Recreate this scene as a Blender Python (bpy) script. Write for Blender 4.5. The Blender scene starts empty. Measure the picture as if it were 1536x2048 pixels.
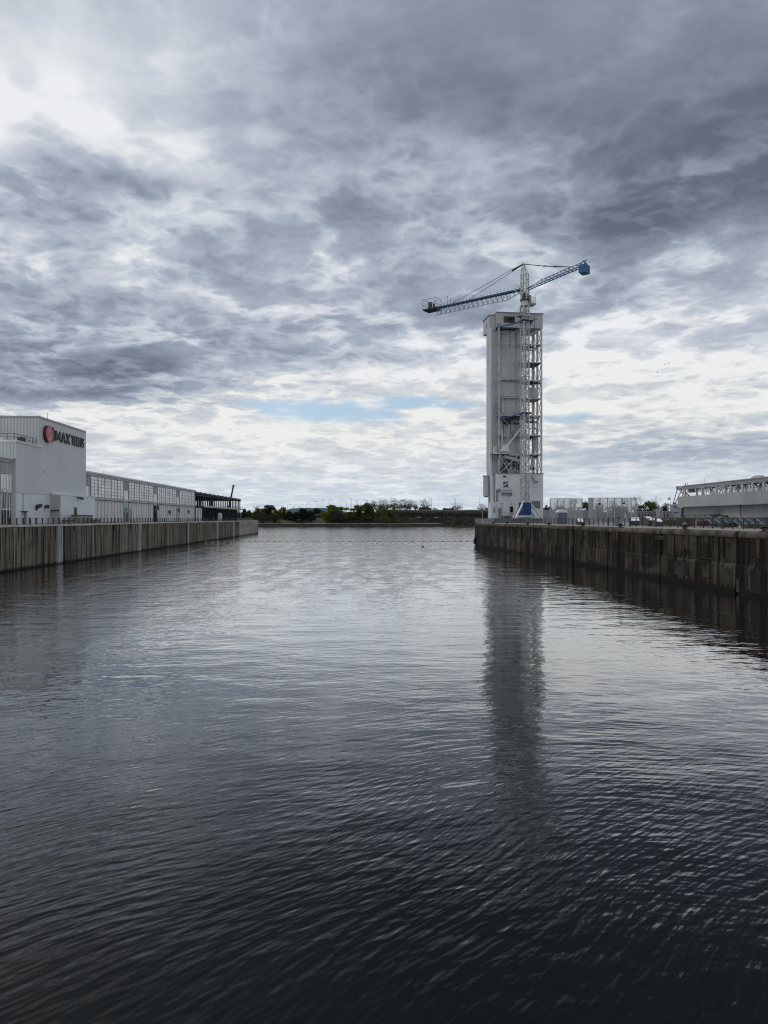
import bpy, math, random
from mathutils import Vector, Matrix

random.seed(7)
SC = bpy.context.scene
COL = SC.collection
R = math.radians

# ------------------------------------------------------------------ camera
EYE = 8.0            # eye height above the water
F = 1420.0           # focal length in photograph pixels (1536 wide)
CX, HY = 768.0, 1037.0
cam = bpy.data.cameras.new('camera')
cam.sensor_fit = 'VERTICAL'
cam.sensor_height = 36.0
cam.lens = 36.0 * F / 2048.0
cam.shift_y = (HY - 1024.0) / 2048.0
cam.clip_start = 0.1
cam.clip_end = 20000.0
camo = bpy.data.objects.new('camera', cam)
COL.objects.link(camo)
camo.location = (0, 0, EYE)
camo.rotation_euler = (math.pi / 2, 0, 0)
SC.camera = camo

# ------------------------------------------------------------------ view
SC.view_settings.view_transform = 'Standard'
SC.view_settings.look = 'None'
SC.view_settings.exposure = 0.0
SC.view_settings.gamma = 1.0
SC.view_settings.use_curve_mapping = False
SC.render.film_transparent = False
SC.cycles.max_bounces = 6
SC.cycles.diffuse_bounces = 3
SC.cycles.glossy_bounces = 3
SC.cycles.transparent_max_bounces = 12
SC.cycles.use_denoising = True
SC.cycles.pixel_filter_type = 'BLACKMAN_HARRIS'
SC.cycles.filter_width = 1.15
SC.cycles.sample_clamp_indirect = 4.0

# ------------------------------------------------------------------ node helper
class NT:
    def __init__(s, tree):
        s.t = tree; s.n = tree.nodes; s.l = tree.links
    def new(s, kind, **kw):
        n = s.n.new(kind)
        for k, v in kw.items():
            setattr(n, k, v)
        return n
    def put(s, sock, v):
        if hasattr(v, 'is_linked') or isinstance(v, bpy.types.NodeSocket):
            s.l.new(v, sock)
        else:
            sock.default_value = v
    def m(s, op, a, b=None, c=None, clamp=False):
        n = s.new('ShaderNodeMath', operation=op)
        n.use_clamp = clamp
        s.put(n.inputs[0], a)
        if b is not None: s.put(n.inputs[1], b)
        if c is not None: s.put(n.inputs[2], c)
        return n.outputs[0]
    def vm(s, op, a, b=None):
        n = s.new('ShaderNodeVectorMath', operation=op)
        s.put(n.inputs[0], a)
        if b is not None: s.put(n.inputs[1], b)
        return n.outputs['Value'] if op in ('LENGTH', 'DOT_PRODUCT', 'DISTANCE') else n.outputs[0]
    def comb(s, x=0.0, y=0.0, z=0.0):
        n = s.new('ShaderNodeCombineXYZ')
        s.put(n.inputs[0], x); s.put(n.inputs[1], y); s.put(n.inputs[2], z)
        return n.outputs[0]
    def sep(s, v):
        n = s.new('ShaderNodeSeparateXYZ'); s.put(n.inputs[0], v)
        return n.outputs
    def noise(s, vec, scale=1.0, detail=2.0, rough=0.5, dist=0.0, lac=2.0):
        n = s.new('ShaderNodeTexNoise', noise_dimensions='3D')
        s.put(n.inputs['Vector'], vec)
        n.inputs['Scale'].default_value = scale
        n.inputs['Detail'].default_value = detail
        n.inputs['Roughness'].default_value = rough
        n.inputs['Lacunarity'].default_value = lac
        n.inputs['Distortion'].default_value = dist
        return n.outputs[0]
    def ramp(s, fac, stops, interp='LINEAR'):
        n = s.new('ShaderNodeValToRGB')
        cr = n.color_ramp; cr.interpolation = interp
        while len(cr.elements) > 1: cr.elements.remove(cr.elements[-1])
        for i, (p, c) in enumerate(stops):
            e = cr.elements[0] if i == 0 else cr.elements.new(p)
            e.position = p
            if not hasattr(c, '__len__'): c = (c, c, c)
            e.color = (c[0], c[1], c[2], 1)
        s.put(n.inputs[0], fac)
        return n.outputs[0]
    def mix(s, fac, a, b):
        n = s.new('ShaderNodeMix', data_type='RGBA')
        s.put(n.inputs[0], fac)
        for sock, v in ((n.inputs[6], a), (n.inputs[7], b)):
            if isinstance(v, (tuple, list)): v = (v[0], v[1], v[2], 1)
            s.put(sock, v)
        return n.outputs[2]
    def mixf(s, fac, a, b):
        n = s.new('ShaderNodeMix', data_type='FLOAT')
        s.put(n.inputs[0], fac); s.put(n.inputs[2], a); s.put(n.inputs[3], b)
        return n.outputs[0]
    def smooth(s, x, lo, hi):
        n = s.new('ShaderNodeMapRange', interpolation_type='SMOOTHSTEP')
        s.put(n.inputs[0], x)
        n.inputs[1].default_value = lo; n.inputs[2].default_value = hi
        n.inputs[3].default_value = 0.0; n.inputs[4].default_value = 1.0
        return n.outputs[0]

# ------------------------------------------------------------------ sky
SUN_AZ, SUN_EL = -48.0, 46.0        # degrees: azimuth from +Y towards +X, elevation
world = bpy.data.worlds.new('World')
SC.world = world
world.use_nodes = True
def build_sky():
    g = NT(world.node_tree)
    g.n.clear()
    out = g.new('ShaderNodeOutputWorld')
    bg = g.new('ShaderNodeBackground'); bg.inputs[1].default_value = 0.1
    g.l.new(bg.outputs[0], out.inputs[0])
    d = g.new('ShaderNodeTexCoord').outputs['Generated']
    x, y, z = g.sep(d)
    zc = g.m('MAXIMUM', z, 0.0)
    hor = g.m('SQRT', g.m('ADD', g.m('MULTIPLY', x, x), g.m('MULTIPLY', y, y)))
    ve = g.m('DIVIDE', zc, g.m('MAXIMUM', hor, 0.001))       # tangent of the elevation
    az = g.m('ARCTAN2', x, y)
    azn = g.m('MULTIPLY_ADD', az, 1 / (2 * math.pi), 0.5)
    # cloud-layer coordinates
    k = g.m('DIVIDE', 1.0, g.m('ADD', zc, 0.13))
    p = g.comb(g.m('MULTIPLY', x, k), g.m('MULTIPLY', y, k), 3.7)
    # broad tone of the cloud layer: thickness by azimuth and elevation
    xs = [0, 150, 300, 450, 600, 750, 900, 1050, 1200, 1350, 1536]
    T = {0: [203, 198, 192, 182, 168, 160, 152, 150, 147, 143, 138],
         60: [218, 210, 200, 184, 160, 152, 148, 147, 144, 141, 138],
         130: [232, 216, 206, 174, 156, 146, 138, 139, 140, 138, 133],
         200: [248, 228, 202, 165, 148, 138, 132, 133, 132, 128, 121],
         260: [232, 218, 202, 180, 162, 138, 136, 134, 129, 123, 113],
         320: [172, 158, 212, 202, 166, 148, 166, 150, 136, 118, 108],
         380: [160, 148, 162, 196, 188, 158, 182, 162, 132, 118, 116],
         440: [175, 165, 162, 158, 176, 154, 150, 138, 122, 122, 140],
         500: [180, 190, 186, 178, 186, 182, 172, 165, 146, 160, 180],
         560: [178, 182, 190, 195, 182, 192, 190, 186, 164, 176, 196],
         620: [165, 165, 170, 176, 168, 166, 165, 164, 174, 198, 202],
         680: [154, 150, 155, 170, 166, 168, 182, 194, 214, 220, 206],
         740: [134, 130, 136, 186, 206, 222, 227, 228, 232, 232, 224],
         790: [160, 146, 150, 202, 218, 224, 224, 222, 224, 227, 226],
         840: [216, 220, 222, 224, 222, 222, 220, 217, 220, 224, 222],
         900: [207, 212, 217, 222, 222, 222, 218, 208, 190, 174, 168],
         960: [207, 210, 213, 216, 216, 216, 212, 211, 212, 214, 216],
         1037: [207, 209, 212, 214, 214, 214, 212, 210, 210, 210, 212]}
    rows = sorted(T)
    def look(px, py):
        py = min(max(py, rows[0]), rows[-1]); px = min(max(px, 0), 1536)
        i = max(j for j in range(len(rows)) if rows[j] <= py); i = min(i, len(rows) - 2)
        fy = (py - rows[i]) / (rows[i + 1] - rows[i])
        j = max(q for q in range(len(xs)) if xs[q] <= px); j = min(j, len(xs) - 2)
        fx = (px - xs[j]) / (xs[j + 1] - xs[j])
        a, b = T[rows[i]], T[rows[i + 1]]
        return ((a[j] * (1 - fx) + a[j + 1] * fx) * (1 - fy) + (b[j] * (1 - fx) + b[j + 1] * fx) * fy) / 255
    res = None; prev = None
    for py in reversed(rows):
        v = (HY - py) / F * 0.95
        st = [(0.0, .86), (0.22, .84)]  # unseen sky behind and beside the camera, brightened to light the facades
        for px in [-60, 0, 100, 200, 300, 400, 500, 600, 700, 768, 850, 950, 1050, 1150, 1250, 1350, 1450, 1536, 1600]:
            a = math.atan((px - CX) / F)
            st.append((a / (2 * math.pi) + 0.5, look(px, HY - F * v / math.cos(a))))
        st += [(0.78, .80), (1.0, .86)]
        r = g.ramp(azn, st, 'EASE')
        if res is None: res = r
        else: res = g.mix(g.smooth(ve, prev, v), res, r)
        prev = v
    res = g.mix(g.smooth(ve, 0.8, 1.7), res, (.88, .88, .88))  # zenith above the view raised for the same light on the facades
    # cloud detail
    pw = g.vm('ADD', p, g.vm('MULTIPLY', g.vm('SUBTRACT', g.new_noise_col(p, 3.0), (0.5, 0.5, 0.5)), (0.14, 0.14, 0.0)))
    nb = g.noise(p, 2.0, 3.0, 0.5)
    nm = g.noise(pw, 3.9, 9.0, 0.55)
    nf = g.noise(pw, 15.0, 6.0, 0.62)
    # heaped lumps with thin, bright seams between them
    def bil(s, off):
        return g.m('ABSOLUTE', g.m('MULTIPLY_ADD', g.noise(g.vm('ADD', pw, off), s, 1.5, .5), 2.0, -1.0))
    bl = g.m('ADD', g.m('MULTIPLY', bil(3.3, (7, 3, 1)), .58), g.m('ADD', g.m('MULTIPLY', bil(8.0, (2, 9, 4)), .30), g.m('MULTIPLY', bil(19.0, (5, 1, 8)), .18)))
    seam = g.m('SUBTRACT', g.smooth(bl, 0.26, 0.05), 0.34)
    det = g.m('ADD', g.m('MULTIPLY', g.m('SUBTRACT', nb, .5), 0.14),
              g.m('ADD', g.m('MULTIPLY', g.m('SUBTRACT', nm, .5), 0.60),
                  g.m('ADD', g.m('MULTIPLY', g.m('SUBTRACT', nf, .5), 0.30), g.m('MULTIPLY', seam, 0.17))))
    edge = g.m('MULTIPLY', g.smooth(g.m('ADD', nm, g.m('MULTIPLY', seam, .12)), 0.55, 0.67), 0.085)
    det = g.m('ADD', det, edge)
    amp = g.m('MULTIPLY', g.mixf(g.smooth(ve, 0.02, 0.17), 0.24, 0.68), g.mixf(g.smooth(ve, 0.40, 0.60), 1.0, 0.42))
    tone = g.m('ADD', g.m('ADD', res, -.004), g.m('MULTIPLY', det, amp))
    tone = g.m('MINIMUM', g.m('MAXIMUM', tone, 0.42), 0.93)
    lin = g.m('POWER', tone, 2.2)
    tint = g.ramp(tone, [(0.0, (.83, 1.0, 1.33)), (0.50, (.84, 1.0, 1.32)), (0.64, (.88, 1.0, 1.23)),
                         (0.78, (.92, 1.0, 1.13)), (0.88, (.965, 1.0, 1.05)), (1.0, (1.0, 1.0, 1.0))])
    low = g.smooth(ve, 0.075, 0.02)
    cl = g.vm('MULTIPLY', tint, g.comb(lin, lin, lin))
    cl = g.vm('MULTIPLY', cl, g.mix(low, (1, 1, 1), (.955, 1.01, 1.03)))
    warm = g.m('MULTIPLY', g.smooth(ve, 0.06, 0.11), g.smooth(ve, 0.24, 0.16))
    cl = g.vm('MULTIPLY', cl, g.mix(g.m('MULTIPLY', warm, g.smooth(tone, .7, .86)), (1, 1, 1), (1.01, 1.0, .955)))
    # clear blue gaps low in the sky
    sk = g.new('ShaderNodeTexSky', sky_type='NISHITA')
    sk.sun_disc = False
    sk.sun_elevation = R(SUN_EL); sk.sun_rotation = R(SUN_AZ)
    sk.altitude = 50; sk.air_density = 1.0; sk.dust_density = 1.2; sk.ozone_density = 1.6
    gap = None
    for (px, py, wx, wy, s) in ((640, 822, 190, 30, 1.0), (800, 806, 130, 20, .8), (1150, 834, 110, 17, .8), (900, 812, 90, 16, .6), (900, 960, 500, 22, .25), (1300, 905, 330, 20, .3)):
        a0 = math.atan((px - CX) / F); v0 = (HY - py) / F * math.cos(a0)
        u1 = g.m('DIVIDE', g.m('SUBTRACT', az, a0), wx / F)
        u2 = g.m('DIVIDE', g.m('SUBTRACT', ve, v0), wy / F)
        e = g.m('MULTIPLY', g.m('EXPONENT', g.m('MULTIPLY', g.m('ADD', g.m('MULTIPLY', u1, u1), g.m('MULTIPLY', u2, u2)), -1.0)), s)
        gap = e if gap is None else g.m('MAXIMUM', gap, e)
    gn = g.m('MULTIPLY_ADD', g.m('SUBTRACT', nm, .5), -1.7, gap)
    gm = g.smooth(gn, 0.28, 0.80)
    blue = g.vm('MULTIPLY', sk.outputs[0], (0.052, 0.056, 0.060))
    bluetone = g.vm('ADD', blue, (.215, .275, .325))
    col = g.mix(g.m('MULTIPLY', gm, 0.92), cl, bluetone)
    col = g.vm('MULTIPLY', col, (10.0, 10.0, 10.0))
    # below the horizon: what the water and land send back
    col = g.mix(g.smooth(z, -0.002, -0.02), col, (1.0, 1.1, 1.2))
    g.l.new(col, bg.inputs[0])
def _nc(s, vec, scale):
    n = s.new('ShaderNodeTexNoise', noise_dimensions='3D')
    s.put(n.inputs['Vector'], vec); n.inputs['Scale'].default_value = scale; n.inputs['Detail'].default_value = 3.0
    return n.outputs[1]
NT.new_noise_col = _nc
build_sky()
world.cycles.sampling_method = 'MANUAL'
world.cycles.sample_map_resolution = 512

sl = bpy.data.lights.new('sun', 'SUN')
sl.energy = 1.0
sl.angle = R(18)
sl.color = (1.0, .96, .9)
so = bpy.data.objects.new('sun', sl)
COL.objects.link(so)
_a, _e = R(SUN_AZ), R(SUN_EL)
_to = Vector((math.sin(_a) * math.cos(_e), math.cos(_a) * math.cos(_e), math.sin(_e)))
so.rotation_euler = _to.to_track_quat('Z', 'Y').to_euler()
so.location = _to * 300

# ------------------------------------------------------------------ mesh helpers
class MB:
    def __init__(s):
        s.v = []; s.f = []
    def add(s, vs, fs):
        b = len(s.v)
        s.v += [tuple(q) for q in vs]
        s.f += [tuple(b + i for i in q) for q in fs]
        return s
    def box(s, x0, x1, y0, y1, z0, z1):
        if x0 > x1: x0, x1 = x1, x0
        if y0 > y1: y0, y1 = y1, y0
        if z0 > z1: z0, z1 = z1, z0
        return s.add([(x0, y0, z0), (x1, y0, z0), (x1, y1, z0), (x0, y1, z0), (x0, y0, z1), (x1, y0, z1), (x1, y1, z1), (x0, y1, z1)],
                     [(0, 3, 2, 1), (4, 5, 6, 7), (0, 1, 5, 4), (1, 2, 6, 5), (2, 3, 7, 6), (3, 0, 4, 7)])
    def bar(s, p, q, w, h=None, up=(0, 0, 1)):
        h = w if h is None else h
        p = Vector(p); q = Vector(q); d = (q - p)
        if d.length < 1e-6: return s
        d.normalize(); up = Vector(up)
        if abs(d.dot(up)) > .98: up = Vector((0, 1, 0)) if abs(d.y) < .9 else Vector((1, 0, 0))
        a = d.cross(up).normalized() * (w / 2); b = a.normalized().cross(d).normalized() * (h / 2)
        vs = [p - a - b, p + a - b, p + a + b, p - a + b, q - a - b, q + a - b, q + a + b, q - a + b]
        return s.add(vs, [(0, 3, 2, 1), (4, 5, 6, 7), (0, 1, 5, 4), (1, 2, 6, 5), (2, 3, 7, 6), (3, 0, 4, 7)])
    def cyl(s, p, q, r0, r1=None, n=10, caps=True):
        r1 = r0 if r1 is None else r1
        p = Vector(p); q = Vector(q); d = (q - p).normalized()
        up = Vector((0, 0, 1)) if abs(d.z) < .95 else Vector((1, 0, 0))
        a = d.cross(up).normalized(); b = a.cross(d).normalized()
        vs = []
        for c, r in ((p, r0), (q, r1)):
            for i in range(n):
                t = 2 * math.pi * i / n
                vs.append(c + a * (r * math.cos(t)) + b * (r * math.sin(t)))
        fs = [(i, n + i, n + (i + 1) % n, (i + 1) % n) for i in range(n)]
        if caps: fs += [tuple(range(n)), tuple(range(2 * n - 1, n - 1, -1))]
        return s.add(vs, fs)
    def prism(s, poly, axis, a0, a1):
        """extrude a 2-D polygon along an axis ('x','y','z')"""
        def P(u, v, w):
            return {'x': (w, u, v), 'y': (u, w, v), 'z': (u, v, w)}[axis]
        n = len(poly)
        vs = [P(u, v, a0) for u, v in poly] + [P(u, v, a1) for u, v in poly]
        fs = [(i, (i + 1) % n, n + (i + 1) % n, n + i) for i in range(n)] + [tuple(range(n - 1, -1, -1)), tuple(range(n, 2 * n))]
        return s.add(vs, fs)
    def tube(s, pts, r, n=6):
        for a, b in zip(pts[:-1], pts[1:]): s.cyl(a, b, r, r, n)
        return s
    def sphere(s, c, rx, ry, rz, nu=10, nv=6):
        vs = [(c[0], c[1], c[2] - rz)]
        for j in range(1, nv):
            t = -math.pi / 2 + math.pi * j / nv
            for i in range(nu):
                u = 2 * math.pi * i / nu
                vs.append((c[0] + rx * math.cos(t) * math.cos(u), c[1] + ry * math.cos(t) * math.sin(u), c[2] + rz * math.sin(t)))
        vs.append((c[0], c[1], c[2] + rz))
        fs = [(0, 1 + (i + 1) % nu, 1 + i) for i in range(nu)]
        for j in range(nv - 2):
            b = 1 + j * nu
            fs += [(b + i, b + (i + 1) % nu, b + nu + (i + 1) % nu, b + nu + i) for i in range(nu)]
        b = 1 + (nv - 2) * nu; top = len(vs) - 1
        fs += [(b + i, b + (i + 1) % nu, top) for i in range(nu)]
        return s.add(vs, fs)
    def mesh(s, name, mat, off=(0, 0, 0), smooth=False):
        me = bpy.data.meshes.new(name)
        me.from_pydata([(a - off[0], b - off[1], c - off[2]) for a, b, c in s.v], [], s.f)
        import bmesh
        bm = bmesh.new(); bm.from_mesh(me)
        bmesh.ops.recalc_face_normals(bm, faces=bm.faces)
        bm.to_mesh(me); bm.free()
        if smooth:
            for p in me.polygons: p.use_smooth = True
        if mat: me.materials.append(mat)
        return me
    def part(s, name, mat, T, parent=None, smooth=False, label=None):
        """a part of thing T (or a sub-part of an object); verts are in T's frame coordinates"""
        o = bpy.data.objects.new(name, s.mesh(name, mat, T.off, smooth))
        COL.objects.link(o)
        o.parent = parent if parent is not None else T.o
        if label: o['label'] = label
        return o
    def top(s, name, mat, frame, base, label=None, cat=None, group=None, kind=None, smooth=False):
        """a top-level single-mesh object"""
        o = bpy.data.objects.new(name, s.mesh(name, mat, base, smooth))
        COL.objects.link(o)
        o.location = frame.world(base); o.rotation_euler = (0, 0, frame.th)
        tag(o, label, cat, group, kind)
        return o

def tag(o, label=None, cat=None, group=None, kind=None):
    if label: o['label'] = label
    if cat: o['category'] = cat
    if group: o['group'] = group
    if kind: o['kind'] = kind

class Frame:
    """a local frame: origin on the ground plan, turned about z"""
    def __init__(s, ox, oy, th):
        s.ox, s.oy, s.th = ox, oy, th; s.c, s.s = math.cos(th), math.sin(th)
    def world(s, p):
        return (s.ox + p[0] * s.c - p[1] * s.s, s.oy + p[0] * s.s + p[1] * s.c, p[2])
    def z(s, x, y, py):
        return EYE + (HY - py) * s.world((x, y, 0))[1] / F
    def onY(s, px, py, yl):
        k = (px - CX) / F
        x = (k * (s.oy + yl * s.c) - s.ox + yl * s.s) / (s.c - k * s.s)
        return (x, yl, s.z(x, yl, py))
    def onX(s, px, py, xl):
        k = (px - CX) / F
        y = (s.ox + xl * s.c - k * s.oy - k * xl * s.s) / (s.s + k * s.c)
        return (xl, y, s.z(xl, y, py))
WF = Frame(0, 0, 0)

class T:
    """a thing: an Empty at its base that parents the parts"""
    def __init__(s, frame, name, label, cat, base=(0, 0, 0), group=None):
        s.off = base; s.frame = frame
        s.o = bpy.data.objects.new(name, None)
        s.o.empty_display_size = .5
        COL.objects.link(s.o)
        s.o.location = frame.world(base); s.o.rotation_euler = (0, 0, frame.th)
        tag(s.o, label, cat, group)

def inst(name, me, T_, loc, rot=(0, 0, 0), parent=None, scale=None):
    """another part of a thing that shares mesh data; loc in T's frame coordinates"""
    o = bpy.data.objects.new(name, me)
    COL.objects.link(o)
    o.parent = parent if parent is not None else T_.o
    o.location = (loc[0] - T_.off[0], loc[1] - T_.off[1], loc[2] - T_.off[2])
    o.rotation_euler = rot
    if scale: o.scale = scale
    return o

def dup(root, loc, rotz=None, scale=None, label=None, group=None):
    r = root.copy(); COL.objects.link(r); r.location = loc
    if rotz is not None: r.rotation_euler = (0, 0, rotz)
    if scale: r.scale = scale
    if label: r['label'] = label
    if group: r['group'] = group
    for ch in list(root.children):
        c = ch.copy(); COL.objects.link(c); c.parent = r
        for gch in list(ch.children):
            d = gch.copy(); COL.objects.link(d); d.parent = c
    return r

# ------------------------------------------------------------------ materials
def mat(name, c1, c2=None, scale=(1, 1, 1), detail=4.0, rough=0.7, bump=0.0, bscale=None, metal=0.0, vary=0.0,
        ramp=(.35, .65), streak=None, blot=None, wet=None, spec=0.4, speck=None):
    """procedural paint/concrete/metal: two tones by noise, optional vertical streaks, specks and a wet band at the waterline"""
    m = bpy.data.materials.new(name); m.use_nodes = True
    g = NT(m.node_tree)
    b = g.n['Principled BSDF']
    geo = g.new('ShaderNodeNewGeometry').outputs['Position']
    c2 = c2 or tuple(q * .8 for q in c1)
    p = g.vm('MULTIPLY', geo, tuple(scale))
    n = g.noise(p, 1.0, detail, .6)
    col = g.mix(g.smooth(n, *ramp), c1, c2)
    if streak:
        sc, cs, amt = streak[:3]
        lo, hi = streak[3] if len(streak) > 3 else (.5, .72)
        sp = g.vm('MULTIPLY', geo, tuple(sc))
        col = g.mix(g.m('MULTIPLY', g.smooth(g.noise(sp, 1.0, 5.0, .65), lo, hi), amt), col, cs)
    if blot:
        sc, cs, lo, hi, amt = blot
        bn_ = g.noise(g.vm('MULTIPLY', geo, tuple(sc)), 1.0, 6.0, .62, dist=.6)
        col = g.mix(g.m('MULTIPLY', g.smooth(bn_, lo, hi), amt), col, cs)
    if speck:
        sc, cs, lo, amt = speck
        sp = g.vm('MULTIPLY', geo, tuple(sc))
        col = g.mix(g.m('MULTIPLY', g.smooth(g.noise(sp, 1.0, 4.0, .7), lo, lo + .05), amt), col, cs)
    if wet:
        z0, z1, cw = wet
        zz = g.sep(geo)[2]
        zz = g.m('ADD', zz, g.m('MULTIPLY', g.m('SUBTRACT', g.noise(g.vm('MULTIPLY', geo, (.8, .8, .1)), 1.0, 4, .6), .5), .6))
        col = g.mix(g.smooth(zz, z1, z0), col, cw)
    if vary:
        rnd = g.new('ShaderNodeObjectInfo').outputs['Random']
        col = g.vm('MULTIPLY', col, g.comb(*[g.m('MULTIPLY_ADD', rnd, 2 * vary, 1 - vary)] * 3))
    g.put(b.inputs['Base Color'], col)
    b.inputs['Roughness'].default_value = rough
    b.inputs['Metallic'].default_value = metal
    b.inputs['Specular IOR Level'].default_value = spec
    if bump:
        bn = g.new('ShaderNodeBump'); bn.inputs['Strength'].default_value = 1.0; bn.inputs['Distance'].default_value = bump
        g.put(bn.inputs['Height'], g.noise(g.vm('MULTIPLY', geo, tuple(bscale or scale)), 1.0, 5, .65))
        g.l.new(bn.outputs[0], b.inputs['Normal'])
    return m

M = {}
M['white'] = mat('white_paint', (.56, .58, .60), (.46, .48, .50), (.25, .25, .12), streak=((1.2, 1.2, .06), (.30, .30, .29), .4))
M['whitesteel'] = mat('white_painted_steel', (.50, .51, .50), (.34, .35, .345), (.8, .8, .5), rough=.55, speck=((1.5, 1.5, .6), (.16, .12, .09), .62, .6))
M['greysteel'] = mat('grey_painted_steel', (.34, .35, .36), (.24, .25, .26), (.6, .6, .4), rough=.55)
M['dark'] = mat('dark_steel', (.022, .023, .025), (.04, .04, .042), (.7, .7, .7), rough=.6)
M['black'] = mat('black_paint', (.008, .008, .009), (.014, .014, .015), (1, 1, 1), rough=.45)
M['rust'] = mat('rusty_steel', (.05, .025, .018), (.09, .045, .03), (2, 2, 2), rough=.85)
M['blue'] = mat('blue_paint', (.034, .135, .28), (.024, .10, .22), (.5, .5, .5), rough=.45)
M['deepblue'] = mat('deep_blue_panel', (.003, .040, .15), (.003, .034, .125), (.4, .4, .4), rough=.5)
M['navy'] = mat('navy_paint', (.012, .025, .075), (.02, .03, .07), (.6, .6, .6), rough=.5)
M['railblue'] = mat('slate_blue_steel', (.016, .024, .032), (.026, .033, .04), (.9, .9, .9), rough=.5)
M['glassdark'] = mat('dark_glass', (.012, .014, .016), (.02, .022, .024), (.5, .5, .5), rough=.08, spec=.5)
M['clad'] = mat('grey_cladding', (.51, .54, .545), (.475, .50, .505), (.09, .09, .06), rough=.5, streak=((.9, .9, .03), (.42, .45, .45), .4))
M['cladlight'] = mat('pale_grey_panel', (.58, .605, .645), (.535, .56, .585), (.12, .12, .1), rough=.45, streak=((.7, .7, .04), (.54, .56, .58), .3))
M['cladrib'] = mat('ribbed_grey_metal', (.33, .345, .35), (.28, .29, .30), (.2, .2, .1), rough=.5)
M['trim'] = mat('pale_trim', (.60, .62, .63), (.5, .52, .53), (.5, .5, .5), rough=.5)
M['pane'] = mat('translucent_white_pane', (.78, .80, .78), (.66, .69, .67), (.35, .35, .35), rough=.18, vary=.13, spec=.5)
M['clad2'] = mat('shaded_seam_metal', (.40, .425, .43), (.375, .40, .405), (.1, .1, .1), rough=.5)
M['floatrope'] = mat('grey_float_rope', (.20, .19, .12), (.15, .145, .10), (1, 1, 1), rough=.8)
M['dullred'] = mat('dull_red_cabinet', (.09, .02, .018), (.07, .016, .015), (1, 1, 1), rough=.5)
M['board'] = mat('grey_facade_panel', (.55, .565, .555), (.47, .48, .475), (.3, .3, .2), rough=.5, vary=.1, streak=((.8, .8, .06), (.37, .37, .36), .4))
M['tealglass'] = mat('teal_glass', (.17, .27, .28), (.22, .33, .34), (.4, .4, .2), rough=.1, vary=.1)
M['glass'] = mat('grey_glass', (.10, .115, .12), (.17, .185, .19), (.2, .2, .15), rough=.06, vary=.15, spec=.6)
M['red'] = mat('red_sign', (.40, .055, .075), (.34, .045, .06), (1, 1, 1), rough=.4)
M['signwhite'] = mat('white_lettering', (.62, .50, .48), (.55, .44, .42), (2, 2, 2), rough=.5)
M['conc'] = mat('pale_concrete', (.30, .29, .27), (.22, .21, .195), (.5, .5, .5), rough=.9, bump=.02, bscale=(2, 2, 2), streak=((.7, .7, .1), (.15, .145, .13), .5))
M['pave'] = mat('quay_paving', (.23, .225, .215), (.17, .165, .16), (.15, .15, .15), rough=.9)
M['wallL'] = mat('stained_quay_concrete', (.215, .192, .158), (.12, .107, .088), (.5, .5, .06), spec=.08, detail=5, blot=((.10, .10, .12), (.06, .052, .043), .48, .70, .6), rough=.92, bump=.05, bscale=(1.3, 1.3, .3), vary=.16,
                 streak=((1.7, 1.7, .05), (.016, .0145, .012), 1.0, (.48, .60)), speck=((1.1, 1.1, .16), (.33, .32, .29), .66, .6), wet=(.15, .75, (.018, .017, .015)))
M['conc2'] = mat('old_pale_block_concrete', (.30, .275, .23), (.20, .185, .155), (.35, .35, .2), rough=.93, vary=.12, bump=.04, bscale=(1, 1, 1), streak=((1.2, 1.2, .08), (.06, .055, .048), .6, (.5, .7)), wet=(.15, .8, (.03, .028, .024)))
M['reddark'] = mat('dark_red_edge', (.10, .006, .018), (.075, .005, .014), (1, 1, 1), rough=.5)
M['wallLp'] = mat('pale_concrete_strip', (.33, .35, .365), (.23, .24, .245), (.8, .8, .2), rough=.9, vary=.12, wet=(.1, .5, (.05, .05, .045)))
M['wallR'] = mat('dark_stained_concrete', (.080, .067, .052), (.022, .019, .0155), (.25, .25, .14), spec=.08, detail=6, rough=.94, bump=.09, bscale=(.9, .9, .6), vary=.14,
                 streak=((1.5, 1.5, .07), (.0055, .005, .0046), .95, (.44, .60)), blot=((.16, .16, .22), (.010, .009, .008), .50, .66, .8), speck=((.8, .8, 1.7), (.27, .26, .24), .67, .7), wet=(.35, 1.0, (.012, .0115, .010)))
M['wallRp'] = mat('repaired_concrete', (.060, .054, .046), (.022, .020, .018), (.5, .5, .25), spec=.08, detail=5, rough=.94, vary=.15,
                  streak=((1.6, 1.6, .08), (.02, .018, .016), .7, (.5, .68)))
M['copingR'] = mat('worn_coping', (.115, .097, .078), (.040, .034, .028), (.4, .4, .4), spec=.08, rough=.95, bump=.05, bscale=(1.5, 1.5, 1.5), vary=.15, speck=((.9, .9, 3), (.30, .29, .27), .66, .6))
M['copingL'] = mat('pale_coping', (.48, .47, .43), (.33, .32, .29), (.4, .4, .4), rough=.95, vary=.15)
M['skin_tower'] = mat('off_white_tower_cladding', (.44, .455, .475), (.40, .415, .435), (.2, .2, .05), rough=.6, streak=((.9, .9, .045), (.29, .29, .285), .45, (.5, .7)))
M['tower_dark'] = mat('weathered_grey_cladding', (.24, .25, .255), (.20, .205, .21), (.3, .3, .08), rough=.6, streak=((1.1, 1.1, .05), (.13, .13, .125), .5, (.48, .68)))
M['lilac'] = mat('lilac_grey_hoarding', (.22, .22, .25), (.19, .19, .215), (.2, .2, .2), rough=.7)
M['cabin'] = mat('slate_blue_plastic', (.09, .105, .18), (.08, .095, .16), (.5, .5, .5), rough=.5)
M['wood'] = mat('weathered_timber', (.085, .060, .038), (.05, .034, .022), (1.2, 1.2, .6), rough=.85, vary=.2)
M['tarp'] = mat('blue_grey_louvre', (.18, .22, .28), (.15, .18, .23), (.4, .4, .4), rough=.5, vary=.1)
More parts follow.
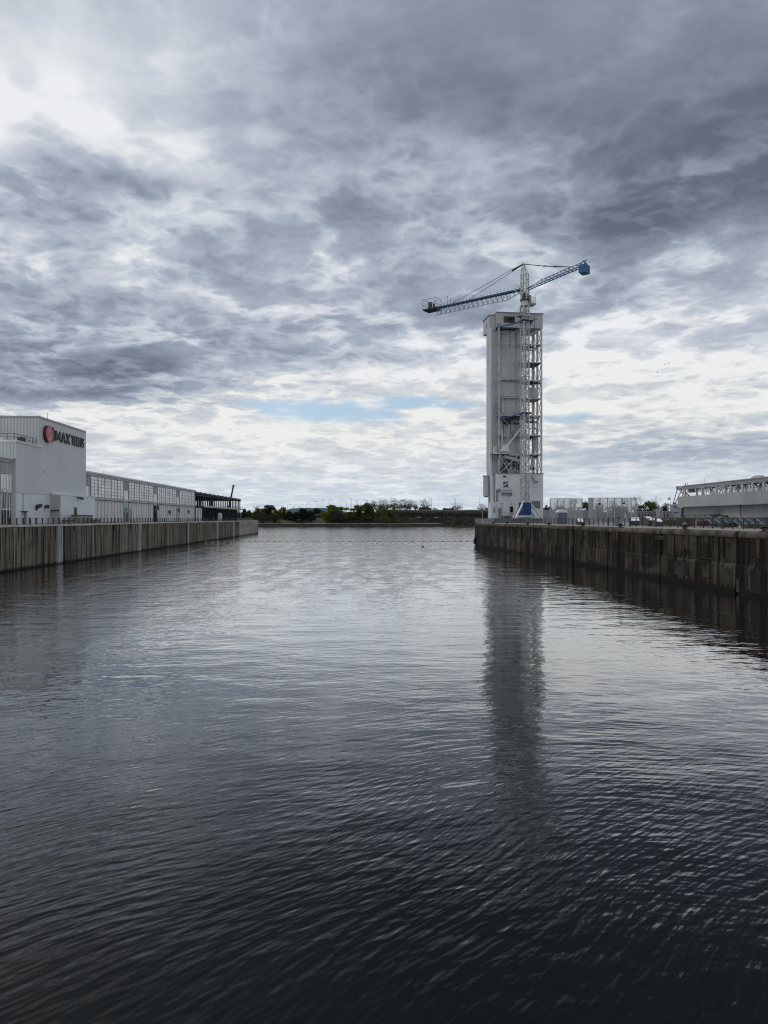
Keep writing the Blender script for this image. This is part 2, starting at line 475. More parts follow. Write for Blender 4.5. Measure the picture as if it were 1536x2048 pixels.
M['yellow'] = mat('yellow_float', (.42, .36, .05), (.34, .29, .04), (1, 1, 1), rough=.5, vary=.15)
M['grassland'] = mat('grass_bank', (.035, .055, .012), (.045, .042, .025), (.03, .03, .03), rough=.95)
M['earth'] = mat('dark_bank', (.030, .026, .019), (.045, .04, .028), (.05, .05, .05), rough=.95, bump=.3, bscale=(.3, .3, .3))
M['seawall'] = mat('old_seawall', (.060, .054, .046), (.035, .031, .027), (.08, .08, .6), rough=.95, streak=((.05, .05, 2.2), (.12, .11, .09), .4))
M['hill'] = mat('hazy_hill_green', (.10, .19, .22), (.12, .22, .25), (.002, .002, .01), rough=1.0)  # bluish tint paints the haze of distance into the hill's green
M['bark'] = mat('bark', (.045, .037, .03), (.03, .025, .02), (1, 1, .3), rough=.95)
M['bridge_light'] = mat('pale_bridge_parapet', (.17, .17, .165), (.12, .12, .118), (.05, .05, .4), rough=.9)
M['bridge'] = mat('bridge_concrete', (.085, .085, .082), (.06, .06, .058), (.05, .05, .4), rough=.9)
M['twig'] = mat('grey_twigs', (.085, .07, .055), (.06, .05, .04), (1, 1, 1), rough=.95)

M['black2'] = mat('deep_joint_concrete', (.012, .011, .010), (.02, .018, .016), (.5, .5, .2), rough=.95)
M['plinth'] = mat('grey_plinth_concrete', (.14, .155, .165), (.11, .12, .13), (.3, .3, .3), rough=.9)
M['white2'] = mat('white_tower_paint', (.62, .64, .67), (.55, .57, .60), (.2, .2, .08), rough=.6, streak=((1.0, 1.0, .05), (.40, .41, .42), .4, (.52, .72)))
M['tower_mid'] = mat('grey_white_cladding', (.48, .50, .515), (.42, .44, .455), (.25, .25, .08), rough=.6, vary=.07, streak=((1.0, 1.0, .05), (.24, .24, .24), .45, (.5, .7)))
M['gclad'] = mat('pale_shed_cladding', (.29, .305, .315), (.25, .265, .275), (.12, .12, .12), rough=.5, vary=.05, streak=((.5, .5, .06), (.25, .26, .27), .4))
M['gwall'] = mat('lower_shed_cladding', (.27, .28, .285), (.23, .24, .245), (.12, .12, .12), rough=.6)
M['tractorred'] = mat('dull_red_paint', (.11, .02, .016), (.08, .015, .012), (1, 1, 1), rough=.5)
M['pinkwhite'] = mat('pinkish_white_paint', (.55, .40, .37), (.5, .36, .34), (1, 1, 1), rough=.5)
M['skylight'] = mat('pale_rooflight_glass', (.42, .45, .48), (.36, .39, .42), (.4, .4, .4), rough=.15)
M['rustwood'] = mat('reddish_timber', (.06, .03, .022), (.045, .022, .017), (1.2, 1.2, .6), rough=.85, vary=.2)
M['parapet'] = mat('pale_parapet_concrete', (.17, .17, .165), (.12, .12, .115), (.5, .5, .5), rough=.9, vary=.15)

def leafmat(name, c1, c2):
    m = bpy.data.materials.new(name); m.use_nodes = True
    g = NT(m.node_tree); b = g.n['Principled BSDF']; out = g.n['Material Output']
    geo = g.new('ShaderNodeNewGeometry').outputs['Position']
    n = g.noise(g.vm('MULTIPLY', geo, (.35, .35, .35)), 1.0, 3, .6)
    col = g.mix(g.smooth(n, .35, .65), c1, c2)
    rnd = g.new('ShaderNodeNewGeometry').outputs['Random Per Island']
    col = g.vm('MULTIPLY', col, g.comb(*[g.m('MULTIPLY_ADD', rnd, .8, .6)] * 3))
    g.put(b.inputs['Base Color'], col); b.inputs['Roughness'].default_value = .75
    b.inputs['Specular IOR Level'].default_value = .2
    tr = g.new('ShaderNodeBsdfTranslucent'); g.put(tr.inputs[0], col)
    mx = g.new('ShaderNodeMixShader'); mx.inputs[0].default_value = .3
    g.l.new(b.outputs[0], mx.inputs[1]); g.l.new(tr.outputs[0], mx.inputs[2]); g.l.new(mx.outputs[0], out.inputs[0])
    return m
M['leaf_yg'] = leafmat('spring_leaves', (0.1334, 0.1512, 0.0213), (0.0889, 0.1067, 0.0178))
M['leaf_mid'] = leafmat('green_leaves', (0.0749, 0.0928, 0.0195), (0.0524, 0.0673, 0.0165))
M['leaf_dark'] = leafmat('dark_evergreen_leaves', (.014, .019, .009), (.020, .025, .012))
M['leaf_brown'] = leafmat('brown_budding_twigs', (.026, .023, .021), (.038, .033, .029))
M['leaf_ochre'] = leafmat('ochre_leaves', (.12, .10, .022), (.09, .08, .018))
M['leaf_teal'] = leafmat('bluish_leaves', (.030, .048, .034), (.02, .035, .025))

def meshmat(name, opacity, c):
    m = bpy.data.materials.new(name); m.use_nodes = True
    g = NT(m.node_tree); b = g.n['Principled BSDF']; out = g.n['Material Output']
    geo = g.new('ShaderNodeNewGeometry').outputs['Position']
    n = g.noise(g.vm('MULTIPLY', geo, (.4, .4, .5)), 1.0, 4, .6)
    b.inputs['Base Color'].default_value = (*c, 1); b.inputs['Roughness'].default_value = .6
    tr = g.new('ShaderNodeBsdfTransparent')
    mx = g.new('ShaderNodeMixShader')
    g.put(mx.inputs[0], g.m('ADD', g.m('MULTIPLY', g.m('SUBTRACT', n, .5), .25), opacity))
    g.l.new(tr.outputs[0], mx.inputs[1]); g.l.new(b.outputs[0], mx.inputs[2]); g.l.new(mx.outputs[0], out.inputs[0])
    return m
M['wiremesh'] = meshmat('fine_wire_mesh', .33, (.38, .39, .40))
M['netting'] = meshmat('fine_wire_netting', .16, (.05, .06, .07))

# ------------------------------------------------------------------ water
def wave_group():
    t = bpy.data.node_groups.new('wave_height', 'ShaderNodeTree')
    t.interface.new_socket('P', in_out='INPUT', socket_type='NodeSocketVector')
    t.interface.new_socket('H', in_out='OUTPUT', socket_type='NodeSocketFloat')
    g = NT(t)
    gi = g.new('NodeGroupInput'); go = g.new('NodeGroupOutput')
    P = gi.outputs[0]
    x, y, z = g.sep(P)
    # the wind's ripples: two trains, gently bent, plus arcs spreading from the quay head
    wx = g.m('MULTIPLY_ADD', g.m('SUBTRACT', g.noise(P, .07, 1.5, .5), .5), 5.0, x)
    wy = g.m('MULTIPLY_ADD', g.m('SUBTRACT', g.noise(g.vm('ADD', P, (31, 17, 5)), .07, 1.5, .5), .5), 5.0, y)
    near = g.smooth(y, 27.0, 12.0)
    ca, sa = math.cos(R(43)), math.sin(R(43))
    ua = g.m('ADD', g.m('MULTIPLY', wx, ca), g.m('MULTIPLY', wy, sa))
    va = g.m('SUBTRACT', g.m('MULTIPLY', wy, ca), g.m('MULTIPLY', wx, sa))
    pa = g.comb(ua, va, 0.0)
    A1 = g.noise(g.vm('MULTIPLY', pa, (1.05, 4.3, 1)), 1.0, 1.3, .5)
    A2 = g.noise(g.vm('MULTIPLY', pa, (3.4, 11.0, 1)), 1.0, 2.0, .55)
    dx = g.m('SUBTRACT', wx, 6.0); dy = g.m('ADD', wy, 4.0)
    r = g.m('SQRT', g.m('ADD', g.m('MULTIPLY', dx, dx), g.m('MULTIPLY', dy, dy)))
    th = g.m('ARCTAN2', dx, dy)
    pol = g.comb(g.m('MULTIPLY', th, 24.0), r, 9.0)
    B1 = g.noise(g.vm('MULTIPLY', pol, (.80, 3.2, 1)), 1.0, 1.4, .5)
    B2 = g.noise(g.vm('MULTIPLY', pol, (2.6, 8.5, 1)), 1.0, 2.0, .55)
    # slow undulation and broad wavelets that break up reflections
    h2 = g.noise(g.vm('MULTIPLY', P, (.20, .40, 1)), 1.0, 1.0, .5)
    h2b = g.noise(g.vm('MULTIPLY', P, (.95, 1.5, 1)), 1.0, 1.5, .5)
    # cat's paws: fine chop in patches
    patch = g.smooth(g.noise(g.vm('MULTIPLY', P, (.055, .045, 1)), 1.0, 3, .55), .40, .62)
    h3 = g.noise(g.vm('MULTIPLY', P, (3.6, 5.2, 1)), 1.0, 2.0, .55)
    # the left half and the open water beyond are choppier; the right quay gives a lee
    lee = g.smooth(g.m('SUBTRACT', x, g.m('MULTIPLY', y, .08)), 14.0, -6.0)
    far = g.m('MULTIPLY', g.smooth(y, 24.0, 110.0), g.mixf(lee, .45, 1.3))
    farther = g.smooth(y, 120.0, 190.0)
    h4 = g.noise(g.vm('MULTIPLY', P, (.85, 1.5, 1)), 1.0, 3.0, .6)
    grp_ = g.smooth(g.noise(g.vm('MULTIPLY', P, (.35, .10, 1)), 1.0, 3.0, .6), .35, .65)
    calm = g.m('MULTIPLY', g.mixf(g.smooth(y, 17.0, 34.0), 1.0, .55), g.mixf(lee, .62, 1.0))
    H = g.m('MULTIPLY', A1, g.m('MULTIPLY', g.mixf(near, .004, .043), g.mixf(patch, .7, 1.25)))
    H = g.m('ADD', H, g.m('MULTIPLY', A2, g.m('MULTIPLY', g.mixf(near, .0012, .0055), g.mixf(patch, .5, 1.3))))
    H = g.m('ADD', H, g.m('MULTIPLY', B1, g.m('MULTIPLY', g.mixf(patch, .020, .034), calm)))
    H = g.m('ADD', H, g.m('MULTIPLY', B2, g.m('MULTIPLY', g.mixf(patch, .0022, .0060), calm)))
    H = g.m('ADD', H, g.m('MULTIPLY', h2, .065))
    H = g.m('ADD', H, g.m('MULTIPLY', h2b, .022))
    H = g.m('ADD', H, g.m('MULTIPLY', g.noise(g.vm('MULTIPLY', P, (.28, .15, 1)), 1.0, .5, .5), .042))
    H = g.m('ADD', H, g.m('MULTIPLY', h3, g.m('MULTIPLY', g.mixf(patch, .0012, .0055), g.mixf(lee, .5, 1.0))))
    H = g.m('ADD', H, g.m('MULTIPLY', h4, g.m('MULTIPLY', g.m('ADD', g.m('MULTIPLY', far, .042), g.m('MULTIPLY', farther, .014)), g.mixf(grp_, .35, 1.7))))
    g.l.new(H, go.inputs[0])
    return t
WATER_F = [(0.0, 0.0), (.03, .010), (.06, .028), (.09, .085), (.13, .18), (.20, .34), (.38, .65), (.6, .88), (1.0, 1.0)]
def water_mat():
    m = bpy.data.materials.new('harbour_water'); m.use_nodes = True
    g = NT(m.node_tree); b = g.n['Principled BSDF']
    P = g.new('ShaderNodeNewGeometry').outputs['Position']
    grp = wave_group()
    def ev(off):
        n = g.new('ShaderNodeGroup'); n.node_tree = grp
        g.put(n.inputs[0], g.vm('ADD', P, off) if off else P)
        return n.outputs[0]
    e = .03
    h0, hx, hy = ev(None), ev((e, 0, 0)), ev((0, e, 0))
    sx = g.m('DIVIDE', g.m('SUBTRACT', h0, hx), e)
    sy = g.m('DIVIDE', g.m('SUBTRACT', h0, hy), e)
    nrm = g.vm('NORMALIZE', g.comb(sx, sy, 1.0))
    g.l.new(nrm, b.inputs['Normal'])
    g.n.remove(b)
    out = g.n['Material Output']
    fr = g.new('ShaderNodeFresnel'); fr.inputs[0].default_value = 1.333; g.l.new(nrm, fr.inputs['Normal'])
    k = g.ramp(fr.outputs[0], WATER_F)
    gl = g.new('ShaderNodeBsdfGlossy'); gl.inputs['Color'].default_value = (1, 1, 1, 1); gl.inputs['Roughness'].default_value = .03
    g.l.new(nrm, gl.inputs['Normal'])
    df = g.new('ShaderNodeBsdfDiffuse'); df.inputs[0].default_value = (.0045, .0058, .006, 1)
    mx = g.new('ShaderNodeMixShader'); g.l.new(k, mx.inputs[0]); g.l.new(df.outputs[0], mx.inputs[1]); g.l.new(gl.outputs[0], mx.inputs[2])
    g.l.new(mx.outputs[0], out.inputs[0])
    return m
M['water'] = water_mat()
wb = MB()
wb.add([(-6000, -200, 0), (6000, -200, 0), (6000, 15000, 0), (-6000, 15000, 0)], [(0, 1, 2, 3)])
wb.top('water', M['water'], WF, (0, 0, 0), kind='structure')

# ================================================================== LEFT PIER
FL = Frame(-51.8, 0.0, math.atan(.0411))      # wall face at x = 0, canal axis along y
ZL = 6.95
YL1 = 376.3                                    # seaward end of the wall
XF = -10.2                                     # facade line of the sheds
XR = -5.2                                      # railing line

# pier surface
s = MB()
s.prism([(-1.2, -60), (-1.2, YL1 - 1.2), (-62, YL1 + 110), (-400, YL1 + 110), (-400, -60)], 'z', 5.2, ZL - .01)
s.top('pier_surface', M['pave'], FL, (0, 0, 0), kind='structure')

# quay wall: panels, coping blocks, pale strips
q = T(FL, 'quay_wall', 'long brown streaked concrete quay wall below the pale sheds on the left bank', 'quay wall', (0, 100, 0))
MB().box(-3, -.32, 20, YL1 - .4, -4, 6.6).part('backing', M['wallL'], q)
pw = 1.5
strips = [(123.9, 126.0), (170.4, 172.5), (220.7, 222.0), (267.3, 269.3), (303.3, 305.8), (77.0, 79.2)]
pm = [MB().box(-.45, 0.0, -pw / 2 + .03, pw / 2 - .03, -1.5, 6.66).mesh('panel', M['wallL']) for _ in range(1)][0]
y = 40.0; rg = random.Random(3)
while y < 318:
    yc = y + pw / 2
    if not any(a - .7 < yc < b + .7 for a, b in strips):
        inst('panel', pm, q, (rg.uniform(-.05, .035), yc, 0))
    y += pw
for a, b in strips:
    mbs = MB().box(-.45, .05, a + .0, a + (b - a) * .62, -1.5, 6.7)
    mbs.box(-.45, -.02, a + (b - a) * .62, a + (b - a) * .76, -1.5, 6.7)
    mbs.box(-.45, .06, a + (b - a) * .76, b, -1.5, 6.7)
    mbs.part('pale_strip', M['wallLp'], q)
# the seaward end is built of large blocks in two courses
yb = 318.2
for L in (13.5, 12.0, 9.0, 11.0, 12.4):
    if yb + L > YL1: L = YL1 - yb
    MB().box(-1.2, -.02, yb + .06, yb + L - .06, -1.5, 4.68).part('block', M['wallLp2'] if 'wallLp2' in M else M['conc2'], q)
    MB().box(-1.2, .05, yb + .06, yb + L - .06, 4.76, 6.7).part('block', M['conc2'], q)
    yb += L
# coping
cm = MB().box(-1.2, .10, -2.97, 2.97, 6.70, ZL + .03).mesh('coping_block', M['copingL'])
y = 43.0
while y < YL1 - 2:
    inst('coping_block', cm, q, (rg.uniform(-.04, .03), y, rg.uniform(-.035, .02))); y += 6.0
# end return of the wall, running back behind the sheds
e0, e1 = Vector((-.2, YL1 - .3, 0)), Vector((-62, YL1 + 110, 0))
d = (e1 - e0).normalized(); n_ = Vector((-d.y, d.x, 0))
MB().add([e0 + Vector((0, 0, -3)), e1 + Vector((0, 0, -3)), e1 + Vector((0, 0, 6.9)), e0 + Vector((0, 0, 6.9)),
          e0 - n_ + Vector((0, 0, -3)), e1 - n_ + Vector((0, 0, -3)), e1 - n_ + Vector((0, 0, 6.9)), e0 - n_ + Vector((0, 0, 6.9))],
         [(0, 1, 2, 3), (4, 7, 6, 5), (3, 2, 6, 7), (0, 3, 7, 4), (1, 5, 6, 2), (0, 4, 5, 1)]).part('end_face', M['conc2'], q)
# small rubbing blocks and rings hung on the face under the coping
for px in (150, 229, 262, 289):
    p = FL.onX(px, 1056, .1)
    MB().box(.02, .28, p[1] - .35, p[1] + .35, 5.6, 6.72).part('rubbing_block', M['dark'], q)

# railing with thin and broad posts
def railing(frame, name, label, x, y0, y1, z, step, broad, group=None, h=1.15, wb=.17, wt=.035, mk='railblue'):
    t = T(frame, name, label, 'railing', (x, y0, z), group)
    thin = MB().box(-wt, wt, -wt, wt, 0, h).mesh('post', M[mk])
    b = MB().box(-.07, .07, -wb, wb, 0, h + .03).box(-.1, .1, -wb - .05, wb + .05, 0, .05)
    broadm = b.mesh('post', M[mk])
    n = int((y1 - y0) / step)
    for i in range(n + 1):
        inst('post', broadm if broad(i) else thin, t, (x, y0 + i * step, z))
    ye = y0 + n * step
    MB().bar((x, y0, z + h - .03), (x, ye, z + h - .03), .06, .06).part('top_rail', M[mk], t)
    MB().bar((x, y0, z + .12), (x, ye, z + .12), .05, .05).part('bottom_rail', M[mk], t)
    w = MB()
    for k in range(1, 5): w.bar((x, y0, z + .12 + k * (h - .15) / 5), (x, ye, z + .12 + k * (h - .15) / 5), .014, .014)
    w.part('wire', M[mk], t)
    return t
railing(FL, 'railing', 'dark steel railing with broad and thin posts along the left quay', XR, 98.0, 372.0, ZL, 2.45, lambda i: (i + 2) % 6 < 3, wb=.26, wt=.075, mk='black')
t = T(FL, 'railing', 'pale thin railing across the seaward tip of the left pier', 'railing', (-3, YL1 - 3, ZL))
ra, rb = Vector((-1.6, YL1 - 54, ZL)), Vector((-1.6, YL1 - 2.0, ZL))
ptm = MB().box(-.03, .03, -.03, .03, 0, 1.1).mesh('post', M['greysteel'])
for i in range(21):
    p = ra.lerp(rb, i / 20); inst('post', ptm, t, p)
MB().bar(ra + Vector((0, 0, 1.1)), rb + Vector((0, 0, 1.1)), .06).bar(ra + Vector((0, 0, .55)), rb + Vector((0, 0, .55)), .03).part('top_rail', M['greysteel'], t)

# ------------------------------------------------------------------ long glazed shed
SHZ = 18.85; SHW = 26.0
Y0, BAY, PIL = 167.3, 23.5, 4.7
shed = T(FL, 'shed', 'long pale quayside shed with gridded translucent windows under a thin roof edge', 'shed', (XF, Y0, ZL))
b = MB()
b.box(XF - SHW, XF - .35, 163.4, 276.0, ZL, SHZ - .2)
b.box(XF - SHW, XF - .35, 60, 128.9, ZL, SHZ - .2)
b.part('body', M['board'], shed)
r = MB().box(XF - SHW - .3, XF + .35, 163.5, 276.3, SHZ - .2, SHZ + .18)
r.box(XF - SHW - .3, XF + .35, 60, 128.9, SHZ - .2, SHZ + .18)
r.part('roof', M['trim'], shed)
MB().box(XF - .34, XF + .18, 163.5, 276.2, SHZ - .8, SHZ - .22).box(XF - .34, XF + .18, 60, 128.9, SHZ - .8, SHZ - .22).part('fascia', M['cladrib'], shed)
ZW0, ZW1 = 13.15, SHZ - .85
panem = MB().box(-.05, .05, -1.12, 1.12, -.37, .37).mesh('pane', M['pane'])
lowm = MB().box(-.06, .05, -1.10, 1.10, 0, 5.35).mesh('panel', M['board'])
ribm = MB().box(-.1, .16, -.06, .06, 0, 5.5).mesh('mullion', M['cladrib'])
def bay(y0):
    nr = 6; hh = (ZW1 - ZW0) / nr
    fr = MB()
    for i in range(11):
        wdt = .30 if i % 2 == 0 else .14
        fr.box(XF - .2, XF + (.10 if i % 2 == 0 else .03), y0 + i * 2.35 - wdt / 2, y0 + i * 2.35 + wdt / 2, ZW0, ZW1)
    for j in range(nr + 1):
        fr.box(XF - .2, XF + .021, y0 - .1, y0 + 23.6, ZW0 + j * hh - .06, ZW0 + j * hh + .06)
    win = fr.part('window', M['cladrib'], shed)
    for i in range(10):
        for j in range(nr):
            inst('pane', panem, shed, (XF - .08, y0 + (i + .5) * 2.35, ZW0 + (j + .5) * hh), parent=win, scale=(1, .96, hh / .86))
    MB().box(XF - .3, XF + .34, y0 - .2, y0 + 23.7, ZW0 - .62, ZW0 - .1).part('canopy', M['cladrib'], shed)
    for i in range(10):
        inst('panel', lowm, shed, (XF - .12, y0 + (i + .5) * 2.35, ZL + .1))
    for i in range(11):
        inst('mullion', ribm, shed, (XF - .15, y0 + i * 2.35, ZL + .05))
def pilaster(y0, y1, teal, door=False, low=M['board']):
    zt = 15.6
    p = MB()
    n = int((y1 - y0) / .45)
    for i in range(n):
        a = y0 + (y1 - y0) * i / n
        p.box(XF - .3, XF + (.05 if i % 2 else -.02), a, a + (y1 - y0) / n, zt, ZW1)
    p.part('ribbed_panel', M['cladrib'], shed)
    k = 4; st = (y1 - y0 - .6) / k
    for i in range(k):
        a = y0 + .45 + i * st
        MB().box(XF - .3, XF - .05, a, a + st - .32, 13.2, zt - .03).part('glass_strip', M['pane'], shed)
    if teal:
        for i in range(k):
            a = y0 + .35 + i * st
            MB().box(XF - .3, XF - .05, a, a + st - .2, 9.9, 12.75).part('glass_strip', M['tealglass'], shed)
    else:
        MB().box(XF - .3, XF - .06, y0 + .3, y1 - .3, ZL, 12.7).part('glazed_strip', M['glassdark'] if teal is None else low, shed)
    MB().box(XF - .32, XF + .25, y0 + .1, y1 - .1, 12.75, 13.17).part('ledge', M['trim'], shed)
    if door:
        dr = MB().box(XF - .3, XF - .02, y0 + .3, y1 - .3, ZL, 9.75).part('door', M['glassdark'], shed)
        fr = MB()
        for i in range(4):
            a = y0 + .3 + i * (y1 - y0 - .6) / 3
            fr.box(XF - .05, XF + .06, a - .07, a + .07, ZL, 9.8)
        fr.box(XF - .05, XF + .06, y0 + .2, y1 - .2, 9.7, 9.85)
        fr.part('door_frame', M['trim'], shed, parent=dr)
for i in range(4): bay(Y0 + i * (BAY + PIL))
bay(124.7 - BAY)
pilaster(163.0, 167.1, False)
pilaster(Y0 + BAY + .2, Y0 + BAY + PIL - .2, True, True)
pilaster(Y0 + 2 * BAY + PIL + .2, Y0 + 2 * (BAY + PIL) - .2, None)
pilaster(Y0 + 3 * BAY + 2 * PIL + .2, Y0 + 3 * (BAY + PIL) - .2, False, low=M['cladrib'])
# near bay beside the tall block: dark panels above, clear glazing and a door below
g_ = T  # (kept short)
p = MB()
for i in range(2):
    a = 124.9 + i * 2.0
    MB().box(XF - .3, XF - .02, a, a + 1.9, 16.0, 18.2).part('ribbed_panel', M['cladrib'], shed)
for i in range(4):
    a = 124.95 + i * 1.0
    MB().box(XF - .3, XF - .05, a + .12, a + .92, 13.3, 15.9).part('glass_strip', M['pane'], shed)
    MB().box(XF - .3, XF - .05, a + .12, a + .92, 9.8, 12.6).part('glass_strip', M['glass'], shed)
MB().box(XF - .32, XF + .1, 124.8, 128.8, 12.65, 13.25).part('ledge', M['trim'], shed)
fr = MB()
for a in (124.8, 126.9, 128.0, 128.8): fr.box(XF - .3, XF + .08, a - .09, a + .09, ZL, 18.2)
fr.box(XF - .3, XF + .05, 124.8, 128.8, 9.55, 9.75)
fr.part('mullion', M['trim'], shed)
dr = MB().box(XF - .3, XF - .04, 125.0, 128.7, ZL, 9.5).part('door', M['glassdark'], shed)
MB().box(XF - .05, XF + .03, 125.9, 126.0, ZL, 9.5).part('door_frame', M['trim'], shed, parent=dr)

# little things fixed on or standing by the shed
for yy, h in ((190.4, 1.6), (224, .6), (236, .5), (250.5, .9), (262, .6)):
    v = MB().cyl((XF - 5, yy, SHZ + .1), (XF - 5, yy, SHZ + .2 + h), .18 if h < 1.2 else .05, n=8)
    v.cyl((XF - 5, yy, SHZ + .2 + h), (XF - 5, yy, SHZ + .4 + h), .32 if h < 1.2 else .12, n=8)
    v.part('roof_vent', M['greysteel'], shed)
lm = MB().box(0, .5, -.25, .25, -.5, .5).cyl((.3, 0, -.5), (.6, 0, -.9), .2, n=6).mesh('floodlight', M['dark'])
for yy, z_ in ((237, 10.2), (249.6, 11.0), (222.6, 11.6), (264, 10.6)):
    inst('floodlight', lm, shed, (XF + .12, yy, z_))

d_ = T(FL, 'noticeboard', 'white upright noticeboard beside the dark glazed shed door', 'noticeboard', (XF + 1.2, 196.6, ZL))
MB().box(XF + 1.1, XF + 1.25, 195.6, 197.7, ZL + .3, ZL + 4.0).part('board', M['white'], d_)
for y_ in (195.7, 197.45): MB().box(XF + 1.12, XF + 1.22, y_, y_ + .15, ZL, ZL + .3).part('leg', M['greysteel'], d_)

# ------------------------------------------------------------------ cinema block
XI = XF + .55
def fac(px, py, x=XI): return FL.onX(px, py, x)
cin = T(FL, 'cinema_building', 'tall windowless grey cinema block with a stepped roof terrace', 'building', (XI, 146, ZL))
YA, YB = 129.2, 162.7
YU = 138.6                                 # upper block starts here
ZT, ZLo = 27.9, 22.15
b = MB().box(XI - 30, XI, YA, YB, 12.75, ZLo); b.box(XI - 30, XI - .003, YU, YB, ZLo - .01, ZT)
b.part('wall', M['clad'], cin)
MB().box(XI - 30, XI + .02, YA - .02, YB, ZL, 12.75).part('lower_wall', M['cladlight'], cin)
# standing-seam ribs on the end faces
rb_ = MB()
xx = XI - .4
while xx > XI - 27:
    rb_.box(xx - .06, xx + .06, YU - .08, YU + .02, ZLo, ZT - .3)
    rb_.box(xx - .06, xx + .06, YA - .08, YA + .02, SHZ + .2, ZLo - .4)
    xx -= .62
rb_.part('seam', M['clad2'], cin)
rb_ = MB(); yy = YA + .5
while yy < YB:
    rb_.box(XI - .01, XI + .012, yy - .02, yy + .025, 12.8, ZT - .35 if yy > YU else ZLo - .35); yy += .93
rb_.part('seam', M['clad'], cin)
MB().box(XI - 30.1, XI + .1, YU - .1, YB + .1, ZT - .3, ZT + .06).part('roof_edge', M['cladrib'], cin)
MB().box(XI - 30.1, XI + .12, YA - .12, YU - .12, ZLo - .28, ZLo + .1).box(XI - .3, XI + .12, YU - .11, YU + 1.2, ZLo - .28, ZLo + .1).part('terrace_edge', M['trim'], cin)
MB().box(XI - 30.1, XI + .1, YA - .2, YA - .03, SHZ - .05, SHZ + .25).part('ledge', M['trim'], cin)
MB().box(XI, XI + .06, YA, YB, 12.68, 12.78).part('joint_strip', M['cladrib'], cin)
MB().box(XI + .02, XI + .5, YA + 14.6, YB - .2, 12.95, 13.35).part('ledge', M['trim'], cin)
MB().box(XI + .01, XI + .03, YA - .02, YA + .25, ZL, ZLo - .3).part('corner_trim', M['trim'], cin)
MB().box(XI - .2, XI + .03, YB - .25, YB + .03, 12.9, ZT - .3).part('corner_trim', M['trim'], cin)
MB().box(XI + .07, XI + .12, 141, 141.2, 17.1, 17.4).part('vent', M['dark'], cin)
# service door with hood, conduit and wall lamp
dr = MB().box(XI + .02, XI + .12, 131.3, 132.2, ZL, ZL + 2.2).part('door', M['white'], cin)
MB().box(XI + .02, XI + .7, 131.1, 132.6, ZL + 2.3, ZL + 2.45).part('hood', M['dark'], cin)
MB().box(XI + .02, XI + .5, 132.25, 132.6, ZL, ZL + 2.3).part('hood_side', M['cladrib'], cin)
MB().bar((XI + .08, 131.9, 9.5), (XI + .08, 131.9, 12.35), .09).sphere((XI + .12, 131.9, 12.45), .14, .14, .14, 8, 5).part('conduit', M['cladrib'], cin)
# two floodlights
for y_, big in ((137.3, 1), (141.2, 0)):
    f = MB().box(XI + .02, XI + .2, y_ - .1, y_ + .1, 10.0, 10.5)
    f.cyl((XI + .2, y_, 10.4), (XI + .75, y_ - .2, 10.35), .28, .42, 10)
    if big: f.cyl((XI + .3, y_ + .7, 10.6), (XI + .75, y_ + .5, 10.5), .22, .36, 10); f.bar((XI + .1, y_, 10.2), (XI + .1, y_ + .8, 10.5), .1); f.box(XI + .1, XI + .4, y_ - .2, y_ + .1, 9.6, 10.1)
    f.part('floodlight', M['dark'], cin)
# terrace railing
tr = T(FL, 'railing', 'dark railing round the roof terrace of the cinema block', 'railing', (XI - .5, YA, ZLo + .1))
w = MB()
pts = [(XI - 29, YA + .5), (XI - .5, YA + .5), (XI - .5, YU - .2)]
for (xa, ya), (xb, yb2) in zip(pts[:-1], pts[1:]):
    L = math.hypot(xb - xa, yb2 - ya); n = int(L / 1.25)
    for i in range(n + 1):
        w.bar((xa + (xb - xa) * i / n, ya + (yb2 - ya) * i / n, ZLo + .1), (xa + (xb - xa) * i / n, ya + (yb2 - ya) * i / n, ZLo + 1.35), .07)
    for hh in (.7, 1.33): w.bar((xa, ya, ZLo + hh), (xb, yb2, ZLo + hh), .07)
w.part('rail', M['dark'], tr)
rc = T(FL, 'rooftop_cabinet', 'grey machine cabinets on the terrace behind its railing', 'cabinet', (XI - 5, 134, ZLo + .1))
MB().box(XI - 12, XI - 4, 132.5, 135.5, ZLo + .1, ZLo + 1.1).part('cabinet', M['trim'], rc)
MB().box(XI - 2.2, XI - 1.2, 134.5, 135.6, ZLo + .1, ZLo + 1.2).part('cabinet', M['dark'], rc)
# caged ladder
ld = T(FL, 'ladder', 'rusty caged ladder climbing the end wall of the cinema block', 'ladder', (XI - 9.2, YU - .6, ZLo))
l_ = MB()
lx = XI - 8.9
for s_ in (-.3, .3): l_.bar((lx + s_, YU - .3, ZLo + 1.5), (lx + s_, YU - .3, ZT + 1.3), .09)
zz = ZLo + 1.5
while zz < ZT + 1: l_.bar((lx - .3, YU - .3, zz), (lx + .3, YU - .3, zz), .06); zz += .35
l_.part('rung', M['rust'], ld)
cg = MB(); zz = ZLo + 2.6
while zz < ZT + 1.4:
    r_ = .55 if zz < ZT + .3 else .9
    ring = [(lx + r_ * math.cos(a), YU - .35 - r_ * math.sin(a), zz) for a in [math.pi * i / 8 for i in range(9)]]
    for a, c in zip(ring[:-1], ring[1:]): cg.bar(a, c, .10)
    zz += .75
for a in (0, .25, .5, .75, 1): cg.bar((lx + .55 * math.cos(math.pi * a), YU - .35 - .55 * math.sin(math.pi * a), ZLo + 2.6), (lx + .8 * math.cos(math.pi * a), YU - .35 - .8 * math.sin(math.pi * a), ZT + 1.4), .08)
cg.part('cage', M['rust'], ld)
an = T(FL, 'antenna', 'thin rooftop antenna mast on the cinema block', 'antenna', (XI - 3, 149.5, ZT))
MB().bar((XI - 3, 149.5, ZT - .1), (XI - 3, 149.5, ZT + 2.2), .08).part('mast', M['greysteel'], an)
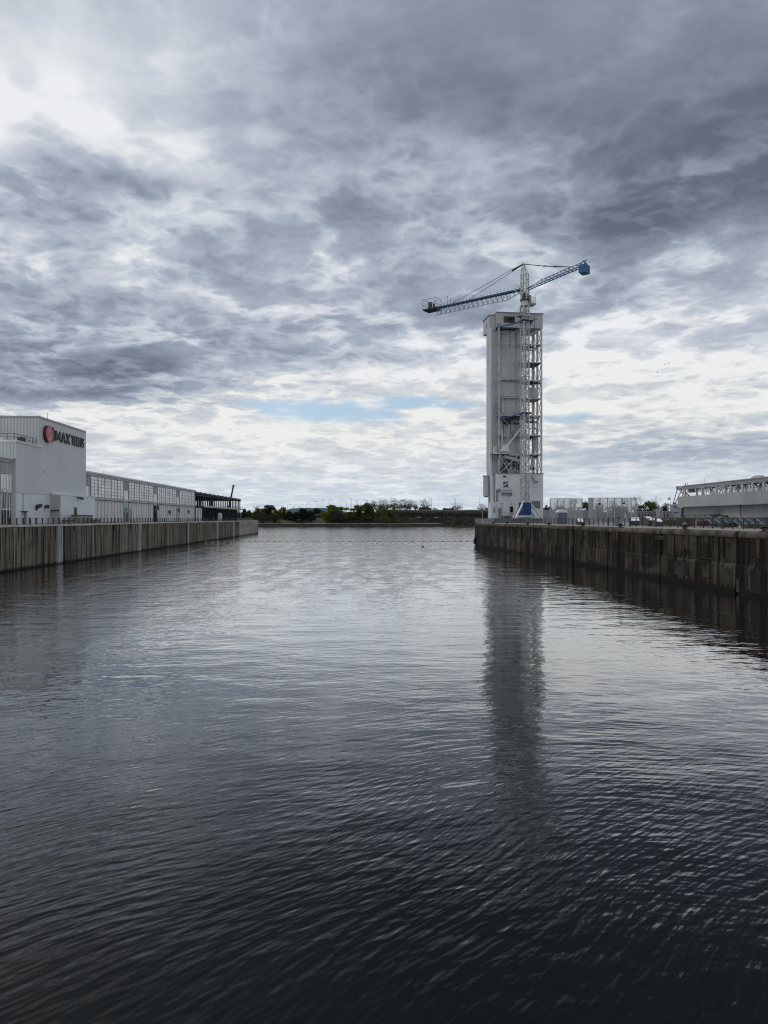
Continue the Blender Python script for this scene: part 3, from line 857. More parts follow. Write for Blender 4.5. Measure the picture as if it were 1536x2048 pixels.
MB().bar((XI - 3, 149.2, ZT + 2.1), (XI - 3, 150.2, ZT + 2.1), .06).bar((XI - 3, 149.3, ZT + 1.1), (XI - 3, 150.1, ZT + 1.1), .05).part('aerial', M['greysteel'], an)

# annex
ax = XI + 2.0
anx = T(FL, 'annex', 'low pale box annex against the foot of the cinema block', 'building', (ax, 150, ZL))
MB().box(XI + .03, ax, 143.9, 162.9, ZL, 12.7).part('wall', M['cladlight'], anx)
e_ = MB(); xx = XI + .1
while xx < ax: e_.box(xx, xx + .07, 143.83, 143.92, ZL, 12.6); xx += .2
e_.part('seam', M['cladrib'], anx)
MB().box(XI + .04, ax + .08, 143.8, 163.0, 12.7, 12.86).part('roof_edge', M['trim'], anx)
MB().box(XI + .3, ax - .4, 143.78, 143.88, ZL, ZL + 2.6).part('door', M['cladrib'], anx)
MB().box(XI + .2, ax - .3, 143.45, 143.86, ZL + 2.6, ZL + 2.75).part('hood', M['dark'], anx)
MB().tube([(XI + 1.2, 143.75, 11.3), (XI + 1.25, 143.75, 10.6), (XI + 1.15, 143.75, 10.0), (XI + .8, 143.75, 9.9)], .05).part('pipe', M['cladrib'], anx)
MB().box(ax, ax + .02, 150.6, 150.75, ZL, 12.7).part('joint_strip', M['cladrib'], anx)
MB().box(ax + .01, ax + .06, 150.9, 152.2, ZL + 1.2, ZL + 3.4).part('door', M['dark'], anx)
for y_ in (152.6, 153.9):
    MB().box(ax + .02, ax + .5, y_ - .3, y_ + .3, 12.35, 12.6).cyl((ax + .5, y_, 12.4), (ax + .8, y_, 12.1), .15, .2, 8).part('floodlight', M['dark'], anx)
# raised planters / steps in front of the annex
for nm, lb, y0_, y1_, h_ in (('concrete_planter', 'low grey concrete block with a dark lid in front of the annex', 147.0, 156.2, 1.75),
                             ('bench', 'low dark-topped bench left of the concrete block by the annex', 142.6, 146.4, .75),
                             ('bench', 'low dark-topped bench right of the concrete block by the annex', 156.8, 160.6, .8)):
    t_ = T(FL, nm, lb, nm.split('_')[-1], (ax + 1.5, y0_, ZL))
    MB().box(ax + .9, ax + 2.0, y0_ + .1, y1_ - .1, ZL, ZL + h_ - .12).part('base', M['conc'], t_)
    MB().box(ax + .8, ax + 2.1, y0_, y1_, ZL + h_ - .12, ZL + h_ + .03).part('lid', M['dark'], t_)
t_ = T(FL, 'lounge_seat', 'dark reclining seat behind the railing at the left edge', 'seat', (-7.2, 112.5, ZL))
MB().prism([(110.6, ZL + .25), (112.2, ZL + .35), (113.6, ZL + .9), (113.7, ZL + .75), (112.3, ZL + .2), (110.6, ZL + .1)], 'x', -7.9, -6.6).part('seat', M['dark'], t_)
for x_ in (-7.8, -6.9): MB().box(x_, x_ + .2, 111, 113, ZL, ZL + .25).part('leg', M['dark'], t_)

# ------------------------------------------------------------------ sign
def stroke_letter(ch, w, h, t):
    """polylines of a plain bold sans letter in a w x h box"""
    c = t / 2
    if ch == 'I': return [[(w / 2, 0), (w / 2, h)]]
    if ch == 'L': return [[(c, h), (c, c), (w, c)]]
    if ch == 'T': return [[(0, h - c), (w, h - c)], [(w / 2, h - t), (w / 2, 0)]]
    if ch == 'E': return [[(w, h - c), (c, h - c), (c, c), (w, c)], [(c, h / 2), (w * .88, h / 2)]]
    if ch == 'M': return [[(c, 0), (c, h)], [(c, h - .05), (w / 2, h * .22)], [(w / 2, h * .22), (w - c, h - .05)], [(w - c, h), (w - c, 0)]]
    if ch == 'A': return [[(c * .9, 0), (w / 2, h - .05)], [(w / 2, h - .05), (w - c * .9, 0)], [(w * .22, h * .28), (w * .78, h * .28)]]
    if ch == 'X': return [[(c, 0), (w - c, h)], [(c, h), (w - c, 0)]]
    if ch == 'U':
        pts = [(c, h), (c, h * .35)]
        pts += [(w / 2 - (w / 2 - c) * math.cos(a), h * .35 - (h * .35 - c) * math.sin(a)) for a in [math.pi * i / 8 for i in range(1, 8)]]
        return [pts + [(w - c, h * .35), (w - c, h)]]
    if ch == 'S':
        r1 = (h - t) / 4; cx = w / 2; rx = w / 2 - c
        pts = [(cx + rx * math.cos(a), h - c - r1 + r1 * math.sin(a)) for a in [R(d) for d in range(25, 271, 27)]]
        pts += [(cx + rx * math.cos(a), c + r1 + r1 * math.sin(a)) for a in [R(d) for d in range(90, -156, -27)]]
        return [pts]
def letter_mesh(ch, w, h, t, depth):
    b = MB()
    for li, pl in enumerate(stroke_letter(ch, w, h, t)):
        for k, (a, c) in enumerate(zip(pl[:-1], pl[1:])):
            d = Vector((c[0] - a[0], c[1] - a[1])); L = d.length; d /= L
            ext = t * .5 if (len(pl) > 2) else 0
            e0 = ext * (0 if k == 0 else .9); e1 = ext * (0 if k == len(pl) - 2 else .9)
            if ch in 'US': e0 *= .35; e1 *= .35
            n = Vector((-d.y, d.x)) * (t / 2)
            A = Vector(a) - d * e0; B = Vector(c) + d * e1
            off = .004 * (li * 3 + k)
            b.prism([tuple(A - n), tuple(B - n), tuple(B + n), tuple(A + n)], 'x', 0, depth - off)
    return b
sg = T(FL, 'wall_sign', 'large black sign lettering with a red disc high on the cinema block', 'sign', (XI, 142, 24))
zb = 23.95
yc_, zc_ = 142.05, 24.85
dk = MB(); dk.cyl((XI + .04, yc_, zc_), (XI + .62, yc_, zc_), 1.68, n=40)
disc = dk.part('disc', M['reddark'], sg)
MB().cyl((XI + .60, yc_, zc_), (XI + .66, yc_, zc_), 1.66, n=40).part('disc_face', M['red'], sg, parent=disc)
mk = MB()
for (u, v, rr) in ((-.55, .95, .17), (-.15, .85, .14), (-.75, .55, .15), (-.25, .45, .2), (.1, .62, .1), (-.65, .12, .14), (-.95, .78, .08)):
    mk.cyl((XI + .65, yc_ + u, zc_ + v), (XI + .70, yc_ + u, zc_ + v), rr, n=10)
mk.part('emblem', M['signwhite'], sg, parent=disc)
mk = MB()
for row, (a0, a1) in enumerate(((.05, .62), (-.02, .66), (-.28, .72), (-.45, .78), (-.55, .85))):
    v = -.02 - row * .27; u = a0
    while u < a1 - .1:
        wd = random.uniform(.10, .16); mk.box(XI + .65, XI + .69, yc_ + u, yc_ + u + wd, zc_ + v - .085, zc_ + v + .085); u += wd + .04
mk.part('small_print', M['signwhite'], sg, parent=disc)
MB().box(XI + .04, XI + .4, 144.25, 144.6, 23.6, 26.45).part('bar', M['black'], sg)
yl = 145.2
for ch, wd, gap in [(c_, w_ * .955, g0_ * .955) for c_, w_, g0_ in (('I', .60, .42), ('M', 2.55, .34), ('A', 2.4, .10), ('X', 2.3, .62), ('T', 1.35, .20), ('E', .95, .27), ('L', .92, .25), ('L', .92, .25), ('U', 1.14, .25), ('S', 1.05, .2))]:
    lmesh = letter_mesh(ch, wd, 2.12, .43 if ch in 'IMAX' else .27, .18)
    lmesh.v = [(x_ + XI + .04, y_ + yl, z_ + zb) for x_, y_, z_ in lmesh.v]
    lmesh.part('letter', M['black'], sg)
    yl += wd + gap

# ------------------------------------------------------------------ stripped steel frame of the seaward shed
SY0, SY1 = 277.0, 386.0
sk = T(FL, 'steel_frame', 'stripped black steel frame of the seaward shed, open on two floors', 'building frame', (XF, SY0, ZL))
colm = MB().box(-.22, .22, -.2, .2, 0, SHZ - .9 - ZL).mesh('column', M['dark'])
ncol = 23; stp = (SY1 - SY0 - 1) / ncol
for i in range(ncol + 1):
    for xo in (-.3, -13, -25.5):
        inst('column', colm, sk, (XF + xo, SY0 + .5 + i * stp, ZL))
MB().box(XF - SHW, XF + .1, SY0, SY1, SHZ - .9, SHZ - .45).part('roof_deck', M['dark'], sk)
rg2 = MB()
for i in range(ncol + 1):
    y_ = SY0 + .5 + i * stp
    rg2.bar((XF - SHW, y_, SHZ - 1.15), (XF + .15, y_, SHZ - 1.15), .2, .5)
    if i % 2 == 0: rg2.box(XF - .6, XF + .22, y_ - .5, y_ + .5, SHZ - .45, SHZ - .2)
rg2.part('roof_beam', M['dark'], sk)
MB().box(XF - .25, XF + .3, SY0, SY1, SHZ - 1.0, SHZ - .42).box(XF - .15, XF + .15, SY0, SY1, SHZ - 1.75, SHZ - 1.55).part('edge_beam', M['dark'], sk)
tb = MB()
for i in range(ncol):
    y_ = SY0 + .5 + i * stp
    tb.bar((XF, y_, SHZ - 1.65), (XF, y_ + stp / 2, SHZ - 1.0), .1); tb.bar((XF, y_ + stp / 2, SHZ - 1.0), (XF, y_ + stp, SHZ - 1.65), .1)
tb.part('edge_truss', M['dark'], sk)
MB().box(XF - SHW, XF + .9, SY0, SY1 + 2.5, 12.75, 13.15).part('floor_deck', M['dark'], sk)
MB().box(XF + .9, XF + 1.05, SY0 + 10, SY1 + 2.5, 12.55, 13.3).part('floor_edge', M['greysteel'], sk)
MB().box(XF - SHW, XF - SHW + .3, SY0, SY1, ZL, 12.7).part('rear_wall', M['dark'], sk)
MB().box(XF - SHW + .3, XF - 1.5, SY1 - .6, SY1 - .3, ZL, 12.7).part('end_wall', M['dark'], sk)
cc = MB()
for i in range(ncol):
    if i % 4 == 1:
        y_ = SY0 + .5 + i * stp
        cc.bar((XF - 25.5, y_, 13.2), (XF - 25.5, y_ + stp, SHZ - 1), .12); cc.bar((XF - 25.5, y_ + stp, 13.2), (XF - 25.5, y_, SHZ - 1), .12)
cc.part('brace', M['dark'], sk)
w = MB()
for i in range(ncol + 1):
    y_ = SY0 + .5 + i * stp
    w.bar((XF + .8, y_, 13.15), (XF + .8, y_, 14.2), .06)
w.bar((XF + .8, SY0, 14.2), (XF + .8, SY1, 14.2), .05); w.bar((XF + .8, SY0, 13.7), (XF + .8, SY1, 13.7), .04)
w.part('guard_rail', M['dark'], sk)
for i, y_ in enumerate((277.6, 281.8, 285.6)):
    MB().box(XF - .1, XF + .12, y_, y_ + 2.4, ZL, 12.3).part('leftover_panel', M['trim'], sk)
ws = T(FL, 'bag', 'tall white bulk bag standing before the steel frame', 'bulk bag', (XF + 2, 316, ZL))
MB().prism([(314.6, ZL + .03), (317.6, ZL + .03), (317.4, ZL + 1.6), (316.9, ZL + 3.3), (315.0, ZL + 3.4), (314.8, ZL + 1.5)], 'x', XF + 1.4, XF + 2.8).part('bag', M['white'], ws)
MB().tube([(XF + 2.1, 315.1, ZL + 3.3), (XF + 2.1, 315.5, ZL + 3.8), (XF + 2.1, 316.2, ZL + 3.8), (XF + 2.1, 316.7, ZL + 3.3)], .06).part('strap', M['white'], ws)
# blue telescopic crane behind the frame
bx, by = -17.6, 396.0
mc = T(FL, 'mobile_crane', 'slim dark blue telescopic crane boom rising behind the steel frame', 'crane', (bx, by, ZL))
MB().box(bx - 6, bx + 6, by - 1.3, by + 1.3, ZL + .9, ZL + 2.0).part('chassis', M['navy'], mc)
cb = MB().box(bx + 3.6, bx + 6, by - 1.3, by + 1.3, ZL + 2.0, ZL + 3.4).part('cab', M['navy'], mc)
MB().box(bx + 3.9, bx + 5.6, by - 1.36, by - 1.3, ZL + 2.5, ZL + 3.2).part('window', M['glassdark'], mc, parent=cb)
wm = MB().cyl((0, -.2, 0), (0, .2, 0), .6, n=14).mesh('wheel', M['black'])
for xx in (-4.5, -2.5, 2.5, 4.5):
    for s_ in (-1.15, 1.15): inst('wheel', wm, mc, (bx + xx, by + s_, ZL + .6))
pb = Vector((bx - 1.6, by, ZL + 2.2)); pt = Vector((bx + 1.9, by, 26.3))
mid = pb.lerp(pt, .6)
MB().bar(pb, mid, 1.0, 1.0).bar(mid, pt, .8, .8).box(pt.x - .55, pt.x + .5, pt.y - .5, pt.y + .5, pt.z - .5, pt.z + .4).part('boom', M['navy'], mc)

# ================================================================== RIGHT PIER
FR = Frame(43.8, 0.0, math.atan(.0826))        # wall face at x = 0, inland is +x
ZR = 6.65
def fy(Y): return FR.onX(CX + F * (43.8 - .0826 * Y) / Y, HY, 0)[1]
YR1 = fy(206.5)
ec = Vector((FR.onX(952, 1090, 0)[0], YR1, 0))
# the seaward corner turns away, then the pier ends
def toFR(X, Y):
    dx, dy = X - FR.ox, Y - FR.oy
    return (dx * FR.c + dy * FR.s, -dx * FR.s + dy * FR.c)
c1 = toFR(32.2, 252.0); c2 = toFR(300, 290)
s = MB()
s.prism([(1.2, -60), (1.2, YR1 - .6), (c1[0] + 1.2, c1[1] - .6), c2, (420, 300), (420, -60)], 'z', 5.0, ZR - .01)
s.top('pier_surface', M['pave'], FR, (0, 0, 0), kind='structure')

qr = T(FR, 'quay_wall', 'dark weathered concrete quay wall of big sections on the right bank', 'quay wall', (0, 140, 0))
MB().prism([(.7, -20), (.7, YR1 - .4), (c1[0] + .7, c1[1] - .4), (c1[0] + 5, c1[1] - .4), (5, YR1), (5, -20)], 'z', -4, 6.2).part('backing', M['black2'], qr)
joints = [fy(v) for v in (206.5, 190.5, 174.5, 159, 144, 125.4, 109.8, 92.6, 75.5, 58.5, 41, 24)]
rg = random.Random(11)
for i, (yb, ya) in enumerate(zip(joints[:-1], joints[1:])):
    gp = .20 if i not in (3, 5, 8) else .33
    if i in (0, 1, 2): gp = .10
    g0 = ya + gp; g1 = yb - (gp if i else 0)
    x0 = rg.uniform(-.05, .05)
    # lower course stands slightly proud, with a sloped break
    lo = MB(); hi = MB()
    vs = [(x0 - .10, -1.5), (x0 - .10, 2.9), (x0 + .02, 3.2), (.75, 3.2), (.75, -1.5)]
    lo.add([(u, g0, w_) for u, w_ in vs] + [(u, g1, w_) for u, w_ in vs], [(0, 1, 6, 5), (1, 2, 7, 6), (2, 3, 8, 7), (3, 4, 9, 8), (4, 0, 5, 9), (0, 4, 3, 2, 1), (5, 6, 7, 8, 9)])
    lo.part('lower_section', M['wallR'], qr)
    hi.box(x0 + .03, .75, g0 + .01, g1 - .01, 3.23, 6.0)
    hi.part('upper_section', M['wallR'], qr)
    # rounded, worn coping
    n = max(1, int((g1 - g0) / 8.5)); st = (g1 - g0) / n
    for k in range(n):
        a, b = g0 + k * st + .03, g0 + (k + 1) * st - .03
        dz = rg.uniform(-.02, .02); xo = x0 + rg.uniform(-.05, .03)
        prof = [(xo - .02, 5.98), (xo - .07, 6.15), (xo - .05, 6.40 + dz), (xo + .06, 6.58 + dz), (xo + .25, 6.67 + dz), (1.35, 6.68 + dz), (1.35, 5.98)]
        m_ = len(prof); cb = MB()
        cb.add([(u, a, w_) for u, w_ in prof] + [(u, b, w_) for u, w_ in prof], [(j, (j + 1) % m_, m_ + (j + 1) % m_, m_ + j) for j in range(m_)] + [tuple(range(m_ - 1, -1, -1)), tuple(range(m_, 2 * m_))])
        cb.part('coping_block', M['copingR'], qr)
# repaired rectangles in the lower course, and broken joints
for px, w_, z0, z1 in ((1262, 1.5, 1.5, 2.9), (1331, 1.6, 1.2, 2.8), (1354, 1.6, 1.0, 2.7), (1370, 1.7, 1.1, 2.85), (1413, 1.5, 1.3, 2.8), (1452, 2.0, .9, 2.6), (1476.5, .5, .2, 1.6),
                       (1262, .9, 3.6, 4.4), (1320, 3.0, 5.2, 5.75), (1460, 2.2, 3.4, 3.65), (1410, 3.0, 3.34, 3.5), (1512, 1.8, .4, 2.7)):
    p = FR.onX(px, 1100, -.12)
    if z0 > 3.1: MB().box(-.075, .2, p[1] - w_ / 2, p[1] + w_ / 2, z0, z1).part('repair_patch', M['wallRp'], qr)
    else: MB().box(-.19, .0, p[1] - w_ / 2, p[1] + w_ / 2, z0, z1).part('repair_patch', M['wallRp'], qr)
# rust runs below the bollards and iron ladders let into the joints
rgr = random.Random(17)
for px in (1529, 1369.6, 1241, 1166, 1098):
    yy = FR.onX(px, 1062, .75)[1]
    rr_ = MB()
    for _ in range(4):
        o_ = rgr.uniform(-.6, .6); w_ = rgr.uniform(.06, .2); l_ = rgr.uniform(.8, 2.6)
        rr_.prism([(yy + o_ - w_, 6.0), (yy + o_ + w_, 6.0), (yy + o_ + w_ * .5, 6.0 - l_ * .6), (yy + o_ + w_ * .1, 6.0 - l_), (yy + o_ - w_ * .4, 6.0 - l_ * .7)], 'x', -.03, .05)
    rr_.part('rust_run', M['rust'], qr)['kind'] = 'stuff'
# seaward return of the wall
e0 = Vector((0, YR1, 0)); e1 = Vector((c1[0], c1[1], 0))
d = (e1 - e0).normalized(); nn = Vector((d.y, -d.x, 0))
MB().add([v + Vector((0, 0, zz)) for v in (e0, e1, e1 + nn, e0 + nn) for zz in (-3, 6.64)], [(0, 2, 3, 1), (2, 4, 5, 3), (4, 6, 7, 5), (6, 0, 1, 7), (1, 3, 5, 7), (0, 6, 4, 2)]).part('end_face', M['wallR'], qr)
e2 = Vector((c2[0], c2[1], 0)); d = (e2 - e1).normalized(); nn = Vector((d.y, -d.x, 0))
MB().add([v + Vector((0, 0, zz)) for v in (e1, e2, e2 + nn, e1 + nn) for zz in (-3, 6.64)], [(0, 2, 3, 1), (2, 4, 5, 3), (4, 6, 7, 5), (6, 0, 1, 7), (1, 3, 5, 7), (0, 6, 4, 2)]).part('end_face', M['wallR'], qr)
# timber fender and chain at the corner
fd = T(FR, 'corner_fender', 'black rubber fender hanging on the seaward corner of the right quay', 'fender', (-.3, YR1 - .3, 1.5))
MB().cyl((-.45, YR1 - .2, .6), (-.45, YR1 - .2, 2.2), .32, n=12).cyl((-.30, YR1 - .2, 2.2), (-.30, YR1 - .2, 3.1), .16, n=8).part('fender', M['black'], fd)
MB().bar((-.2, YR1 - .2, 3.0), (-.1, YR1 - .2, 6.5), .07).part('chain', M['rust'], fd)

# railing
XRR = 8.95
RY0 = FR.onX(1534, HY, XRR)[1]
railing(FR, 'railing', 'slate blue railing with broad square posts along the right quay', XRR, RY0 - 4 * 2.39, YR1 + 32, ZR, 2.39, lambda i: i % 4 == 0, h=1.42, wb=.22, wt=.06)
# mooring bollards
bol = T(FR, 'bollard', 'black mooring bollard on the right quay edge, nearest and at the frame edge', 'bollard', FR.onX(1529, 1062, .75)[:2] + (ZR,), 'mooring bollards on the right quay')
bo = MB(); ox, oy, oz = bol.off
bo.box(ox - .34, ox + .34, oy - .4, oy + .4, oz, oz + .08)
bo.cyl((ox, oy, oz + .08), (ox, oy, oz + .40), .27, .20, 14).cyl((ox, oy, oz + .40), (ox, oy, oz + .52), .20, .40, 14).cyl((ox, oy, oz + .52), (ox, oy, oz + .62), .40, .30, 14)
bo.part('body', M['black'], bol)
MB().cyl((ox - .5, oy, oz + .33), (ox + .5, oy, oz + .33), .07, n=8).part('horn', M['rust'], bol)
bpx = [(1369.6, 'black mooring bollard beneath the thick lamp-like post on the right quay'), (1241, 'black mooring bollard beside the grey control box on the railing'),
       (1166, 'black mooring bollard in front of the gap between the mesh screens'), (1098, 'black mooring bollard just right of the white tower foot'),
       (1055.5, 'black mooring bollard below the deep blue crane base'), (1014.5, 'black mooring bollard below the tower door'), (987, 'black mooring bollard below the left foot of the tower')]
for px, lb in bpx:
    p = FR.onX(px, 1050, .75); dup(bol.o, FR.world((p[0], p[1], ZR)), label=lb)
# extra quay furniture by the railing
p = FR.onX(1369.6, 1050, 6.5)
lp = T(FR, 'bollard_light', 'thick slate post with a pale band behind a mooring bollard', 'post', (p[0], p[1], ZR))
MB().cyl((p[0], p[1], ZR), (p[0], p[1], ZR + 1.5), .22, n=12).part('post', M['railblue'], lp)
MB().cyl((p[0], p[1], ZR + .25), (p[0], p[1], ZR + .8), .235, n=12).part('band', M['tarp'], lp)
p = FR.onX(1235, 1045, XRR + .6)
cbx = T(FR, 'control_box', 'small slate blue control box standing at the right railing', 'cabinet', (p[0], p[1], ZR))
MB().box(p[0] - .3, p[0] + .3, p[1] - .45, p[1] + .45, ZR + .15, ZR + 1.5).part('box', M['tarp'], cbx)
MB().box(p[0] - .34, p[0] + .34, p[1] - .5, p[1] + .5, ZR + 1.5, ZR + 1.56).part('lid', M['railblue'], cbx)
MB().box(p[0] - .2, p[0] + .2, p[1] - .3, p[1] + .3, ZR, ZR + .15).part('foot', M['dark'], cbx)

# ------------------------------------------------------------------ plinth under the tower
TX, TY = 36.6, 232.0
FT = Frame(TX, TY, R(7.0))
ZP = 8.0
pl = MB(); pl.prism([(-3.6, -10.5), (21, -10.5), (21, 13), (-3.6, 13)], 'z', ZR - .2, ZP)
pl.top('tower_plinth', M['plinth'], FT, (0, 0, ZR - .2), kind='structure')

# ------------------------------------------------------------------ conveyor tower
tw = T(FT, 'conveyor_tower', 'tall white grain conveyor tower with an open steel frame and overhanging cap', 'tower', (8, 4, ZP))
def zf(py, yl=0.0): return FT.z(8, yl, py)
WB = FT.onY(1086.3, 1000, 0)[0]
Z1 = zf(947.5)                         # top of the base block
Z2 = zf(655.5); Z3 = zf(626.5)         # cap
D = 8.0
def arc(cx, cy, r, a0, a1, n): return [(cx + r * math.cos(R(a0 + (a1 - a0) * i / n)), cy + r * math.sin(R(a0 + (a1 - a0) * i / n))) for i in range(n + 1)]
base = MB().prism([(WB, 0), (WB, D), (0, D)] + arc(.9, .9, .9, 180, 270, 6), 'z', ZP, Z1)
base.part('base_wall', M['white2'], tw)
MB().prism([(WB + .25, -.25), (WB + .25, D), (-.2, D), (-.2, .7), (.8, -.25)], 'z', Z1, Z1 + .22).part('base_roof', M['tower_dark'], tw)
for zz in (zf(1002), zf(975)):
    MB().box(.95, WB - .03, -.025, .01, zz - .04, zz + .04).part('joint_strip', M['skin_tower'], tw)
# windows and doors on the base
def window(px0, px1, py0, py1, nx, ny, yl=0.0, frame='skin_tower'):
    a = FT.onY(px0, py0, yl); b = FT.onY(px1, py1, yl)
    x0, x1, z0, z1 = a[0], b[0], zf(py1, yl), zf(py0, yl)
    wn = MB().box(x0, x1, yl - .03, yl + .1, z0, z1).part('window', M['glassdark'], tw)
    f = MB()
    for i in range(nx + 1): xx = x0 + (x1 - x0) * i / nx; f.box(xx - .035, xx + .035, yl - .08, yl - .032, z0, z1)
    for j in range(ny + 1): zz = z0 + (z1 - z0) * j / ny; f.box(x0 - .05, x1 + .05, yl - .078, yl - .034, zz - .035, zz + .035)
    f.part('frame', M[frame], tw, parent=wn)
window(1006.5, 1016, 963.5, 974.5, 3, 3, frame='tower_dark')
window(1063.5, 1080, 1002, 1016.5, 5, 4)
a = FT.onY(1019.5, 1012, 0); b = FT.onY(1026.5, 1030, 0)
dr = MB().box(a[0], b[0], -.04, .1, ZP + .9, zf(1013)).part('door', M['glassdark'], tw)
fr = MB()
for xx in (a[0], b[0]): fr.box(xx - .08, xx + .08, -.1, -.041, ZP + .9, zf(1012.6))
fr.box(a[0] + .2, b[0] - .2, -.1, -.041, ZP + .9, ZP + 2.0)
fr.part('door_frame', M['skin_tower'], tw, parent=dr)
MB().cyl((a[0] + .55, 0, zf(1008)), (a[0] + .55, -.35, zf(1008)), .22, .28, 10).part('lamp', M['greysteel'], tw)
# loading landing, stairs, bits
lx0, lx1 = FT.onY(1006, 1030, -1.6)[0], FT.onY(1035, 1030, -1.6)[0]
ln = MB().box(lx0, lx1, -1.7, -.02, ZP + .72, ZP + .9)
for xx in (lx0 + .2, (lx0 + lx1) / 2, lx1 - .2): ln.box(xx - .1, xx + .1, -1.6, -1.4, ZP, ZP + .72)
ln.part('landing', M['greysteel'], tw)
w = MB()
n = 12
for i in range(n + 1): w.bar((lx0 + (lx1 - lx0) * i / n, -1.65, ZP + .9), (lx0 + (lx1 - lx0) * i / n, -1.65, ZP + 2.0), .05)
for h_ in (1.45, 2.0): w.bar((lx0, -1.65, ZP + h_), (lx1, -1.65, ZP + h_), .05)
w.part('landing_rail', M['greysteel'], tw)
# balcony with rails under the window
bz = zf(986)
a0, a1 = FT.onY(1004.5, 986, -1)[0], FT.onY(1024, 986, -1)[0]
MB().box(a0, a1, -1.3, 0, bz - .15, bz).box(a0 + .1, a0 + .25, -1.1, 0, bz - .75, bz - .15).box(a1 - .25, a1 - .1, -1.1, 0, bz - 1.0, bz - .15).part('balcony', M['tower_dark'], tw)
w = MB().box(a0, a1, -1.32, -1.25, bz, bz + 1.15)
for h_ in (.4, .85): w.box(a0, a1, -1.4, -1.33, bz + h_, bz + h_ + .12)
w.part('balcony_rail', M['skin_tower'], tw)
MB().cyl((a0 - 1.2, -.3, bz + .9), (a0 - .5, -.3, bz + .9), .55, n=12).part('fan_box', M['tower_dark'], tw)
# vents and box near ground
for px, py, s_ in ((1009, 953, .5), (1003.5, 1007.5, .25), (1004.5, 1014, .2), (1023.5, 1008, .2)):
    p = FT.onY(px, py, 0); MB().box(p[0] - s_, p[0] + s_, -.2, .02, p[2] - s_ * .5, p[2] + s_ * .5).part('vent', M['dark'], tw)
p = FT.onY(1000, 1020, -.8)
MB().cyl((p[0], -1.3, ZP + 3.0), (p[0], -.05, ZP + 3.0), .6, n=12).cyl((p[0] + .1, -.9, ZP + 2.0), (p[0] + .1, -.1, ZP + 2.0), .5, n=10).box(p[0] - .5, p[0] + .6, -1, -.05, ZP, ZP + 1.3).part('winch', M['tower_dark'], tw)

# slab: the closed rear shaft, standing out to the left of the base
SX0 = -1.72; SY_ = 1.9; SD = 3.6
SX1 = FT.onY(1040.5, 800, SY_)[0]
prof = [(SX0, Z2), (SX0, zf(935)), (SX0 + .35, zf(965)), (SX0 + .55, ZP + 5), (SX0 + .55, ZP), (SX1, ZP), (SX1, Z2)]
MB().prism(prof, 'y', SY_, SY_ + SD).part('shaft_wall', M['tower_mid'], tw)
# cladding sheets on the shaft front, set between the floor lines
lv = [zf(v, SY_) for v in (655.5, 688, 724, 760, 795.5, 831, 870, 908, 947)]
xs_ = [SX0 + .12, FT.onY(994, 800, SY_)[0], FT.onY(1003, 800, SY_)[0], FT.onY(1012, 800, SY_)[0], FT.onY(1021, 800, SY_)[0], FT.onY(1030.5, 800, SY_)[0], SX1 - .1]
for i in range(8):
    for j in range(6):
        MB().box(xs_[j] + .03, xs_[j + 1] - .03, SY_ - .09, SY_, lv[i + 1] + .06, lv[i] - .06).part('panel', M['tower_mid'] if j else M['skin_tower'], tw)
# pale corner strip down the whole shaft
st_ = [(SX0 - .05, Z2 - .01), (SX0 - .05, zf(935)), (SX0 + .32, zf(965)), (SX0 + .5, ZP + 5), (SX0 + .5, ZP + 2)]
cs = MB()
for (xa, za), (xb, zb_) in zip(st_[:-1], st_[1:]):
    cs.bar((xa + .35, SY_ - .35, za), (xb + .35, SY_ - .35, zb_), .75, .6, up=(0, 1, 0))
cs.part('corner_strip', M['white2'], tw)
MB().box(SX0 + .1, .15, .2, SY_, ZP, ZP + 5.0).part('foot_block', M['white2'], tw)
MB().box(SX0 + .9, SX0 + 1.5, .12, .2, ZP + 1.9, ZP + 3.9).part('foot_opening', M['greysteel'], tw)
MB().box(SX0 + .5, SX0 + .6, SY_ + .5, SY_ + 2, ZP + 5.5, ZP + 9).part('shutter', M['tower_dark'], tw)
MB().box(.1, .7, -.05, .4, ZP + 5.5, ZP + 9.5).part('shutter', M['tower_dark'], tw)
# pod hung on the left face low down
pp0 = FT.onX(970.5, 960, SX0 - .9)
MB().prism(arc(SX0 - .55, 4.0, 1.0, 0, 360, 12)[:-1], 'z', zf(992, 3), zf(953, 3)).part('pod', M['tower_mid'], tw)
MB().prism(arc(SX0 - .55, 4.0, 1.15, 0, 360, 12)[:-1], 'z', zf(953, 3), zf(951.5, 3)).box(SX0 - 1.0, SX0, 3.4, 4.6, zf(994.5, 3), zf(992, 3)).part('pod_cap', M['tower_dark'], tw)

# cap: rear volume steps out to the left, front volume hangs over the open frame
CXR = FT.onY(1085.5, 640, 0)[0]
X0f = FT.onY(993.8, 640, 0)[0]
MB().box(SX0 - .03, X0f, 1.55, D + 1.5, zf(661.5, 1.5), Z3 - .55).part('cap_side', M['skin_tower'], tw)
MB().box(X0f, CXR, 0, D + 1.5, Z2, Z3).part('cap', M['skin_tower'], tw)
MB().box(X0f - .15, CXR + .2, -.2, D + 1.6, Z3, Z3 + .22).box(SX0 - .25, X0f - .15, 1.35, D + 1.6, Z3 - .55, Z3 - .33).part('cap_roof', M['tower_dark'], tw)
window(1007.5, 1029, 634, 646, 6, 3, frame='dark')
cpx = FT.onY(1069, 640, 0)[0]
MB().box(cpx - .06, cpx + .06, -.05, 0, Z2, Z3).part('joint_strip', M['dark'], tw)
MB().box(SX0 - .06, SX0 - .02, 4.5, 5.2, zf(652), zf(640)).part('louvre', M['navy'], tw)
MB().box(X0f + .05, X0f + 1.1, -.35, 0, Z2 - .1, Z2 + 1.25).part('hoist_box', M['tower_dark'], tw)

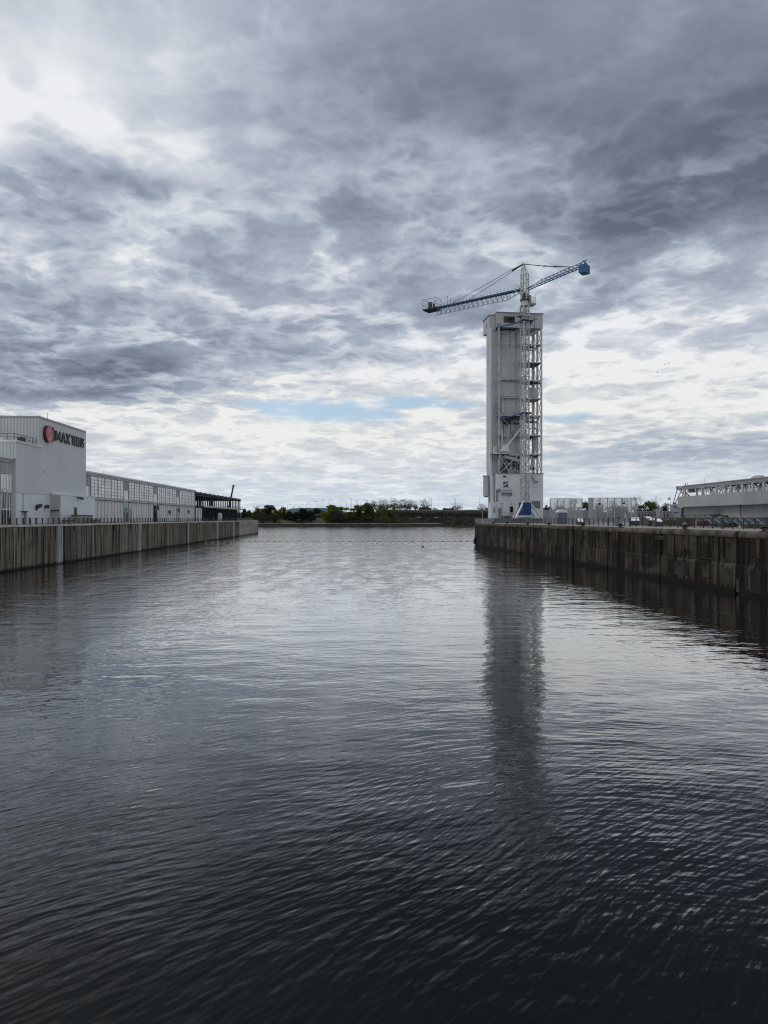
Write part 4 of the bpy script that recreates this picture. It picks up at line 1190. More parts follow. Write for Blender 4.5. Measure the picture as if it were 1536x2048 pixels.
# open steel frame: columns, floors, beams, braces
cols = {'f0': (FT.onY(997.5, 800, 0)[0], 0), 'f1': (FT.onY(1041, 800, 0)[0], 0), 'f2': (FT.onY(1082.8, 800, 0)[0], 0),
        'r1': (SX1 + .3, D - .3), 'r2': (FT.onY(1082.8, 800, 0)[0], D - .3), 'm2': (FT.onY(1082.8, 800, 0)[0], D * .5), 'm1': (SX1 + 3.0, D - .3)}
for k, (xx, yy) in cols.items():
    wd = .5 if k[0] == 'f' else .55
    MB().box(xx - wd / 2, xx + wd / 2, yy - .22, yy + .22, Z1 + .2, Z2).part('column', M['whitesteel'], tw)
fl_py = (688, 724, 760, 795.5, 831, 870, 908)
xf0, xf1, xf2 = cols['f0'][0], cols['f1'][0], cols['f2'][0]
zs = [Z1] + [zf(v) for v in reversed(fl_py)] + [Z2]
for i, py in enumerate(fl_py):
    zz = zf(py)
    fb = MB().box(xf1 - .3, xf2 + .1, -.12, .12, zz - .25, zz + .12).box(xf2 - .12, xf2 + .12, .2, D - .3, zz - .25, zz + .1).box(xf1, xf2, D - .42, D - .18, zz - .25, zz + .1)
    fb.box(xf1 - .1, xf1 + .12, .2, D - .3, zz - .25, zz + .1).box(xf1, xf2, D * .5 - .1, D * .5 + .1, zz - .28, zz + .08)
    fb.part('floor_beam', M['whitesteel'], tw)
    MB().box(xf0 - .1, xf1 - .32, -.1, .1, zz - .16, zz + .06).box(xf0 - .1, xf0 + .1, .12, SY_, zz - .16, zz + .06).part('floor_beam', M['whitesteel'], tw)
    MB().box(xf1 + .15, xf2 - (.15 if i % 2 else 1.6), .15 if i % 3 else 2.2, D - .5, zz - .02, zz + .05).part('floor_deck', M['tower_dark'], tw)
    w = MB()
    for xx in [xf1 + .4 + q * (xf2 - xf1 - .6) / 6 for q in range(7)]: w.bar((xx, -.1, zz + .12), (xx, -.1, zz + 1.1), .05)
    w.bar((xf1 + .3, -.1, zz + 1.1), (xf2, -.1, zz + 1.1), .06).bar((xf1 + .3, -.1, zz + .6), (xf2, -.1, zz + .6), .045)
    w.part('guard_rail', M['whitesteel'], tw)
br = MB()
for i, (za, zb_) in enumerate(zip(zs[:-1], zs[1:])):
    # side frame at the right is a narrow lattice with crosses
    br.bar((xf2, .25, za + .1), (xf2, D * .5 - .2, zb_ - .3), .13).bar((xf2 - .02, .25, zb_ - .3), (xf2 - .02, D * .5 - .2, za + .1), .13)
    br.bar((xf2, D * .5 + .2, za + .1), (xf2, D - .5, zb_ - .3), .11)
    # front bay over the shaft
    if i % 2: br.bar((xf0 + .2, 0, za + .1), (xf1 - .3, .02, zb_ - .2), .13)
    else: br.bar((xf0 + .2, 0, zb_ - .2), (xf1 - .3, .02, za + .1), .13)
    br.bar((xf0, .1, za + .2), (xf0 - .9, SY_ - .1, zb_ - .4), .1)
    br.bar((xf1 + .3, .05, za + .1), (xf2 - .2, .05, zb_ - .3), .10); br.bar((xf1 + .3, D * .5, zb_ - .3), (xf2 - .2, D * .5, za + .1), .10)
    br.bar((xf1 + .2, .3, za + .2), (xf1 + .2, D - .5, zb_ - .3), .11); br.bar((xf0 + .15, 0, (za + zb_) / 2), (xf1 - .3, 0, (za + zb_) / 2), .09)
    for q_ in range(3): br.bar((xf1 + 1.2 + q_ * 1.6, D - .35, za), (xf1 + 1.2 + q_ * 1.6, D - .35, zb_), .16)
    br.bar((xf2 - 1.6, D * .55, za), (xf2 - 1.6, D * .55, zb_), .3)
    # rear
    br.bar((xf1 + .3, D - .3, za + .1), (xf2 - .3, D - .3, zb_ - .3), .14)
br.bar((xf0 + .2, 0, zs[0]), (xf1 - .3, 0, zs[1]), .26); br.bar((xf0 + .3, .05, zs[1]), ((xf0 + xf1) / 2, .05, zs[0]), .22)
br.bar((xf1 + .3, .5, Z2 - 3.6), (xf2 - .3, .5, Z2 - .2), .25)
br.part('brace', M['whitesteel'], tw)
# dark hanging grid below the cap
w = MB()
for px in (1003, 1019.5, 1033): p = FT.onY(px, 680, 1.0); w.bar((p[0], 1.0, zf(695, 1)), (p[0], 1.0, Z2), .12)
w.bar((xf0, 1.0, zf(670, 1)), (xf1, 1.0, zf(670, 1)), .1)
w.part('hanger', M['dark'], tw)
MB().box(X0f + .2, xf1, .1, 1.7, Z2 - .45, Z2).part('soffit_beam', M['dark'], tw)
# dark machinery pieces, added to stand in for the shadows under the floors
dg = random.Random(31)
for (pa_, pb_, p0, p1, n_) in ((1003, 1039, 836, 848, 14), (998, 1040, 872, 880, 10), (1000, 1040, 909, 914, 9), (1000, 1020, 934, 945, 9), (1055, 1078, 834, 846, 8), (1055, 1078, 872, 880, 6), (1056, 1076, 911, 916, 6), (1055, 1080, 690, 694, 5), (1055, 1080, 727, 731, 5), (1055, 1080, 763, 768, 5)):
    shade_pieces = MB()
    for _ in range(n_):
        px = dg.uniform(pa_, pb_); py = dg.uniform(p0, p1); yl = dg.uniform(.5, 1.6) if pb_ < 1045 else dg.uniform(1.0, 5.5)
        q_ = FT.onY(px, py, yl); s1, s2 = dg.uniform(.2, .8), dg.uniform(.15, .55)
        shade_pieces.box(q_[0] - s1, q_[0] + s1, yl - .2, yl + .2, q_[2] - s2, q_[2] + s2)
    shade_pieces.part('machinery', M['dark'] if dg.random() < .7 else M['tower_dark'], tw)['kind'] = 'stuff'
# torn awnings over the floors
for py in (762, 797):
    zz = zf(py, 1.4); a_ = MB()
    n = 9
    pts = [(xf0 + .4 + (xf1 - xf0 - .8) * i / n, zz + .25 + .18 * math.sin(i * 1.7)) for i in range(n + 1)]
    for (x_a, z_a), (x_b, z_b) in zip(pts[:-1], pts[1:]):
        a_.add([(x_a, 1.85, zz + .75), (x_b, 1.85, zz + .75), (x_b, .9, z_b), (x_a, .9, z_a), (x_a, 1.85, zz + .68), (x_b, 1.85, zz + .68), (x_b, .9, z_b - .07), (x_a, .9, z_a - .07)],
               [(0, 1, 2, 3), (4, 7, 6, 5), (3, 2, 6, 7), (0, 4, 5, 1)])
    a_.part('awning', M['tower_dark'], tw)
# machinery behind the front frame
def tp(px, py, yl): return Vector(FT.onY(px, py, yl))
# blue-grey sloped chute, dark machinery and hoppers around the middle floors
MB().prism([(tp(1000, 830, 0.4).x, zf(832, .4)), (tp(1038, 823, .4).x, zf(823, .4)), (tp(1038, 830, .4).x, zf(830, .4)), (tp(1000, 834, .4).x, zf(834.5, .4))], 'y', .2, 1.4).part('chute', M['greysteel'], tw)
MB().box(tp(996.5, 0, .6).x, tp(1041, 0, .6).x, .5, 1.8, zf(836, .6), zf(832, .6)).part('underfloor_band', M['dark'], tw)  # plain black band giving the floor its dark underside
hp = MB()
xa, xb, xm0, xm1 = tp(1006, 0, .9).x, tp(1024, 0, .9).x, tp(1012, 0, .9).x, tp(1018, 0, .9).x
hp.add([(xa, .4, zf(838)), (xb, .4, zf(838)), (xb, 1.8, zf(838)), (xa, 1.8, zf(838)), (xm0, .8, zf(850)), (xm1, .8, zf(850)), (xm1, 1.4, zf(850)), (xm0, 1.4, zf(850))],
       [(0, 1, 2, 3), (7, 6, 5, 4), (0, 4, 5, 1), (1, 5, 6, 2), (2, 6, 7, 3), (3, 7, 4, 0)])
hp.part('hopper', M['dark'], tw)
hp = MB()
xa, xb, xm0, xm1 = tp(1024, 0, .9).x, tp(1042, 0, .9).x, tp(1029, 0, .9).x, tp(1042, 0, .9).x
hp.add([(xm0 + 1, .4, zf(848)), (xm0 + 2.4, .4, zf(848)), (xm0 + 2.4, 1.8, zf(848)), (xm0 + 1, 1.8, zf(848)), (xa, .5, zf(868)), (xb, .5, zf(868)), (xb, 1.7, zf(868)), (xa, 1.7, zf(868))],
       [(0, 1, 2, 3), (7, 6, 5, 4), (0, 4, 5, 1), (1, 5, 6, 2), (2, 6, 7, 3), (3, 7, 4, 0)])
hp.part('hopper', M['greysteel'], tw)
w = MB()
for px, p0, p1 in ((1006.5, 838, 870), (1021.5, 828, 872), (1035, 838, 850)): w.box(tp(px, 0, .3).x - .09, tp(px, 0, .3).x + .09, .2, .4, zf(p1), zf(p0))
w.part('hanger', M['dark'], tw)
wh = MB(); ctr = tp(996, 818, .2)
rim = [ctr + Vector((1.35 * math.cos(a), 0, 1.35 * math.sin(a))) for a in [2 * math.pi * i / 18 for i in range(19)]]
for a, c in zip(rim[:-1], rim[1:]): wh.bar(a, c, .16)
for k in range(6): wh.bar(ctr, rim[k * 3], .07)
wh.part('sheave_wheel', M['tower_dark'], tw)
MB().cyl(tp(1005, 797, .1), tp(1006, 826, .1), .28, n=10).part('downpipe', M['whitesteel'], tw)
MB().cyl(tp(1041.5, 857, -.6), tp(1014, 893, -.6), .32, n=12).part('boom_pipe', M['white2'], tw)
# winch head and slewing platform
zpl = zf(908)
MB().box(tp(999, 0, -.9).x, tp(1018.5, 0, -.9).x, -1.6, .4, zf(904, -.6), zf(900.5, -.6)).part('winch_base', M['white2'], tw)
wn = MB()
a_, b_ = tp(1003, 901, -.6), tp(1014, 890.5, -.6)
wn.bar(a_, b_, .75, .9); wn.cyl(tp(1013, 896, -1.1), tp(1013, 896, .1), .7, n=12); wn.box(tp(1003.5, 0, -.6).x, tp(1009, 0, -.6).x, -1, 0, zf(901, -.6), zf(891, -.6))
wn.part('winch_head', M['white2'], tw)
MB().cyl(tp(1004, 861, -.3), tp(1004.5, 891, -.3), .30, n=10).part('downpipe', M['whitesteel'], tw)
pc = ((tp(983, 0, -.6).x + tp(1021, 0, -.6).x) / 2, .5)
rpl = (tp(1021, 0, -.6).x - tp(983, 0, -.6).x) / 2
MB().prism([(pc[0] + rpl * math.cos(a), pc[1] + 2.1 * math.sin(a)) for a in [2 * math.pi * i / 24 for i in range(24)]], 'z', zpl - .1, zpl + .22).part('slewing_platform', M['white2'], tw)
MB().box(tp(982.5, 0, -.9).x, tp(993, 0, -.9).x, -.9, .9, zpl + .24, zpl + .85).cyl((tp(987, 0, -.5).x, -.5, zpl + .8), (tp(989, 0, -.5).x, -.5, zpl + 2.2), .3, n=8).box(tp(989, 0, 0).x, tp(993, 0, 0).x, -.4, .6, zpl + .85, zpl + 2.4).part('motor', M['tower_mid'], tw)
w = MB()
for a0_, a1_ in ((986, 996), (1010, 1001), (992, 997)): w.bar(tp(a0_, 909, -.4), tp(a1_, 924, .2), .16)
w.bar(tp(1002.5, 910, -.5), tp(999.5, 922, 0), .2); w.sphere(tp(999, 913, -.4), .55, .55, .6, 10, 6); w.cyl(tp(998.5, 914, -.4), tp(997, 922, -.2), .35, .2, 8)
w.cyl(tp(997.5, 922, -.2), tp(996.5, 940, -.2), .24, .3, 8)
w.part('platform_strut', M['whitesteel'], tw)
MB().cyl(tp(1008, 913, .6), tp(1040, 922.5, .6), .62, n=14).part('conveyor_tube', M['tower_mid'], tw)
MB().cyl(tp(1018, 909.5, .2), tp(1040, 910, .2), .33, n=10).part('conveyor_tube', M['whitesteel'], tw)
dkb = MB().box(tp(1006, 0, 1.7).x, tp(1040, 0, 1.7).x, 1.6, 1.78, zf(946, 1.7), zf(911, 1.7)).part('recess_shade', M['dark'], tw)  # flat dark sheet that paints the shade of a recess
w = MB()
for px in (1010, 1014, 1018.5, 1022, 1030, 1034): w.box(tp(px, 0, 1.5).x - .06, tp(px, 0, 1.5).x + .32, 1.5, 1.58, zf(945, 1.5), zf(921, 1.5))
w.part('panel', M['tower_dark'], tw)
# plant standing on the base roof
MB().box(tp(1014.5, 0, .3).x, tp(1024, 0, .3).x, .1, 1.3, Z1 + .22, Z1 + 1.6).box(tp(1019, 0, .3).x, tp(1024, 0, .3).x, .1, 1.3, Z1 + 1.6, Z1 + 2.2).part('motor', M['greysteel'], tw)
MB().cyl((tp(1027, 0, .3).x, .1, Z1 + .9), (tp(1027, 0, .3).x, 1.2, Z1 + .9), .75, n=14).cyl((tp(1035, 0, .3).x, .1, Z1 + .7), (tp(1035, 0, .3).x, 1.2, Z1 + .7), .55, n=12).part('fan', M['tower_dark'], tw)
w = MB()
for i in range(9):
    xx = tp(1001, 0, -.1).x + i * .45; w.bar((xx, -.15, Z1 + .22), (xx, -.15, Z1 + 1.3), .05)
w.bar((tp(1001, 0, -.1).x, -.15, Z1 + 1.3), (tp(1022, 0, -.1).x, -.15, Z1 + 1.3), .06)
w.part('roof_rail', M['tower_dark'], tw)
# right-hand machinery: tank, curved spouts, leg pipe, black hose
MB().cyl((tp(1064, 0, 4).x, 4, zf(795, 4)), (tp(1064, 0, 4).x, 4, zf(776, 4)), 1.35, n=14).part('tank', M['tower_mid'], tw)
for py0, rad in ((833, 1.45), (858, 1.45)):
    c_ = tp(1066, py0 + 6, 2.5); w = MB()
    pts = [c_ + Vector((rad * math.cos(a), 0, rad * math.sin(a))) for a in [math.pi * i / 10 for i in range(11)]]
    for a, b in zip(pts[:-1], pts[1:]): w.bar(a, b, .42, .42)
    w.bar(pts[0], pts[0] - Vector((0, 0, 1.2)), .42); w.bar(pts[-1], pts[-1] - Vector((0, 0, 1.6)), .42)
    w.part('curved_spout', M['whitesteel'], tw)
MB().cyl(tp(1070, 868, 3), tp(1069, 903, 3), .75, n=12).part('leg_pipe', M['tower_mid'], tw)
MB().cyl(tp(1068.5, 905, 3), tp(1062, 940, 3), .55, n=12).part('leg_pipe', M['tower_mid'], tw)
MB().box(tp(1061, 0, 2).x, tp(1064, 0, 2).x, 1.6, 2.4, zf(918, 2), zf(914, 2)).part('junction_box', M['white2'], tw)
hz = MB(); hz.cyl(tp(1067, 944, 1), tp(1067, 938, 1), .36, .42, 8); hz.cyl(tp(1067, 938, 1), tp(1066.5, 933.5, 1), .42, .15, 8)
hz.tube([tp(1067.5, 934, 1), tp(1070, 936, 1), tp(1073, 939.5, 1), tp(1075, 943, 1)], .09)
hz.part('hose_reel', M['black'], tw)
MB().cyl(tp(1064, 950, -.5), tp(1073.5, 963.5, -.9), .42, n=12).part('discharge_spout', M['skin_tower'], tw)
MB().cyl(tp(1073.2, 963.2, -.9), tp(1074.2, 964.8, -.95), .47, n=12).part('spout_lip', M['dark'], tw)

# long white props between crane mast and building
# ------------------------------------------------------------------ tower crane
CYc = 225.5; CXc = (1049.5 - CX) / F * CYc
FC = Frame(CXc, CYc, R(20))
cr = T(FC, 'tower_crane', 'white lattice tower crane with a blue jib standing before the white conveyor tower', 'crane', (0, 0, ZP))
def cz(py): return FC.z(0, 0, py)
HWm = .95
zbase, ztop = cz(1003.5), cz(612)
corners = [(-HWm, -HWm), (HWm, -HWm), (HWm, HWm), (-HWm, HWm)]
nb = 36; hb = (ztop - zbase) / nb
per = 6
for sct in range(nb // per):
    z0 = zbase + sct * per * hb; m_ = MB()
    for (xx, yy) in corners: m_.bar((xx, yy, z0), (xx, yy, z0 + per * hb), .32)
    for k in range(per):
        za, zb_ = z0 + k * hb, z0 + (k + 1) * hb
        for q_ in range(4):
            (xa, ya), (xb, yb) = corners[q_], corners[(q_ + 1) % 4]
            m_.bar((xa, ya, za), (xb, yb, za), .15)
            if (k + q_) % 2: m_.bar((xa, ya, za), (xb, yb, zb_), .16)
            else: m_.bar((xb, yb, za), (xa, ya, zb_), .16)
    # ladder inside
    for s_ in (-.2, .2): m_.bar((s_ + .3, .3, z0), (s_ + .3, .3, z0 + per * hb), .07)
    zz = z0
    while zz < z0 + per * hb: m_.bar((.1, .3, zz), (.5, .3, zz), .05); zz += .9
    m_.part('mast_section', M['whitesteel'], cr)
# portal base
bxp = 1.45
MB().box(-bxp, bxp, -bxp, bxp, ZP + .95, zbase - .25).part('base_box', M['deepblue'], cr)
MB().box(-bxp - .1, bxp + .1, -bxp - .1, bxp + .1, ZP + .55, ZP + .95).part('base_frame', M['white2'], cr)
MB().box(-1.1, 1.1, -1.1, 1.1, zbase - .26, zbase + .2).part('mast_foot', M['whitesteel'], cr)
MB().box(-1.6, 1.6, -1.3, 1.3, ZP, ZP + .55).part('ballast', M['conc'], cr)
for px, yl in ((1031.4, -2.4), (1083.5, -1.0), (1026, 3.0), (1070, 4.2)):
    p = Vector(FC.onY(px, 1030, yl)); p.z = ZP + .25
    q_ = Vector((math.copysign(.95, p.x), math.copysign(.95, p.y), zbase + .1))
    lg = MB().bar(p, q_, .46, .46).part('leg', M['white2'], cr)
    MB().box(p.x - .5, p.x + .5, p.y - .5, p.y + .5, ZP, ZP + .22).part('foot', M['white2'], cr, parent=lg)
# ties to the building
w = MB(); z_ = cz(645)
w.bar((-.9, .5, z_ + .3), (-6.6, 4.4, z_ - .9), .36); w.bar((-.9, -.6, z_ + .3), (-6.6, 4.2, z_ - .9), .28); w.bar((.9, .9, z_), (1.8, 5.2, z_), .28)
w.part('mast_tie', M['blue'], cr)
MB().box(-1.5, 2.3, -1.5, 1.5, z_ + .3, z_ + .62).prism([(1.2, z_ + .3), (2.3, z_ + .3), (1.2, z_ - 1.4)], 'y', -1.3, -1.1).part('collar', M['navy'], cr)
z_ = cz(827)
w = MB(); w.bar((-.9, -.5, z_), (-6.8, 4.0, z_ - 1.6), .34); w.bar((-.9, .8, z_), (-6.8, 4.2, z_ - 1.6), .26); w.bar((.9, .9, z_), (2.2, 5.0, z_), .26)
w.part('mast_tie', M['blue'], cr)
MB().box(-1.3, 1.9, -1.3, 1.3, z_ - .15, z_ + .2).part('collar', M['navy'], cr)
z_ = cz(952)
MB().bar((-.95, -.4, z_ - .2), (-8.1, 3.4, z_ - 3.9), .24).bar((.95, -.4, z_ + .6), (6.2, 1.2, z_ + 3.0), .24).part('mast_tie', M['white2'], cr)
# slewing ring and rotating head
zsl = cz(601)
MB().cyl((0, 0, ztop - .05), (0, 0, zsl - .3), 1.35, 1.25, 18).part('slewing_ring', M['whitesteel'], cr)
MB().cyl((0, 0, zsl - .3), (0, 0, zsl + .15), 1.45, n=18).part('bearing', M['dark'], cr)
JA = R(142.0) - FC.th                     # jib azimuth in the crane's frame
ju = Vector((math.cos(JA), math.sin(JA), 0)); jn = Vector((-ju.y, ju.x, 0))
def J(a, b, z): return ju * a + jn * b + Vector((0, 0, z))
zj = cz(578)                              # jib deck level
zhd, zap = cz(549), cz(527)
hd = MB()
for a in (-.95, .95):
    for b in (-.85, .85): hd.bar(J(a, b, zsl + .1), J(a, b, zhd), .24)
nh = 6
for k in range(nh):
    za, zb_ = zsl + .1 + (zhd - zsl - .1) * k / nh, zsl + .1 + (zhd - zsl - .1) * (k + 1) / nh
    for (a0_, b0_), (a1_, b1_) in (((-.95, -.85), (.95, -.85)), ((.95, -.85), (.95, .85)), ((.95, .85), (-.95, .85)), ((-.95, .85), (-.95, -.85))):
        hd.bar(J(a0_, b0_, za), J(a1_, b1_, zb_), .11) if k % 2 else hd.bar(J(a1_, b1_, za), J(a0_, b0_, zb_), .11)
        hd.bar(J(a0_, b0_, zb_), J(a1_, b1_, zb_), .12)
for b in (-.85, .85):
    hd.bar(J(.95, b, zhd), J(.75, b * .25, zap), .2); hd.bar(J(-.95, b, zhd), J(.35, b * .25, zap), .2)
    hd.bar(J(.9, b * .7, (zhd + zap) / 2), J(-.35, b * .62, (zhd + zap) / 2), .1); hd.bar(J(.92, b * .7, (zhd * .7 + zap * .3)), J(-.3, b * .62, (zhd + zap) / 2), .09)
hd.bar(J(.9, -.25, zap), J(.2, .25, zap), .3)
hd.part('tower_head', M['whitesteel'], cr)
cbn = MB().box(-.7, .7, -.7, .7, zsl + .3, zsl + 2.2).part('machinery', M['dark'], cr)
# jib: two deck chords, one bottom chord, walkway and rails
JL = 33.5
jb = MB()
for b in (-.75, .75): jb.bar(J(.9, b, zj), J(JL, b, zj), .30, .40)
jb.part('upper_chord', M['blue'], cr)
MB().add([J(1.2, -.6, zj + .1), J(JL, -.6, zj + .1), J(JL, .6, zj + .1), J(1.2, .6, zj + .1), J(1.2, -.6, zj + .02), J(JL, -.6, zj + .02), J(JL, .6, zj + .02), J(1.2, .6, zj + .02)],
         [(0, 1, 2, 3), (4, 7, 6, 5), (0, 4, 5, 1), (2, 6, 7, 3), (1, 5, 6, 2), (3, 7, 4, 0)]).part('walkway', M['blue'], cr)
jd = 2.35; n = 15; x0j = 6.0; stj = (JL - x0j) / n
lo = MB(); lo.bar(J(x0j, 0, zj - jd), J(JL - .4, 0, zj - jd), .16); lo.bar(J(1.0, 0, zj - .6), J(x0j, 0, zj - jd), .16)
lo.part('lower_chord', M['greysteel'], cr)
lc = MB()
for k in range(n):
    a = x0j + k * stj
    for b in (-.75, .75):
        lc.bar(J(a, 0, zj - jd), J(a + stj / 2, b, zj - .15), .11); lc.bar(J(a + stj / 2, b, zj - .15), J(a + stj, 0, zj - jd), .11)
        lc.bar(J(a, 0, zj - jd), J(a, b, zj - .15), .07)
for k in range(3): lc.bar(J(2 + k * 1.5, 0, zj - .95 - k * .65), J(2.6 + k * 1.5, .75, zj - .1), .09); lc.bar(J(2 + k * 1.5, 0, zj - .95 - k * .65), J(2.6 + k * 1.5, -.75, zj - .1), .09)
lc.part('lacing', M['greysteel'], cr)
rl = MB()
k = 1.4
while k < JL - .5:
    for b in (-.85, .85): rl.bar(J(k, b, zj + .15), J(k, b, zj + 1.3), .06)
    k += 1.3
for b in (-.85, .85):
    for h_ in (.7, 1.3): rl.bar(J(1.4, b, zj + h_), J(JL - .5, b, zj + h_), .055)
rl.part('jib_rail', M['greysteel'], cr)
sa = MB()
for a in (2.2, 3.3): sa.bar(J(a, -.9, zj + .2), J(a, -.9, zj + 1.9), .09); sa.bar(J(a, .9, zj + .2), J(a, .9, zj + 1.9), .09)
sa.bar(J(2.2, -.9, zj + 1.9), J(3.3, -.9, zj + 1.9), .09); sa.bar(J(2.2, .9, zj + 1.9), J(3.3, .9, zj + 1.9), .09); sa.bar(J(1.0, -.9, zj - 1.8), J(3.2, -.9, zj + .1), .2); sa.bar(J(1.0, .9, zj - 1.8), J(3.2, .9, zj + .1), .2)
sa.part('jib_foot', M['whitesteel'], cr)
# caged work deck at the jib tip
e0_, e1_ = JL - .6, JL + 4.6
wd = 2.0
fl_ = MB(); fl_.add([J(a, b, z_) for z_ in (zj - .5, zj - .05) for a, b in ((e0_, -wd), (e1_, -wd), (e1_, wd), (e0_, wd))], [(0, 3, 2, 1), (4, 5, 6, 7), (0, 1, 5, 4), (1, 2, 6, 5), (2, 3, 7, 6), (3, 0, 4, 7)])
fl_.part('tip_deck', M['navy'], cr)
cg = MB()
for a in (e0_, (e0_ + e1_) / 2, e1_):
    for b in (-wd, wd): cg.bar(J(a, b, zj), J(a, b, zj + 3.2), .1)
for z_ in (zj + 1.3, zj + 3.2):
    for b in (-wd, wd): cg.bar(J(e0_, b, z_), J(e1_, b, z_), .1)
    for a in (e0_, e1_): cg.bar(J(a, -wd, z_), J(a, wd, z_), .1)
cg.bar(J(e0_ + 2, -wd, zj + 3.2), J(e0_ + 2, wd, zj + 3.2), .09); cg.bar(J(e1_ - 1, 0, zj + 3.3), J(e1_ + 1.6, -1.2, zj + 3.9), .1)
cg.part('tip_cage', M['greysteel'], cr)
for a, b, c_, h_, mt, nm in ((e1_ - 1.6, -.3, .55, 2.6, 'navy', 'tip_cabinet'), (e0_ + 1.4, .5, .32, 1.6, 'dullred', 'tip_cabinet')):
    cbm = MB(); cbm.add([J(a + u, b + v, z_) for z_ in (zj, zj + h_) for u, v in ((-c_, -c_), (c_, -c_), (c_, c_), (-c_, c_))], [(0, 3, 2, 1), (4, 5, 6, 7), (0, 1, 5, 4), (1, 2, 6, 5), (2, 3, 7, 6), (3, 0, 4, 7)])
    cbm.part(nm, M[mt], cr)
MB().bar(J(28, 0, zj), J(28, 0, zj + 2.6), .12).sphere(J(28.9, .3, zj + 3.0), .18, .18, .18, 8, 5).bar(J(28.9, .3, zj), J(28.9, .3, zj + 2.9), .05).part('lamp_post', M['dark'], cr)
# counter-jib, rising slightly, with the blue ballast box
CL = 19.3; up_ = 3.6
def K(a, b, z): return J(-a, b, zj + .1 + up_ * max(0, a - .9) / CL + z)
cj = MB()
for b in (-.7, .7): cj.bar(K(.9, b, -.45), K(CL, b, -.45), .2, .26)
cj.bar(K(5.5, 0, .75), K(CL, 0, .75), .17); cj.bar(K(5.5, 0, .75), K(1.2, 0, .0), .14)
cj.part('counter_jib', M['blue'], cr)
lc = MB(); n = 12
for k in range(n):
    a = 4.0 + (CL - 4.0) * k / n; b2 = 4.0 + (CL - 4.0) * (k + 1) / n; m2 = (a + b2) / 2
    for b in (-.7, .7): lc.bar(K(a, b, -.4), K(m2, 0, .7), .09); lc.bar(K(m2, 0, .7), K(b2, b, -.4), .09)
    lc.bar(K(a, -.7, -.45), K(b2, .7, -.45), .08)
lc.part('lacing', M['blue'], cr)
bb = MB(); zb0 = zj + up_ - 2.9
bb.add([J(-a, b, z_) for z_ in (zb0, zb0 + 2.5) for a, b in ((CL - .7, -1.5), (CL + 1.4, -1.5), (CL + 1.4, 1.5), (CL - .7, 1.5))], [(0, 3, 2, 1), (4, 5, 6, 7), (0, 1, 5, 4), (1, 2, 6, 5), (2, 3, 7, 6), (3, 0, 4, 7)])
for b in (-1.52, -.5, .5, 1.52): bb.bar(J(-(CL - .72), b, zb0), J(-(CL - .72), b, zb0 + 2.5), .14); bb.bar(J(-(CL + 1.42), b, zb0), J(-(CL + 1.42), b, zb0 + 2.5), .14)
bb.part('counterweight', M['blue'], cr)
w = MB()
for a in (CL - .4, CL + 1.1):
    for b in (-1.3, 1.3): w.bar(J(-a, b, zb0 + 2.5), J(-(CL + .3), b * .3, zj + up_ + 1.0), .18)
w.bar(J(-(CL - 1.2), 0, zj + up_ + .4), J(-(CL + 1.3), 0, zj + up_ + 1.15), .22)
w.part('hanger', M['blue'], cr)
# pendants
pd = MB()
ap = J(.6, 0, zap - .05)
for b, a in ((.3, 27.0), (-.3, 22.5)): pd.bar(ap + jn * b, J(a, b * 2, zj + .2), .10)
pd.bar(ap, ap.lerp(J(25, 0, zj), .16), .38, .3)
pd.part('pendant', M['dark'], cr)
pd = MB(); e_ = K(15.6, 0, .75)
for b in (.25, -.25):
    md = ap.lerp(e_, .5) - Vector((0, 0, .25)); pd.bar(ap + jn * b, md + jn * b, .11); pd.bar(md + jn * b, e_ + jn * b, .11)
for f_ in (.46, .68): p = ap.lerp(e_, f_) - Vector((0, 0, .2)); pd.bar(p - ju * .5, p + ju * .5, .28)
pd.part('pendant', M['dark'], cr)
# access platforms round the head
pf = MB().box(1.0, 3.3, -1.3, 1.2, cz(608) - .3, cz(606)).prism([(1.0, cz(612)), (1.0, cz(608)), (3.1, cz(608))], 'y', -1.2, 1.1)
pf.part('platform', M['greysteel'], cr)
w = MB()
for xx in (1.7, 2.5, 3.25): w.bar((xx, -1.25, cz(606)), (xx, -1.25, cz(606) + 1.9), .08); w.bar((xx, 1.15, cz(606)), (xx, 1.15, cz(606) + 1.9), .08)
for h_ in (.6, 1.2, 1.85): w.bar((1.2, -1.25, cz(606) + h_), (3.25, -1.25, cz(606) + h_), .07); w.bar((3.25, -1.25, cz(606) + h_), (3.25, 1.15, cz(606) + h_), .07)
w.bar((3.3, -1.2, cz(606)), (3.3, -1.2, cz(588)), .07).box(1.05, 1.6, -1.1, -.3, cz(606), cz(606) + 2.4)
w.part('platform_rail', M['greysteel'], cr)
pf = MB().box(-2.6, -1.0, -1.2, 1.2, cz(634), cz(633)).box(-1.6, 1.4, -1.6, -1.1, cz(635.5), cz(634))
pf.bar((1.0, -1.4, cz(635)), (2.6, -1.4, cz(638.5)), .2).box(2.3, 4.0, -1.5, -1.0, cz(639), cz(638)); pf.bar((-2.6, -1.2, cz(624)), (-.6, -1.2, cz(633)), .25)
pf.part('platform', M['greysteel'], cr)
w = MB()
for xx in (-2.9, -2.4, -1.9, -1.4): w.bar((xx, -1.2, cz(632)), (xx, -1.2, cz(616) - (.8 if xx > -2 else 0)), .08); w.bar((xx, 1.2, cz(633)), (xx, 1.2, cz(620)), .07)
for h_ in (616, 621, 626, 630): w.bar((-2.9, -1.2, cz(h_) - .3), (-1.0, -1.2, cz(h_) - .8), .07)
w.part('stair_cage', M['greysteel'], cr)
w = MB()
for i in range(8): w.bar((1.6 + i * .42, -.2, cz(638)), (1.6 + i * .42, -.2, cz(629)), .05)
